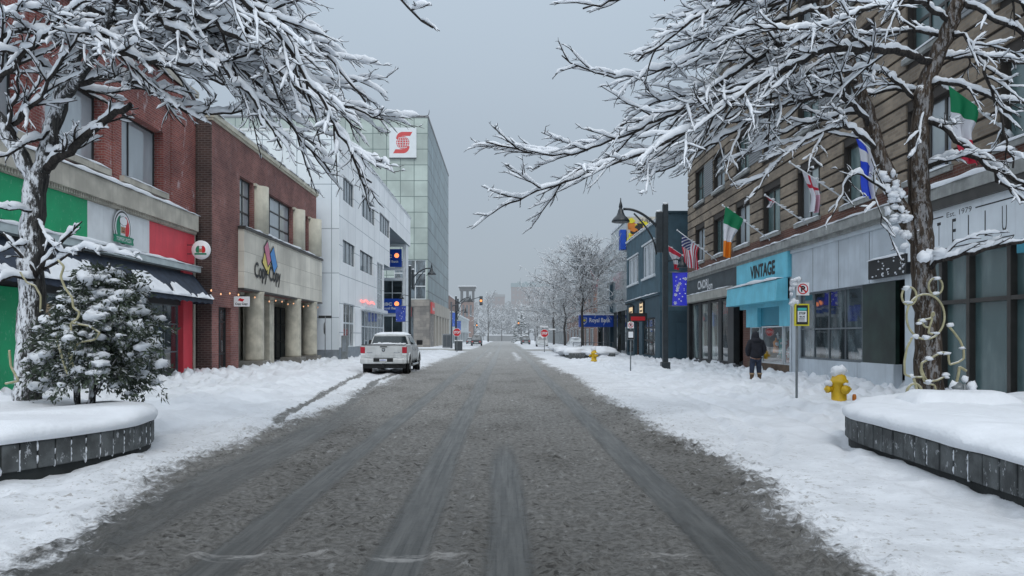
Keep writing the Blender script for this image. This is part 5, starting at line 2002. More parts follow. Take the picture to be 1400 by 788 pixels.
for (px, py, Y, r_) in [(np.interp(q, [0, 1], [1206, 1244]) + T.rng.normal(0, 7), np.interp(q, [0, 1], [236, 326]) + T.rng.normal(0, 7), 13.55 + T.rng.normal(0, .04), (T.rng.uniform(.04, .085), .06, T.rng.uniform(.03, .07))) for q in np.linspace(0, 1, 46)] + [(1262, 352, 13.3, (.09, .08, .10)), (1270, 348, 13.3, (.08, .07, .09)), (1283, 345, 13.2, (.12, .1, .07))]:
    sm_.blob(at(px, py, Y), r_, int(px), .5, (9, 7))
sm_.build('branch_snow', tree_snow, cr_)
print('right tree', len(T.br))


# ---------------------------------------------------------------- smaller snow coated trees along the street
def small_tree(name, x, y, h, spread, seed, label, group, trunk_h=.22, levels=3, z0=.3, dens=1.0, mt=None, up=.55, lean=0.0, tw=1.0):
    rng = np.random.RandomState(seed)
    T = Tree(seed)
    tw = tw * max(.6, y / 80)
    tp = np.array([[x + rng.normal(0, .02) * k + lean * k * .2, y, z0 + h * .92 * k / 8] for k in range(9)])
    T.br.append((tp, np.linspace(.13, .02, 9) * h / 9, 0))
    n1 = int(17 * dens)
    for k in range(n1):
        f = trunk_h + (1 - trunk_h) * (k / n1) * .88
        p = tp[0] + (tp[-1] - tp[0]) * f
        az = k * 2.4 + rng.uniform(-.5, .5)
        elv = up + .5 * f + rng.normal(0, .12)
        d = np.array([math.cos(az) * math.cos(elv), math.sin(az) * math.cos(elv), math.sin(elv)])
        ln = spread * (1.05 - .75 * (f - trunk_h) / (1 - trunk_h)) * rng.uniform(.8, 1.15)
        q, r_ = T.grow(p, d, ln, .035 * h / 9, 1, droop=-.03, wig=.10)
        m2 = int(9 * dens * max(.5, ln / spread) + 2)
        for j in range(m2):
            kk = rng.randint(1, len(q) - 1)
            t_ = q[kk + 0] - q[kk - 1]
            t_ /= np.linalg.norm(t_)
            dd = t_ + rng.normal(0, .55, 3)
            q2, r2 = T.grow(q[kk], dd, ln * rng.uniform(.28, .5), .020 * tw, 2, droop=0, wig=.15)
            for i_ in range(int(5 * dens)):
                k3 = rng.randint(1, len(q2) - 1)
                dd = (q2[k3] - q2[k3 - 1]) / np.linalg.norm(q2[k3] - q2[k3 - 1]) + rng.normal(0, .6, 3)
                q3, r3 = T.grow(q2[k3], dd, ln * rng.uniform(.12, .26), .013 * tw, 3, wig=.2)
    t = thing(name, (x, y, z0), label, 'tree', group)
    a = MB()
    a.tube(T.br[0][0], T.br[0][1], 8)
    a.build('trunk', mt or bark_far, t)
    a = MB()
    for pts, rad, lv in T.br[1:]:
        step = 1 if lv < 3 else 2
        a.tube(pts[::step], rad[::step], 4 if lv == 1 else 3, 0, False)
    c_ = a.build('crown', mt or bark_far, t)
    # snow lying along the upper side of the boughs
    sn = MB()
    for pts, rad, lv in T.br[1:]:
        if lv <= 3 and rng.rand() < (.95 if lv < 3 else .8):
            q = pts.copy()
            k = np.maximum(rad, .014) * (1.15 if lv < 3 else 1.3)
            q[:, 2] += k * .9
            step = 1 if lv < 3 else 2
            sn.tube(q[::step], k[::step] * (.95 + .3 * rng.rand()), 3, 0, False)
    sn.build('branch_snow', snow_far, c_)
    return t


G = 'snow coated trees along the right sidewalk'
small_tree('sidewalk_tree', 7.0, 69, 10.4, 5.0, 1, 'nearest snow coated bare tree beside the blue bank sign', G, dens=1.75, trunk_h=.38, up=.62)
small_tree('sidewalk_tree', 6.6, 84, 10.0, 4.6, 2, 'second snow coated tree just behind the nearest one on the right', G, dens=1.5, trunk_h=.3)
small_tree('sidewalk_tree', 6.4, 100, 10.0, 4.6, 3, 'third snow coated tree in the row on the right sidewalk', G, dens=1.4, trunk_h=.3)
small_tree('sidewalk_tree', 7.6, 118, 9.4, 3.8, 4, 'fourth snow coated tree in the row, near the right stop sign', G, dens=1.2)
small_tree('sidewalk_tree', 6.8, 138, 9.0, 3.8, 5, 'fifth snow coated tree in the row on the right', G, dens=.9)
small_tree('sidewalk_tree', 7.0, 165, 9.6, 4.2, 6, 'farthest snow coated tree at the end of the right row', G, dens=.9)
small_tree('bare_tree', -4.6, 215, 14.5, 6.5, 7, 'pale bare tree with forked trunk at the far end of the left sidewalk', None, trunk_h=.18, dens=.9, up=.8)
small_tree('bare_tree', 9.5, 240, 14.0, 7, 8, 'misty white tree behind the far parked cars on the right', None, dens=.9)
small_tree('bare_tree', -1.0, 262, 13.0, 6, 9, 'misty white tree behind the low wall at the end of the street', None, dens=.9)
small_tree('bare_tree', -12.0, 290, 16.0, 7, 19, 'misty white tree to the right of the clock tower', None, dens=.8)

# snow covered spruce by the far signal
t = thing('spruce_tree', (3.8, 178, 0), 'snow covered small spruce under the far amber signal', 'tree')
a, s = MB(), MB()
rng = np.random.RandomState(4)
a.tube([(3.8, 178, 0), (3.8, 178, 9)], [.15, .03], 6)
tk = a.build('trunk', bark_far, t)
a = MB()
for k in range(150):
    f = rng.rand() ** .8
    z = 1.0 + f * 8
    r_ = 2.3 * (1 - f) + .15
    az = rng.uniform(0, 6.28)
    p0 = np.array([3.8, 178, z])
    p1 = p0 + np.array([math.cos(az) * r_, math.sin(az) * r_, -.35 * r_])
    sd = np.array([-math.sin(az), math.cos(az), 0]) * .28 * r_ ** .5
    a.add([p0, p1 - sd * .6, p1 + [0, 0, -.1], p1 + sd * .6], [(0, 1, 2, 3)])
    s.blob(p0 * .35 + p1 * .65 + [0, 0, .12], (.32 * r_ ** .5, .32 * r_ ** .5, .12), k, .5, (6, 5))
cr_ = a.build('crown', M('spruce_far', (.05, .07, .06), .9, .3, haze=True), t)
s.build('snow', snow_far, cr_)

# woods on the rise: too many to count, one mass
wd = MB()
rng = np.random.RandomState(77)
for k in range(900):
    x = rng.uniform(-150, 190)
    y = 330 + 330 * rng.rand() ** 1.15
    z = hill_h(x, y)
    h = rng.uniform(7, 12)
    sp_ = rng.uniform(2.0, 3.6)
    wd.tube([(x, y, z - .5), (x, y, z + h * .9)], [.2, .05], 3, 0, False)
    for j in range(44):
        f = rng.uniform(.15, .95)
        az, e_ = rng.uniform(0, 6.28), rng.uniform(.2, 1.1)
        ln = sp_ * (1.15 - f * .7)
        p0 = np.array([x, y, z + h * f * .85])
        p1 = p0 + ln * np.array([math.cos(az) * math.cos(e_), math.sin(az) * math.cos(e_), math.sin(e_)])
        q = rng.normal(0, .26, 3)
        q2 = (p0 + p1) / 2 + rng.normal(0, .3, 3)
        wd.add([p0, q2 + q, p1, q2 - q], [(0, 1, 2, 3)], int(rng.rand() < .25))
wd.build('hillside_woods', [bark_hill, M('hill_tree_snow', (.60, .63, .66), .9, .1, haze=True)]).__setitem__('kind', 'stuff')

# ---------------------------------------------------------------- conifer in the left planter
base = at(122, 560, 11.9)
bx, by, bz = base.x, 11.9, .5
t = thing('conifer_shrub', (bx, by, bz), 'dark green bushy conifer with heavy snow clumps beside the left tree', 'shrub')
a = MB()
a.tube([at(125, 562, 11.9), at(128, 510, 11.9), at(140, 450, 11.9), at(150, 360, 11.9)], [.055, .05, .04, .015], 8)
a.tube([at(106, 560, 11.8), at(104, 505, 11.8), at(100, 450, 11.8), at(95, 395, 11.9)], [.05, .048, .035, .012], 8)
a.tube([at(118, 556, 11.7), at(135, 530, 11.7), at(160, 490, 11.7)], [.03, .025, .012], 6)
a.build('trunk', bark_left, t)
rng = np.random.RandomState(31)
lf, sn = MB(), MB()
boughs = []
for k in range(210):
    # boughs spread from the stems, longer low down on the right side
    f = rng.rand() ** .9
    px0, py0 = np.interp(f, [0, 1], [122, 146]), np.interp(f, [0, 1], [520, 372])
    s0 = at(px0, py0, 11.9)
    az = rng.uniform(0, 6.28)
    ln = np.interp(f, [0, .3, .7, 1], [.85, 1.15, .85, .42]) * rng.uniform(.55, 1.12)
    if math.cos(az) < 0:
        ln *= .92
    d = np.array([math.cos(az), math.sin(az) * .9, rng.uniform(.0, .45)])
    n = 9
    p = np.array(s0, float)
    pts = [p.copy()]
    for j in range(n - 1):
        d = d + np.array([0, 0, -.11]) + rng.normal(0, .08, 3)
        d /= np.linalg.norm(d)
        p = p + d * ln / (n - 1)
        pts.append(p.copy())
    boughs.append(np.array(pts))
for pts in boughs:
    for j in range(2, len(pts)):
        t_ = pts[j] - pts[j - 1]
        t_ /= np.linalg.norm(t_)
        for q in range(18):
            d = t_ * .7 + rng.normal(0, .62, 3)
            d /= np.linalg.norm(d)
            c0 = pts[j] + rng.normal(0, .055, 3)
            L_ = rng.uniform(.05, .13)
            sd = np.cross(d, rng.normal(0, 1, 3))
            sd /= np.linalg.norm(sd) + 1e-6
            wd_ = rng.uniform(.010, .02)
            lf.add([c0, c0 + d * L_ * .5 + sd * wd_, c0 + d * L_, c0 + d * L_ * .5 - sd * wd_], [(0, 1, 2, 3)])
    if rng.rand() < .92:
        for j in range(3, len(pts), 2):
            for _q in range(1 + int(rng.rand() < .3)):
                r_ = .03 + .085 * rng.rand() ** 2.2
                sn.blob(pts[j] + np.array([rng.normal(0, .05), rng.normal(0, .05), .035]), (r_ * rng.uniform(.9, 1.5), r_ * rng.uniform(.9, 1.4), r_ * rng.uniform(.5, .85)), int(rng.randint(200)), .55, (10, 7))
cr_ = lf.build('crown', needle_m, t, uv=False)
sn.build('branch_snow', tree_snow, cr_)

# ================================================================== PLANTERS
def block_planter(path, bw, label, seed, top=.45, snow_in=None, bulge=.14):
    pts = np.array(path, float)
    d = np.concatenate([[0], np.cumsum(np.linalg.norm(np.diff(pts, axis=0), axis=1))])
    n = int(d[-1] / bw)
    tt = np.linspace(0, d[-1], n + 1)
    q = np.stack([np.interp(tt, d, pts[:, k]) for k in range(2)], 1)
    for _ in range(3):
        q[1:-1] = .25 * q[:-2] + .5 * q[1:-1] + .25 * q[2:]
    cen = pts.mean(0)
    t = thing('block_planter', (cen[0], cen[1], 0), label, 'planter')
    base, bl, jn = MB(), MB(), MB()
    rg = random.Random(seed)
    nrm = []
    for k in range(n):
        a, c = q[k], q[k + 1]
        tv = (c - a) / np.linalg.norm(c - a)
        nv = np.array([tv[1], -tv[0]])
        if np.dot(nv, cen - a) > 0:
            nv = -nv
        nrm.append(nv)
        def pr(s_, o_, z_):
            p = a + (c - a) * s_ + nv * o_
            return (p[0], p[1], z_)
        base.hexa([pr(-.02, -.3, -.05), pr(1.02, -.3, -.05), pr(1.02, -.05, -.05), pr(-.02, -.05, -.05), pr(-.02, -.3, .13), pr(1.02, -.3, .13), pr(1.02, -.05, .13), pr(-.02, -.05, .13)])
        jj, tz = rg.uniform(-.008, .008), rg.uniform(-.008, .008)
        bl.hexa([pr(.04, -.26, .125), pr(.96, -.26, .125), pr(.96, .0 + jj, .125), pr(.04, .0 + jj, .125), pr(.04, -.26, top + tz), pr(.96, -.26, top + tz), pr(.96, .0 + jj, top + tz), pr(.04, .0 + jj, top + tz)])
        m = 4 if rg.random() < (.85 if bw < .25 else .40) else 0
        for z_ in range(m):
            if rg.random() < .8:
                jn.blob(pr(1.0, -.022, .17 + z_ * (top - .17) / 4 + rg.uniform(-.02, .02)), (.018, .022, rg.uniform(.03, .06)), rg.randint(0, 99), .5, (6, 5))
    base.build('base_course', concrete_dark, t)
    wl = bl.build('block_wall', concrete, t, bevel=.012)
    tag(jn.build('joint_snow', snow_m, wl), kind='stuff')
    # snow filling the planter and rolling over its rim
    nrm = np.array(nrm + [nrm[-1]])
    av = nrm[0] + nrm[-1]
    nrm[0] = nrm[-1] = av / np.linalg.norm(av)
    V, m = [], 0
    prof = [(.02, 0), (bulge * .25, .03), (bulge * .3, .07), (.0, .125), (-.12, .155), (-.3, .17), (-.45, .175)]
    for k in range(len(q)):
        kk = k % (len(q) - 1)
        h = .55 + .6 * float(vnoise(kk * .35, seed, seed)) + .5 * float(vnoise(kk * 1.3, seed, seed + 4))
        for o_, z_ in prof:
            p = q[k] + nrm[k] * o_ * (1 if o_ < 0 else h)
            V.append((p[0], p[1], top + z_ * h + .03 * (float(vnoise(p[0] * 2, p[1] * 2, 7)) - .5)))
    m = len(prof)
    sn = MB()
    i = np.arange(len(q) - 1)[:, None] * m
    j = np.arange(m - 1)[None, :]
    sn.add(V, np.stack([i + j, i + j + 1, i + m + j + 1, i + m + j], -1).reshape(-1, 4), 0, True)
    # the middle
    ring = [V[k * m + m - 1] for k in range(len(q))]
    cc = snow_in or (cen[0], cen[1])
    rings = []
    for f in np.linspace(0, 1, 10):
        rings.append([((1 - f) * p[0] + f * cc[0], (1 - f) * p[1] + f * cc[1], p[2] * (1 - f) + (top + .17) * f + .09 * (float(fbm(np.array(p[0] * (1 - f) + f * cc[0]) * 1.1, np.array(p[1] * (1 - f) + f * cc[1]) * 1.1, 13)) - .5) * min(1, f * 4)) for p in ring])
    A = np.array(rings)
    nr, nc = A.shape[:2]
    i = np.arange(nr - 1)[:, None] * nc
    j = np.arange(nc - 1)[None, :]
    sn.add(A.reshape(-1, 3), np.stack([i + j, i + j + 1, i + nc + j + 1, i + nc + j], -1).reshape(-1, 4), 0, True)
    sn.build('snow', snow_m, t)
    return t


block_planter([(-8.5, 6.2), (-7.3, 6.6), (-6.4, 7.3), (-5.75, 8.2), (-5.3, 9.2), (-5.0, 10.1), (-4.98, 10.7), (-5.2, 11.5), (-5.75, 12.3), (-6.6, 12.9), (-8, 13.3), (-10, 13.3), (-10.4, 10), (-10, 7), (-8.5, 6.2)], .215, 'dark concrete block planter heaped with snow at the left curb', 3)
block_planter([(4.75, 4.2), (4.82, 6), (4.92, 8), (5.0, 10), (5.06, 11.2), (5.3, 12.1), (5.9, 12.9), (6.9, 13.6), (8.2, 14.2), (10.2, 14.3), (10.6, 10), (10.4, 5), (9.6, 3.2), (7.5, 2.4), (5.6, 2.7), (4.75, 4.2)], .285, 'dark concrete block planter heaped with snow at the right curb', 8)
# low bench slab under snow beside the right tree
c = at(1308, 566, 11.9)
t = thing('stone_bench', (c.x, 11.9, .5), 'low slab bench buried under a thick pad of snow in the right planter', 'bench')
mb = MB()
mb.box(c.x - .72, c.x + .78, 11.6, 12.3, .52, .66)
mb.build('slab', concrete_dark, t, bevel=.02)
mb = MB()
P_ = lambda u, v, w=0.0: (u, 11.52 + w, v)
V = []
for iy, y in enumerate(np.linspace(11.5, 12.4, 10)):
    for ix, x in enumerate(np.linspace(c.x - .82, c.x + .88, 26)):
        e = min(1, 3.2 * min(ix, 25 - ix) / 13) ** .5 * min(1, 3.0 * min(iy, 9 - iy) / 4.5) ** .5
        V.append((x, y, .60 + e * (.19 + .05 * float(fbm(np.array(x * 3.0), np.array(y * 3.0), 17)))))
i = np.arange(9)[:, None] * 26
j = np.arange(25)[None, :]
mb.add(V, np.stack([i + j, i + j + 1, i + 27 + j, i + 26 + j], -1).reshape(-1, 4), 0, True)
mb.build('snow', snow_m, t)

# far planters beside the snowy trees
for k, (x0, x1, y0, y1) in enumerate(((4.9, 8.3, 57.5, 68.5), (5.6, 8.3, 72, 90))):
    t = thing('snowy_planter', ((x0 + x1) / 2, y0, 0), ('snow heaped low planter behind the far yellow hydrant', 'snow heaped low planter farther back, below the row of trees')[k], 'planter')
    mb = MB()
    mb.box(x0, x1, y0, y1, -.05, .42)
    mb.build('wall', concrete, t, bevel=.05)
    mb = MB()
    rg = random.Random(k)
    for q in range(40):
        mb.blob((rg.uniform(x0 + .2, x1 - .2), rg.uniform(y0 + .2, y1 - .2), .45), (rg.uniform(.6, 1.1), rg.uniform(.6, 1.5), rg.uniform(.15, .42)), q, .4, (10, 7))
    mb.build('snow', snow_m, t)


# ================================================================== STREET LAMPS
def street_lamp(x, y, h, side, label, arm=1.9, sec=True):
    t = thing('street_lamp', (x, y, .08), label, 'street lamp', 'bell shaded street lamps')
    mb = MB()
    mb.box(x - .12, x + .12, y - .12, y + .12, .0, h)
    mb.box(x - .13 + side * .30, x + .13 + side * .26, y - .13, y + .13, h - 2.2, h - .35)
    mb.box(x - .2, x + .2, y - .2, y + .2, 0, .5)
    p = mb.build('pole', lamp_black, t, bevel=.02)
    a = MB()
    x0, z0 = x + side * .3, h - 1.15
    pts = [(x0 + side * arm * f, y, z0 + .95 * math.sin(min(1, f * 1.25) * 1.57) ** .8) for f in np.linspace(0, .86, 12)]
    a.tube(pts, .06, 8)
    pts2 = [(x0 + side * (.1 + arm * .55 * f), y, z0 - 1.15 + 1.9 * f ** .55) for f in np.linspace(0, 1, 12)]
    a.tube(pts2, .04, 8)
    a.build('arm', lamp_black, t)
    lx, lz = pts[-1][0] + side * .12, pts[-1][2]
    s = MB()
    s.lathe([(.0, .52), (.02, .5), (.03, .35), (.07, .22), (.09, .1), (.07, .02), (.12, -.06), (.14, -.16), (.20, -.30), (.33, -.42), (.40, -.52), (.42, -.60), (.36, -.62), (.0, -.60)], (lx, y, lz), 20)
    s.build('lamp_shade', lamp_black, t)
    if sec:
        q = MB()
        zz = h * .66
        q.tube([(x, y, zz), (x - side * .5, y, zz + .12), (x - side * .75, y, zz + .05)], .035, 6)
        q.lathe([(.02, .25), (.06, .1), (.09, 0), (.2, -.14), (.25, -.28), (0, -.28)], (x - side * .78, y, zz + .02), 14)
        q.build('lower_lamp', lamp_black, t)
    s = MB()
    s.blob((x, y, h + .04), (.13, .13, .07), 3, .3, (10, 7))
    s.blob((x + side * .3, y, h - .31), (.13, .13, .07), 4, .3, (10, 7))
    s.build('snow', snow_m, p)
    return t


street_lamp(7.4, 35.4, 7.75, -1, 'dark bell shaded street lamp before the slate blue building on the right')
street_lamp(-8.9, 72, 8.3, 1, 'dark bell shaded street lamp behind the parked pickup on the left')
street_lamp(-7.1, 112, 7.6, 1, 'dark bell shaded street lamp farther down the left sidewalk by the stop sign', sec=False)
street_lamp(-10.2, 160, 7.5, 1, 'farthest dark street lamp on the left, before the clock tower', sec=False)


def banner(x0, x1, y, z0, z1, px, label, mt, big=True, seed=1):
    t = thing('street_banner', ((x0 + x1) / 2, y, z0), label, 'banner', 'blue snowflake banners on the street lamps')
    P = front_wall(y)
    mb = MB()
    n, m = 10, 16
    V = []
    for r_ in range(m + 1):
        f = r_ / m
        for c_ in range(n + 1):
            g = c_ / n
            nar = 1 - .12 * math.sin(f * 3.14) if big else 1 - .1 * f
            xx = (x0 + x1) / 2 + (g - .5) * (x1 - x0) * nar
            V.append((xx, y + .04 * math.sin(g * 5 + f * 2), z1 + (z0 - z1) * f))
    i = np.arange(m)[:, None] * (n + 1)
    j = np.arange(n)[None, :]
    mb.add(V, np.stack([i + j, i + j + 1, i + n + 2 + j, i + n + 1 + j], -1).reshape(-1, 4), 0, True)
    rg = random.Random(seed)
    for q in range(22 if big else 8):
        cx, cz = rg.uniform(x0 + .08, x1 - .08), rg.uniform(z0 + .08, z1 - .2)
        rr = rg.choice([.02, .03, .045, .08]) if big else .05
        if rr > .04:
            for a in range(3):
                ca, sa = math.cos(a * 1.047 + q) * rr, math.sin(a * 1.047 + q) * rr
                k_ = .18
                mb.add([P(cx - ca - sa * k_, cz - sa + ca * k_, .07), P(cx - ca + sa * k_, cz - sa - ca * k_, .07), P(cx + ca + sa * k_, cz + sa - ca * k_, .07), P(cx + ca - sa * k_, cz + sa + ca * k_, .07)], [(0, 1, 2, 3)], 1)
        else:
            mb.disc(P, cx, cz, .07, rr, rr, 1, 8)
    mb.build('cloth', mt, t)
    for z in (z0 - .02, z1 + .02):
        mb = MB()
        mb.tube([(px, y, z), (x1 if px < x0 else x0, y, z)], .022, 6)
        mb.build('rod', galv, t)


ban_m = emit('banner_blue', (.035, .04, .55), .12)  # faint glow put into the cloth colour; the banner is no lamp
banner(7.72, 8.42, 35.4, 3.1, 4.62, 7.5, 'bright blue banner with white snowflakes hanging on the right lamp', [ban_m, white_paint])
banner(-10.25, -9.25, 72, 3.1, 4.55, -8.9, 'blue snowflake banner on the lamp behind the pickup', [M('banner_blue_far', (.05, .09, .45), .6), white_sign_far], False, 2)
banner(-7.9, -7.1, 112, 3.2, 5.2, -6.8, 'plain blue banner on the far lamp by the left stop sign', [blue_far, white_sign_far], False, 3)
banner(-10.0, -9.1, 160, 2.8, 5.0, -10.2, 'farthest blue banner below the clock tower', [blue_far, white_sign_far], False, 4)


# ================================================================== SIGNS AND SIGNALS
def post_sign(name, x, y, label, h):
    t = thing(name, (x, y, .1), label, 'sign')
    mb = MB()
    mb.tube([(x, y, -.05), (x + .01, y, h)], .03, 8)
    mb.build('post', galv, t)
    return t


def no_parking(t, x, y, z, s, extra=True):
    P = front_wall(y - .04)
    mb = MB()
    mb.pbox(P, x - .15 * s, x + .15 * s, z - .15 * s, z + .15 * s, 0, .012, 0)
    n = 28
    for k in range(n):
        a0, a1 = 2 * math.pi * k / n, 2 * math.pi * (k + 1) / n
        mb.add([P(x + r_ * s * math.cos(a), z + r_ * s * math.sin(a), .016) for r_, a in ((.125, a0), (.125, a1), (.10, a1), (.10, a0))], [(0, 1, 2, 3)], 1)
    text(mb, 'P', P, x - .04 * s, z - .065 * s, .0155, .085 * s, .13 * s, 1, 2, .008 * s)
    mb.add([P(x + a * s, z + b * s, .0185) for a, b in ((-.095, .07), (-.07, .095), (.095, -.07), (.07, -.095))], [(0, 1, 2, 3)], 1)
    mb.build('no_parking_plate', [white_paint, sign_red, black_sign], t)


x, y = at(1089, 540, 18.1).x, 18.1
t = post_sign('parking_sign', x, y, 'no parking sign over a yellow framed bus stop panel on a snow capped post', 2.95)
no_parking(t, x + .13, y, 2.78, 1.0)
P = front_wall(y - .05)
mb = MB()
cx, cz = x + .10, 2.17
mb.pbox(P, cx - .17, cx + .17, cz - .26, cz + .26, -.03, .03, 0)
mb.pbox(P, cx - .135, cx + .135, cz - .225, cz + .225, .03, .034, 1)
mb.pbox(P, cx - .105, cx + .105, cz + .10, cz + .165, .034, .037, 2)
mb.pbox(P, cx - .105, cx + .105, cz - .165, cz + .09, .034, .037, 3)
text(mb, 'STOP', P, cx - .075, cz + .01, .039, .15, .05, 1, 1, .003)
text(mb, 'BUS', P, cx - .06, cz - .06, .039, .12, .035, 1, 1, .002)
for q in range(3):
    mb.pbox(P, cx - .08, cx + .06, cz - .09 - q * .03, cz - .08 - q * .03, .037, .039, 1)
mb.build('bus_panel', [sign_yellow, black_sign, sign_teal, white_paint], t)
mb = MB()
rg = random.Random(21)
for q in range(16):
    mb.blob((x - .03 + rg.uniform(-.07, .07), y + rg.uniform(-.05, .03), 2.93 + rg.uniform(-.06, .09)), (rg.uniform(.04, .075), .06, rg.uniform(.03, .06)), q, .5, (9, 7))
for q in range(9):
    mb.blob((x - .09 + rg.uniform(-.04, .03), y + rg.uniform(-.04, .03), 2.74 + rg.uniform(-.12, .1)), (rg.uniform(.03, .05), .05, rg.uniform(.03, .06)), q, .5, (9, 7))
for q in range(12):
    mb.blob((x - .06 + rg.uniform(-.08, .08), y + rg.uniform(-.05, .03), 2.47 + rg.uniform(-.07, .05)), (rg.uniform(.035, .065), .05, rg.uniform(.03, .05)), q, .5, (9, 7))
mb.build('snow', snow_m, t)

x, y = at(862, 490, 36).x, 36.0
t = post_sign('parking_sign', x, y, 'no parking sign over a bus stop panel before the slate blue shop', 2.4)
no_parking(t, x, y, 2.2, .95)
P = front_wall(y - .05)
mb = MB()
mb.pbox(P, x - .17, x + .17, 1.52, 1.98, -.03, .03, 0)
mb.pbox(P, x - .145, x + .145, 1.55, 1.95, .03, .034, 1)
mb.pbox(P, x - .11, x + .11, 1.62, 1.9, .034, .037, 2)
mb.build('bus_panel', [grey_frame, black_sign, white_paint], t)


def stop_sign(x, y, label, z=2.15, names=False):
    t = thing('stop_sign', (x, y, .05), label, 'stop sign', 'stop signs at the crossing')
    mb = MB()
    mb.tube([(x, y, 0), (x, y, z + .3)], .04, 8)
    mb.build('post', galv, t)
    P = front_wall(y - .05)
    mb = MB()
    for rr, w_, m_ in ((.46, 0, 1), (.42, .006, 0)):
        mb.add([P(x + rr * math.cos(a), z + rr * math.sin(a), w_) for a in [math.pi / 8 + k * math.pi / 4 for k in range(8)]], [tuple(range(8))], m_)
    text(mb, 'STOP', P, x - .31, z - .13, .012, .62, .26, 1, 1, .012)
    mb.build('octagon', [sign_red, white_paint], t)
    if names:
        mb = MB()
        mb.pbox(P, x - .5, x + .4, z + .62, z + .8, -.02, .02, 0)
        mb.pbox(P, x + .42, x + 1.2, z + .35, z + .5, -.02, .02, 0)
        mb.build('street_name_blade', white_paint, t)
    return t


stop_sign(-5.1, 82, 'red stop sign on the left side of the crossing')
stop_sign(4.25, 82, 'red stop sign on the right side of the crossing', 2.05, True)
# street name post by the white building
x, y = -11.5, 49.2
t = post_sign('street_name_sign', x, y, 'street name blade and edge-on plate on a leaning post beside the stone columns', 3.0)
mb = MB()
mb.box(x - .42, x + .42, y - .02, y + .02, 2.85, 3.02)
mb.build('name_blade', dark_frame, t)
mb = MB()
mb.lathe([(0, -.02), (.38, -.02), (.38, .02), (0, .02)], (x - .02, y - .08, 2.2), 8, axis=(.93, .36, 0))
mb.build('octagon', galv, t)

# signal masts
def signal_mast(x, y, h, arm, label, cat='traffic light', zarm=None):
    t = thing('traffic_light', (x, y, 0), label, cat, 'amber traffic signals')
    mb = MB()
    mb.tube([(x, y, 0), (x, y, h)], [.14, .10], 8)
    mb.tube([(x, y, h - .6), (x + arm * .6, y, h + .25), (x + arm, y, h + .7)], [.08, .06, .045], 6)
    mb.build('mast', dark_far, t)
    mb = MB()
    cx, cz = x + arm, h + .15
    mb.box(cx - .22, cx + .22, y - .2, y + .1, cz - .62, cz + .62)
    mb.build('signal_head', dark_far, t)
    mb = MB()
    for q in (-.4, 0, .4):
        mb.lathe([(.17, 0), (.15, -.05), (0, -.08)], (cx, y - .2, cz + q), 12, 1 if q == 0 else 0, axis=(0, 1, 0))
    mb.build('lens', [dark_far, amber_lamp], t)


amber_lamp2 = emit('amber_far', (1, .42, .18), 1.0)
signal_mast(-7.2, 104, 6.4, 4.0, 'mast arm traffic signal with amber light over the left of the street')
signal_mast(-7.6, 190, 4.4, .7, 'small amber traffic signal low beside the far left cars')
signal_mast(5.4, 172, 4.6, -2.3, 'amber traffic signal in front of the snow covered spruce')


# ================================================================== HYDRANTS AND SMALL THINGS
def hydrant(x, y, s, label, seed):
    t = thing('fire_hydrant', (x, y, .08), label, 'hydrant', 'yellow fire hydrants')
    mb = MB()
    mb.lathe([(.21, -.05), (.21, .06), (.17, .08), (.17, .50), (.205, .52), (.205, .58), (.175, .60), (.15, .68), (.09, .74), (.04, .76), (.04, .80), (0, .80)], (x, y, .05), 20)
    mb.build('barrel', hydrant_yellow, t)
    for dx, dy, r_, L in ((-1, 0, .07, .30), (1, 0, .055, .25), (.25, -1, .085, .26)):
        mb = MB()
        mb.lathe([(r_, 0), (r_, L - .06), (r_ * 1.25, L - .06), (r_ * 1.25, L), (r_ * .5, L), (r_ * .45, L + .04), (0, L + .04)], (x, y, .42), 12, axis=(dx, dy, 0))
        mb.build('outlet', hydrant_yellow, t)
    mb = MB()
    mb.blob((x, y + .01, .86), (.17, .16, .13), seed, .35, (12, 9))
    mb.blob((x - .07, y, .80), (.13, .12, .1), seed + 1, .4, (12, 9))
    mb.blob((x - .24, y, .55), (.09, .08, .07), seed + 2, .4, (10, 7))
    mb.blob((x + .1, y - .18, .54), (.07, .06, .04), seed + 3, .4, (10, 7))
    mb.build('snow', snow_m, t)


hydrant(at(1147, 551, 18.1).x, 18.1, 1, 'yellow fire hydrant capped with snow beside the right planter', 4)
hydrant(at(812, 493, 50.9).x, 50.9, 1, 'yellow fire hydrant standing beyond the lamp near the bank sign', 14)
c = at(1168, 551, 18.0)
t = thing('marker_post', (c.x, 18, .05), 'short orange marker stub beside the near hydrant', 'marker post')
mb = MB()
mb.lathe([(.045, -.05), (.045, .22), (.03, .26), (0, .26)], (c.x, 18, .05), 10)
mb.build('stub', marker_orange, t)
t = thing('ash_urn', (-10.4, 51.6, 0), 'grey metal bollard box against the corner of the white building', 'bollard')
mb = MB()
mb.box(-10.75, -10.35, 50.5, 50.85, 0, 1.75)
mb.build('case', galv, t, bevel=.03)
mb = MB()
mb.box(-10.68, -10.42, 50.485, 50.498, .7, 1.5)
mb.build('front_plate', grey_plinth, t)
t = thing('utility_cabinet', (-8.0, 106, 0), 'grey blue utility cabinet in the snow by the tower corner', 'cabinet')
mb = MB()
mb.box(-8.6, -7.4, 106, 107, 0, 2.1)
mb.build('case', MAT['grey_far'], t, bevel=.04)
mb = MB()
mb.box(-8.5, -8.02, 105.985, 105.998, .3, 1.9)
mb.box(-7.98, -7.5, 105.985, 105.998, .3, 1.9)
mb.build('door', dark_far, t)
t = thing('waste_bin', (-5.5, 92, 0), 'dark square waste bin under the left stop sign', 'bin')
mb = MB()
mb.box(-6.0, -5.1, 92, 92.8, 0, 1.15)
mb.build('body', dark_far, t, bevel=.05)
mb = MB()
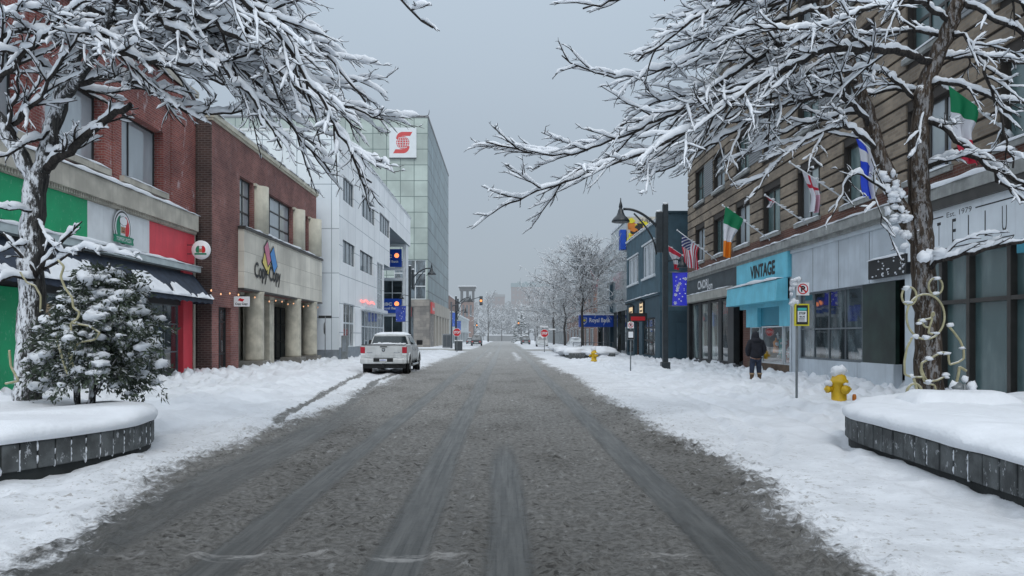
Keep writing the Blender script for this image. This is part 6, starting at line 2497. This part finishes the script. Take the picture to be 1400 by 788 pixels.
mb.box(-6.05, -5.05, 91.95, 92.85, 1.15, 1.28)
mb.build('lid', snow_far, t, bevel=.04)
# railing by the bank
t = thing('railing', (7.5, 70, 0), 'low metal railing in front of the bank windows', 'railing')
mb = MB()
for x in np.linspace(6.2, 9.8, 5):
    mb.tube([(x, 69.5, 0), (x, 69.5, 1.15)], .035, 6)
for z in (.6, 1.15):
    mb.tube([(6.2, 69.5, z), (9.8, 69.5, z)], .035, 6)
mb.build('rails', grey_frame, t)

# rope light bear on the right tree
Yb = 13.33
t = thing('rope_light_bear', at(1266, 470, Yb), 'pale rope light figure of a bear with round ears, tied to the right trunk', 'light decoration')


def rope(px, r_=.02, Y=Yb, closed=False, name='tube', par=None):
    pts = PP([(a, b_, Y) for a, b_ in px])
    if closed:
        pts.append(pts[0])
    q, L = smooth_path(pts, max(16, int(len(pts) * 9)))
    mb = MB()
    mb.tube(q, r_, 7)
    return mb.build(name, rope_light, par or t)


def crop(pts, x0=1220, y0=370, k=.241):
    return [(x0 + a * k, y0 + b_ * k) for a, b_ in pts]


def ring(cx, cy, rx, ry, n=20):
    return [(cx + rx * math.cos(a), cy + ry * math.sin(a)) for a in np.linspace(0, 6.283, n)]


rope(crop(ring(95, 145, 42, 52)), .018, name='ear')
rope(crop(ring(245, 90, 40, 48)), .018, name='ear')
rope(crop(ring(188, 262, 108, 128, 30)), .019, name='head')
rope(crop([(150, 300), (150, 280), (180, 280), (215, 272), (238, 250), (232, 235), (222, 250), (225, 280), (210, 325), (185, 320), (165, 290)]), .018, name='muzzle')
rope(crop([(210, 325), (205, 355), (230, 360)]), .018, name='muzzle')
rope(crop([(112, 380), (82, 440), (68, 520), (70, 590), (110, 605), (180, 605)]), .02, name='arm')
rope(crop([(310, 305), (345, 345), (385, 400), (405, 450), (405, 500), (375, 520), (325, 535), (318, 500), (320, 478), (280, 462), (215, 500), (165, 525), (165, 560), (180, 600), (200, 630), (250, 625), (310, 595)]), .02, name='arm')
rope(crop([(165, 530), (160, 570), (185, 640), (240, 650), (250, 690), (225, 740)]), .017, name='body')
rope(crop([(120, 610), (140, 680), (185, 718), (250, 722), (320, 700), (360, 650), (375, 590), (380, 545), (420, 570)]), .024, name='body')
rope(crop(ring(125, 700, 44, 58)), .024, name='foot')
mb = MB()
rg = random.Random(6)
for a, b_ in crop([(75, 100), (90, 180), (245, 130), (255, 45), (130, 375), (190, 378), (245, 355), (175, 285), (210, 500), (270, 470), (310, 470), (300, 590), (310, 605), (200, 632), (320, 685), (345, 670), (150, 748), (110, 600), (150, 300), (400, 440), (330, 310)]):
    mb.blob(at(a, b_, Yb - .01), (rg.uniform(.04, .08), .04, rg.uniform(.022, .04)), rg.randint(0, 99), .5, (8, 6))
mb.build('snow', snow_m, t)
# snow covered leaves / spot lamp at the foot of the tree
c = at(1318, 545, 13.1)
t = thing('spot_lamp', (c.x, 13.1, .55), 'small snow covered spot lamp on a stake at the foot of the right tree', 'lamp')
mb = MB()
mb.tube([(c.x, 13.1, .5), (c.x + .01, 13.1, .85)], .02, 6)
mb.lathe([(.05, 0), (.09, .14), (0, .15)], (c.x - .08, 13.08, .72), 10, axis=(-.5, -.3, .6))
mb.build('lamp_body', galv, t)
mb = MB()
mb.blob((c.x - .14, 13.1, .78), (.09, .07, .13), 3, .4)
mb.blob((c.x + .13, 13.1, .80), (.10, .07, .12), 5, .4)
mb.blob((c.x + .02, 13.1, .93), (.05, .05, .06), 7, .4)
mb.build('snow', snow_m, t)
# garland hose in the conifer
t = thing('rope_light_garland', at(100, 430, 11.3), 'cream coloured loops of rope light tangled in the left conifer', 'light decoration')
cr2 = lambda pts: [(a * .368, 280 + b_ * .368) for a, b_ in pts]
rope(cr2([(215, 205), (238, 230), (225, 268), (242, 310), (268, 345), (272, 382), (296, 400), (288, 425), (262, 440), (268, 500), (256, 560), (282, 622), (250, 628), (232, 572), (210, 490)]), .017, 11.2)
rope(cr2([(270, 440), (330, 450), (372, 475), (352, 502), (292, 512), (265, 560), (262, 600)]), .017, 11.2)
rope(cr2([(75, 250), (100, 290), (130, 300), (152, 340), (150, 400)]), .015, 11.9)
rope(cr2([(35, 540), (40, 600), (70, 655), (20, 665)]), .017, 11.2)

# ================================================================== FLAGS
def stripes(cols):
    return lambda u, v: cols[min(len(cols) - 1, int(v * len(cols)))]


def flag(base, tip, mats, fn, hoist, fly, label, fold=.5, swing=(0, 0), seed=1, start=.03, nu=22, nv=34):
    base, tip = Vector(base), Vector(tip)
    t = thing('flag', base, label, 'flag', 'flags on slanted poles over the shops')
    mb = MB()
    mb.tube([base, tip], [.028, .022], 8)
    mb.lathe([(.0, .06), (.04, .03), (.04, -.02), (0, -.05)], tip, 10)
    mb.tube([base + Vector((.1, 0, -.12)), base + Vector((-.02, 0, .02))], .05, 6)
    pole = mb.build('pole', white_trim, t)
    ax = (base - tip).normalized()
    L = (base - tip).length
    mb = MB()
    V = []
    rg = np.random.RandomState(seed)
    p1, p2 = rg.uniform(0, 6, 2)
    for r_ in range(nv + 1):
        v = r_ / nv
        for c_ in range(nu + 1):
            u = c_ / nu
            gather = 1 - fold * min(1, v * 1.5) ** .8
            uu = .5 + (u - .5) * gather
            p = tip + ax * (L * start + hoist * u * (1 - min(1, v * 2)) + hoist * uu * min(1, v * 2))
            # cloth hangs straight down, gathering in folds
            drop = fly * v
            lev = Vector((p.x, p.y, tip.z + (p.z - tip.z) * max(0.35, 1 - v)))
            q = lev + Vector((swing[0] * v + .05 * math.sin(v * 5 + p1), .11 * v ** .7 * math.sin(u * 11 + p1 + v * 2) + .05 * math.sin(v * 7 + p2) + swing[1] * v, -drop))
            V.append(q)
    Fq, mi = [], []
    for r_ in range(nv):
        for c_ in range(nu):
            a = r_ * (nu + 1) + c_
            mb_m = fn((c_ + .5) / nu, (r_ + .5) / nv)
            Fq.append((a, a + 1, a + nu + 2, a + nu + 1))
            mi.append(mb_m)
    mb.add(V, np.array(Fq), 0, True)
    mb.M[-1] = np.array(mi)
    cl_ = mb.build('cloth', mats, t)
    s = MB()
    for k in range(7):
        p = base.lerp(tip, rg.uniform(.1, .98))
        s.blob(p + Vector((0, 0, .035)), (.10, .035, .035), k, .5, (7, 5))
    s.build('snow', snow_m, pole)
    return t


fl_green = M('flag_green', (.0, .19, .075), .7, .06)
fl_white = M('flag_white', (.64, .65, .70), .7, .05)
fl_orange = M('flag_orange', (.72, .20, .01), .7, .06)
fl_red = M('flag_red', (.50, .02, .05), .7, .06)
fl_navy = M('flag_navy', (.02, .03, .13), .7, .06)
fl_blue = M('flag_blue', (.015, .06, .58), .7, .06)


def flag_at(bpx, bpy_, tpx, tpy, **k):
    Z = (XB - .05) * F / (bpx - VX)
    b_ = at(bpx, bpy_, Z)
    t_ = at(tpx, tpy, Z)
    return flag(b_, t_, **k)


def us_fn(u, v):
    if u < .54 and v < .40:
        return 2 if (int(u * 22) + int(v * 34)) % 4 else 1
    return 0 if int(u * 13) % 2 == 0 else 1


flag_at(980, 356, 926, 315, mats=[fl_red, fl_white, fl_navy], fn=us_fn, hoist=1.15, fly=1.85, label='striped red and white flag with starry navy canton, beside the right lamp', fold=.15, seed=2, start=.12)
flag_at(958, 366, 913, 336, mats=[fl_red, fl_white], fn=lambda u, v: 0 if v < .25 or v > .75 else 1, hoist=.9, fly=1.3, label='red and white flag half hidden behind the right street lamp, farthest of the flags', fold=.6, seed=3)
flag_at(1053, 328, 988, 281, mats=[fl_green, fl_white, fl_orange], fn=lambda u, v: min(2, int(v * 3)), hoist=.95, fly=2.15, label='green, white and orange tricolour flag hanging above the turquoise shop', fold=.52, seed=5, swing=(-.25, 0))
flag_at(1105, 307, 1046, 267, mats=[fl_red, fl_white], fn=lambda u, v: 0 if v < .4 else 1, hoist=.35, fly=.42, label='furled red and white flag wrapped round its snowy pole', fold=.6, seed=6)
flag_at(1162, 277, 1080, 222, mats=[fl_white, fl_red, M('flag_pink', (.55, .35, .45), .7, .05)], fn=lambda u, v: 1 if abs(u - .5) < .10 or abs(v - .35) < .06 else (2 if v > .6 and u > .6 else 0), hoist=.55, fly=1.5, label='white flag with red cross and pink folds, right of the furled one', fold=.45, seed=8, swing=(.18, 0), start=.22)
flag_at(1226, 240, 1166, 182, mats=[fl_blue, fl_white], fn=lambda u, v: 0 if (v < .2 and u < .6) or (v > .42 and u < .62) else 1, hoist=.75, fly=1.8, label='blue and white flag hanging left of the right tree trunk', fold=.35, seed=9, swing=(.25, 0))
flag_at(1378, 180, 1290, 116, mats=[fl_green, fl_white, fl_red], fn=lambda u, v: min(2, int(v * 3)), hoist=.8, fly=1.7, label='green, white and red tricolour flag right of the right tree trunk', fold=.42, seed=12, swing=(.25, 0))
flag((XG - .05, 79.5, 7.2), (XG - 1.6, 79.5, 8.6), [fl_red, fl_white], lambda u, v: 0 if u < .3 or u > .7 else 1, 1.1, 1.9, 'small red and white flag on the glass bank front', .4, seed=15)


# ================================================================== PERSON
def skin_mesh(name, verts, edges, mat, parent, sub=2, root=0):
    me = bpy.data.meshes.new(name)
    L = parent.location if parent.parent is None else parent.location + parent.parent.location
    me.from_pydata([Vector(v[0]) - L for v in verts], edges, [])
    ob = bpy.data.objects.new(name, me)
    col.objects.link(ob)
    ob.parent = parent
    me.materials.append(mat)
    m = ob.modifiers.new('skin', 'SKIN')
    m.use_smooth_shade = True
    lay = me.skin_vertices[0].data if len(me.skin_vertices) else None
    if lay is None:
        me.skin_vertices.new(name='skin') if hasattr(me.skin_vertices, 'new') else None
        lay = me.skin_vertices[0].data
    for k, v in enumerate(verts):
        r_ = v[1]
        lay[k].radius = (r_, r_) if np.isscalar(r_) else r_
        lay[k].use_root = (k == root)
    s = ob.modifiers.new('sub', 'SUBSURF')
    s.levels = s.render_levels = sub
    return ob


pz = .07
pc = Vector((8.83, 27.0, pz))
t = thing('person', pc, 'person in dark hooded parka, jeans and brown boots seen from behind before the turquoise shop', 'person')


def pv(x, y, z):
    return (pc.x + x, pc.y + y, pc.z + z)


# continuous body: pelvis, spine, head, arms with hands tucked to the pockets, legs with feet
V = [(pv(0, 0, .93), .155), (pv(0, .0, 1.12), .15), (pv(0, .0, 1.34), .17), (pv(0, .02, 1.47), .075), (pv(0, .05, 1.56), .09), (pv(0, .06, 1.66), .10),
     (pv(-.17, 0, 1.38), .075), (pv(-.27, -.02, 1.12), .06), (pv(-.20, .14, .95), .045), (pv(-.15, .19, .92), .042),
     (pv(.17, 0, 1.38), .075), (pv(.27, -.02, 1.12), .06), (pv(.20, .14, .95), .045), (pv(.15, .19, .92), .042),
     (pv(-.10, 0, .86), .10), (pv(-.13, .03, .48), .07), (pv(-.15, -.02, .10), .05), (pv(-.16, .12, .05), .045),
     (pv(.10, 0, .86), .10), (pv(.12, .05, .48), .07), (pv(.13, .03, .10), .05), (pv(.14, .17, .05), .045)]
E = [(0, 1), (1, 2), (2, 3), (3, 4), (4, 5), (2, 6), (6, 7), (7, 8), (8, 9), (2, 10), (10, 11), (11, 12), (12, 13), (0, 14), (14, 15), (15, 16), (16, 17), (0, 18), (18, 19), (19, 20), (20, 21)]
skin_mesh('body', V, E, skin_m, t, 1)


def ringmesh(mb, rings, n=22, mt=0):
    """closed loft through ellipses (cx, cy, z, rx, ry)"""
    V = []
    for cx, cy, z, rx, ry in rings:
        for k in range(n):
            a = 2 * math.pi * k / n
            w_ = 1 + .05 * math.sin(3 * a + z * 7) + .03 * math.sin(7 * a + z * 13)
            V.append(pv(cx + rx * w_ * math.cos(a), cy + ry * w_ * math.sin(a), z))
    m = len(rings)
    Fq = [(i * n + k, i * n + (k + 1) % n, (i + 1) * n + (k + 1) % n, (i + 1) * n + k) for i in range(m - 1) for k in range(n)]
    mb.add(V, Fq + [tuple(range(n))[::-1], tuple(range((m - 1) * n, m * n))], mt, True)


# parka with sleeves
V = [(pv(0, 0, .80), (.235, .19)), (pv(0, 0, 1.0), (.235, .185)), (pv(0, 0, 1.2), (.235, .175)), (pv(0, .0, 1.38), (.215, .16)), (pv(0, .02, 1.50), (.12, .11)),
     (pv(-.20, 0, 1.39), .115), (pv(-.305, -.03, 1.13), .098), (pv(-.235, .12, .96), .08), (pv(-.19, .16, .93), .075),
     (pv(.20, 0, 1.39), .115), (pv(.305, -.03, 1.13), .098), (pv(.235, .12, .96), .08), (pv(.19, .16, .93), .075)]
E = [(0, 1), (1, 2), (2, 3), (3, 4), (3, 5), (5, 6), (6, 7), (7, 8), (3, 9), (9, 10), (10, 11), (11, 12)]
skin_mesh('parka', V, E, jacket_m, t, 2)
mb = MB()
ringmesh(mb, [(0, .03, 1.47, .145, .13), (0, .03, 1.52, .15, .14), (0, .04, 1.60, .138, .145), (0, .04, 1.68, .125, .14), (0, .04, 1.745, .09, .105), (0, .04, 1.775, .035, .05)])
ringmesh(mb, [(0, -.06, 1.40, .17, .10), (0, -.07, 1.46, .175, .10), (0, -.05, 1.53, .15, .08), (0, -.02, 1.57, .10, .05)])
mb.build('hood', jacket_m, t)
V = [(pv(0, 0, .90), (.17, .14)), (pv(-.10, .0, .78), .115), (pv(-.13, .03, .48), .092), (pv(-.15, -.01, .24), .080), (pv(.10, 0, .78), .115), (pv(.12, .05, .48), .092), (pv(.13, .03, .24), .080)]
skin_mesh('jeans', V, [(0, 1), (1, 2), (2, 3), (0, 4), (4, 5), (5, 6)], jeans_m, t, 2)
for x_, y_ in ((-.15, -.02), (.13, .02)):
    bt = MB()
    ringmesh(bt, [(x_, y_ + .05, .0, .06, .145), (x_, y_ + .05, .05, .062, .15), (x_, y_ + .03, .10, .058, .11), (x_, y_, .15, .062, .072), (x_, y_, .25, .072, .075), (x_, y_, .30, .078, .08)], 16)
    bo = bt.build('boot', boot_m, t)
    bt = MB()
    ringmesh(bt, [(x_, y_, .265, .082, .086), (x_, y_, .29, .09, .094), (x_, y_, .32, .084, .088)], 16)
    bt.build('boot_cuff', fur_m, bo)

# ================================================================== VEHICLES
def wheel(parent, x, y, r_, w_, out, rim_m=None):
    """out = +1/-1: side the rim faces"""
    mb = MB()
    mb.lathe([(r_ * .62, -w_ / 2), (r_ * .93, -w_ / 2), (r_, -w_ * .36), (r_, w_ * .36), (r_ * .93, w_ / 2), (r_ * .62, w_ / 2)], (x, y, r_ - .03), 28, axis=(1, 0, 0))
    ty = mb.build('wheel', tyre_m, parent)
    mb = MB()
    xo = x + out * w_ * .42
    mb.lathe([(r_ * .64, -.02), (r_ * .62, .02), (r_ * .2, .0), (r_ * .16, .03), (0, .03)], (xo, y, r_ - .03), 28, axis=(out, 0, 0))
    for k in range(5):
        a = k * 2 * math.pi / 5
        mb.bar((xo + out * .03, y, r_ - .03), (xo + out * .03, y + math.cos(a) * r_ * .6, r_ - .03 + math.sin(a) * r_ * .6), .05, .03)
    mb.build('rim', rim_m or chrome, ty)


def loft_x(mb, prof_fn, xs, mt=0, smooth=True, closed=True):
    """body from side profiles (list of (y, z)) placed across x"""
    P_ = [prof_fn(x) for x in xs]
    m = len(P_[0])
    V = [(x, y, z) for x, pr in zip(xs, P_) for y, z in pr]
    k = len(xs)
    Fq = [(i * m + j, i * m + (j + 1) % m, (i + 1) * m + (j + 1) % m, (i + 1) * m + j) for i in range(k - 1) for j in range(m)]
    Fq += [tuple(range(m)), tuple(range((k - 1) * m, k * m))[::-1]]
    mb.add(V, Fq, mt, smooth)


# ---- the pickup, rear towards the camera: local y = 0 at the rear bumper
px0, py0 = -5.22, 33.0
t = thing('pickup_truck', (px0, py0, .04), 'white crew cab pickup truck parked at the left curb, seen from behind', 'pickup truck')
hw = 1.0


def tv(x, y, z):
    return (px0 + x, py0 + y, z * .91 + .04)


def slab(mb, sec, mt=0):
    """loft through cross sections [(y, [(x, z)...])], sections listed for the right half and mirrored"""
    V, m = [], None
    for y, half in sec:
        ring_ = [(x, z) for x, z in half] + [(-x, z) for x, z in half[::-1]]
        m = len(ring_)
        V += [tv(x, y, z) for x, z in ring_]
    k = len(sec)
    Fq = [(i * m + j, i * m + (j + 1) % m, (i + 1) * m + (j + 1) % m, (i + 1) * m + j) for i in range(k - 1) for j in range(m)]
    Fq += [tuple(range(m))[::-1], tuple(range((k - 1) * m, k * m))]
    mb.add(V, Fq, mt, False)


mb = MB()
bed = [(.0, .62), (.90, .62), (.99, .70), (1.0, .95), (.985, 1.25), (.97, 1.38), (.95, 1.405), (.0, 1.405)]
bedr = [(x * .985, z) for x, z in bed]
slab(mb, [(.10, bedr), (.16, bed), (1.9, bed), (1.92, bed)])
cabl = [(.0, .55), (.92, .55), (1.0, .68), (1.005, 1.0), (.985, 1.28), (.95, 1.37), (.0, 1.37)]
slab(mb, [(1.96, cabl), (2.0, cabl), (4.1, cabl), (4.4, [(x * .99, z) for x, z in cabl])])
hood = [(.0, .55), (.90, .55), (.985, .68), (.985, 1.0), (.95, 1.22), (.85, 1.32), (.0, 1.36)]
slab(mb, [(4.4, hood), (5.0, [(x * .99, z - .02 * (z > 1)) for x, z in hood]), (5.6, [(x * .95, z - .08 * (z > 1)) for x, z in hood]), (5.75, [(x * .9, z - .2 * (z > 1)) for x, z in hood])])
# greenhouse
gl = [(.0, 1.36), (.91, 1.36), (.83, 1.62), (.74, 1.86), (.66, 1.92), (.0, 1.94)]
gr = [(.0, 1.36), (.90, 1.36), (.83, 1.60), (.75, 1.80), (.69, 1.88), (.0, 1.90)]
gf_ = [(.0, 1.34), (.93, 1.34), (.91, 1.38), (.9, 1.40), (.88, 1.41), (.0, 1.42)]
slab(mb, [(1.97, gr), (2.25, gl), (3.6, gl), (4.55, gf_)])
body = mb.build('body', truck_white, t, bevel=.025)
# fender flares
for sx in (-1, 1):
    for y in (1.15, 4.85):
        f = MB()
        f.tube([tv(sx * .985, y + .52 * math.cos(a), .42 + .55 * math.sin(a)) for a in np.linspace(.15, 2.99, 14)], .05, 6)
        f.build('fender_flare', truck_white, t)
        g = MB()
        g.lathe([(.50, -.04), (.50, .04), (0, .04)], tv(sx * .96, y, .42), 24, axis=(sx, 0, 0))
        g.build('wheel_well', black_sign, t)
for sx in (-1, 1):
    for y in (1.15, 4.85):
        wheel(t, px0 + sx * .86, py0 + y, .42, .28, sx)
# rear glass with frame
Q = lambda u, v, w=0.0: tv(u, 1.972 - w, v)
mb = MB()
mb.add([Q(-.83, 1.40, .02), Q(.83, 1.40, .02), Q(.71, 1.81, .02), Q(-.71, 1.81, .02)], [(0, 1, 2, 3)])
mb.build('rear_window', glass_car, t)
for sx in (-1, 1):
    mb = MB()
    for y0_, y1_, y2_, y3_ in ((2.32, 3.08, 3.08, 2.42), (3.16, 3.95, 3.62, 3.16)):
        mb.add([tv(sx * .935, y0_, 1.40), tv(sx * .935, y1_, 1.40), tv(sx * .80, y2_, 1.80), tv(sx * .80, y3_, 1.80)], [(0, 1, 2, 3)])
    mb.build('side_window', glass_car, t)
    mb = MB()
    mb.hexa([tv(sx * a, y, z) for z in (1.36, 1.62) for a, y in ((1.0, 3.75), (1.28, 3.72), (1.28, 3.9), (1.0, 3.92))])
    mb.build('mirror', black_sign, t, bevel=.03)
    mb = MB()
    for y in (2.45, 3.3):
        mb.hexa([tv(sx * a, q, z) for z in (1.10, 1.15) for a, q in ((1.0, y), (1.03, y), (1.03, y + .2), (1.0, y + .2))])
    mb.build('door_handle', chrome, t)
    mb = MB()
    for y in (2.2, 3.12, 4.05):
        mb.hexa([tv(sx * a, q, z) for z in (.62, 1.36) for a, q in ((1.0, y), (1.007, y), (1.007, y + .012), (1.0, y + .012))])
    mb.build('door_seam', black_sign, t)
    mb = MB()
    mb.tube([tv(sx * 1.0, 1.95, .44), tv(sx * 1.04, 2.1, .40), tv(sx * 1.04, 3.9, .40), tv(sx * 1.0, 4.1, .44)], .05, 8)
    mb.build('side_step', chrome, t)
    # tail lamp
    mb = MB()
    mb.hexa([tv(sx * a, y, z) for z in (1.0, 1.30) for a, y in ((.80, .075), (1.0, .085), (1.005, .26), (.80, .26))])
    lm = mb.build('tail_lamp', tail_red, t, bevel=.015)
    mb = MB()
    mb.hexa([tv(sx * a, y, z) for z in (.90, .995) for a, y in ((.80, .08), (.99, .09), (.995, .2), (.80, .2))])
    mb.build('reverse_lamp', white_paint, lm)
# tailgate panel, handle, emblem, badges
Pg = lambda u, v, w=0.0: tv(u, .10 - w, v)
mb = MB()
mb.pbox(Pg, -.78, .78, .80, 1.36, -.01, .02)
mb.pbox(Pg, -.70, .70, .88, 1.28, .02, .028)
tg = mb.build('tailgate', truck_white, t, bevel=.012)
mb = MB()
mb.pbox(Pg, -.15, .15, 1.285, 1.33, .02, .045)
mb.build('handle', black_sign, tg)
mb = MB()
mb.pbox(Pg, -.96, .96, 1.385, 1.415, -.03, .03)
mb.build('gate_cap', dark_frame, tg)
mb = MB()
mb.poly(Pg, [(-.075, 1.235), (.075, 1.235), (.07, 1.13), (.035, 1.065), (-.035, 1.065), (-.07, 1.13)], .032, 0)
mb.poly(Pg, [(-.05, 1.205), (-.02, 1.19), (0, 1.215), (.02, 1.19), (.05, 1.205), (.045, 1.15), (.02, 1.13), (.012, 1.085), (-.012, 1.085), (-.02, 1.13), (-.045, 1.15)], .035, 1)
mb.build('emblem', [black_sign, chrome], tg)
mb = MB()
for x0_, x1_ in ((-.72, -.48), (.44, .70)):
    mb.pbox(Pg, x0_, x1_, 1.02, 1.05, .02, .034)
mb.build('badge', chrome, tg)
# bumper, plate, hitch, exhaust
mb = MB()
mb.hexa([tv(a, y, z) for z in (.50, .76) for a, y in ((-1.0, .0), (1.0, .0), (1.0, .16), (-1.0, .16))])
bp = mb.build('bumper', truck_white, t, bevel=.05)
mb = MB()
Pb = lambda u, v, w=0.0: tv(u, .0 - w, v)
mb.pbox(Pb, -.42, .42, .60, .77, -.02, .012)
mb.build('plate_recess', black_sign, bp)
mb = MB()
mb.pbox(Pb, -.16, .16, .615, .735, .012, .02, 0)
for k in range(7):
    mb.pbox(Pb, -.13 + k * .037, -.108 + k * .037, .65, .70, .02, .022, 1)
mb.build('licence_plate', [white_paint, rbc_blue], bp)
mb = MB()
mb.hexa([tv(a, y, z) for z in (.28, .52) for a, y in ((-.9, .2), (.9, .2), (.9, 4.0), (-.9, 4.0))])
mb.tube([tv(0, -.10, .44), tv(0, .3, .44)], .045, 8)
mb.lathe([(.0, .03), (.035, .0), (0, -.03)], tv(0, -.1, .5), 8)
mb.tube([tv(.62, .04, .40), tv(.62, .5, .42)], .05, 8)
mb.tube([tv(-.86, 1.15, .43), tv(.86, 1.15, .43)], .08, 8)
mb.build('chassis', black_sign, t)
mb = MB()
V = []
for iy, y in enumerate(np.linspace(2.12, 3.75, 10)):
    for ix, x in enumerate(np.linspace(-.76, .76, 16)):
        e = (min(1, 3 * min(ix, 15 - ix) / 7.5) * min(1, 3 * min(iy, 9 - iy) / 4.5)) ** .5
        V.append(tv(x, y, 1.87 + e * (.13 + .03 * float(vnoise(x * 3, y * 3, 4)))))
i = np.arange(9)[:, None] * 16
j = np.arange(15)[None, :]
mb.add(V, np.stack([i + j, i + j + 1, i + 17 + j, i + 16 + j], -1).reshape(-1, 4), 0, True)
for k, x in enumerate((-.4, -.1, .05, .3)):
    mb.blob(tv(x, .14, 1.42), (.16, .06, .04), k, .5, (9, 6))
for k in range(6):
    mb.blob(tv(-.5 + k * .22, 1.9, 1.41), (.16, .1, .07), k, .5, (9, 6))
for x in (-.5, .7):
    mb.blob(tv(x, .08, .78), (.12, .05, .02), 3, .5, (8, 5))
mb.build('snow', snow_m, t)


def car(name, x, y, label, paint, rear=True, snow=1.0, kind='sedan', group=None, s=1.0, haze=True):
    """small parked car seen end on; y is its near end"""
    t = thing(name, (x, y, 0), label, 'car', group)
    mb = MB()
    H = 1.45 if kind == 'sedan' else 1.72

    def sec(yy, pts):
        return [(x + a * s, y + yy * s, z * s) for a, z in pts] + [(x - a * s, y + yy * s, z * s) for a, z in pts[::-1]]
    lower = [(.0, .25), (.75, .25), (.87, .4), (.88, .7), (.82, .92), (.0, .95)]
    lowe = [(.0, .32), (.70, .32), (.78, .45), (.80, .68), (.74, .85), (.0, .88)]
    roof0 = [(.0, .9), (.80, .9), (.79, .92), (.76, .95), (.70, .97), (.0, .98)]
    roof = [(.0, .9), (.80, .9), (.74, 1.15), (.64, H - .08), (.55, H - .02), (.0, H)]
    r0, r1 = (.55, 1.25) if kind == 'sedan' else (.05, .5)
    for secs in ([(0, lowe), (.12, lower), (4.3, lower), (4.5, lowe)], [(r0, roof0), (r1, roof), (2.7, roof), (3.6, roof0)]):
        V = []
        for yy, p in secs:
            V += sec(yy, p)
        m = 12
        k = len(secs)
        Fq = [(i * m + j, i * m + (j + 1) % m, (i + 1) * m + (j + 1) % m, (i + 1) * m + j) for i in range(k - 1) for j in range(m)] + [tuple(range(m))[::-1], tuple(range((k - 1) * m, k * m))]
        mb.add(V, Fq, 0)
    bd = mb.build('body', paint, t, bevel=.03)
    mb = MB()
    f = (r0 + .05, r1 - .05)
    mb.add([(x + a * s, y + (yy - .03) * s, z * s) for a, yy, z in ((-.68, f[0], 1.02), (.68, f[0], 1.02), (.58, f[1], H - .14), (-.58, f[1], H - .14))], [(0, 1, 2, 3)])
    mb.build('windscreen', glass_far if haze else glass_car, t)
    for sx in (-1, 1):
        mb = MB()
        mb.box(x + sx * .6 * s - .12 * s, x + sx * .6 * s + .12 * s, y - .015, y + .05, .62 * s, .78 * s)
        mb.build('lamp', (red_far if rear else white_sign_far), t)
        for yy in (.85, 3.6):
            mb = MB()
            mb.lathe([(.2, -.1), (.31, -.1), (.33, 0), (.31, .1), (.2, .1), (0, .08)], (x + sx * .78 * s, y + yy * s, .31 * s), 16, axis=(1, 0, 0))
            mb.build('wheel', tyre_m, t)
    mb = MB()
    mb.box(x - .3 * s, x + .3 * s, y - .02, y - .005, .45 * s, .58 * s)
    mb.build('licence_plate', white_sign_far, t)
    if snow:
        mb = MB()
        mb.blob((x, y + 2.0 * s, H * s), (.66 * s, .95 * s, .13 * snow), 2, .25, (14, 8))
        mb.blob((x, y + 4.0 * s, .95 * s), (.75 * s, .6 * s, .12 * snow), 3, .25, (14, 8))
        if kind == 'sedan':
            mb.blob((x, y + .35 * s, .92 * s), (.75 * s, .35 * s, .12 * snow), 4, .25, (14, 8))
        mb.build('snow', snow_far, t)
    return t


dark_car = M('dark_car_paint', (.035, .045, .05), .35, .1, haze=True)
white_car = M('white_car_paint', (.58, .61, .62), .35, .06, haze=True)
red_car = M('dull_red_paint', (.16, .06, .05), .4, .1, haze=True)
GC = 'cars parked far down the street'
car('parked_car', -5.2, 140, 'dark car with snowy roof parked at the far left curb', dark_car, True, .8, 'suv', GC, 1.15)
car('parked_car', -7.6, 168, 'second dark car half hidden beyond the far left one', dark_car, True, .8, 'sedan', GC)
car('parked_car', 6.3, 128, 'white car with snowy roof parked right of the crossing', white_car, False, 1.0, 'suv', GC, 1.1)
car('parked_car', 4.6, 165, 'dark car far down the right curb', dark_car, True, .7, 'suv', GC, 1.1)
car('parked_car', 8.3, 88, 'snow covered pale car below the trees near the bank', white_car, False, 1.4, 'sedan', GC)
car('parked_car', 9.4, 100, 'snow covered car behind the pale one below the trees', red_car, False, 1.4, 'sedan', GC)
# low wall and railing that close the street
t = thing('low_wall', (1, 305, 0), 'dark low wall with snowy top closing the far end of the street', 'wall')
mb = MB()
mb.box(-7, 9, 300, 301, 0, 2.2)
mb.build('wall', grey_far, t)
mb = MB()
mb.box(-7.1, 9.1, 299.8, 301.2, 2.2, 2.6)
mb.build('snow', snow_far, t)
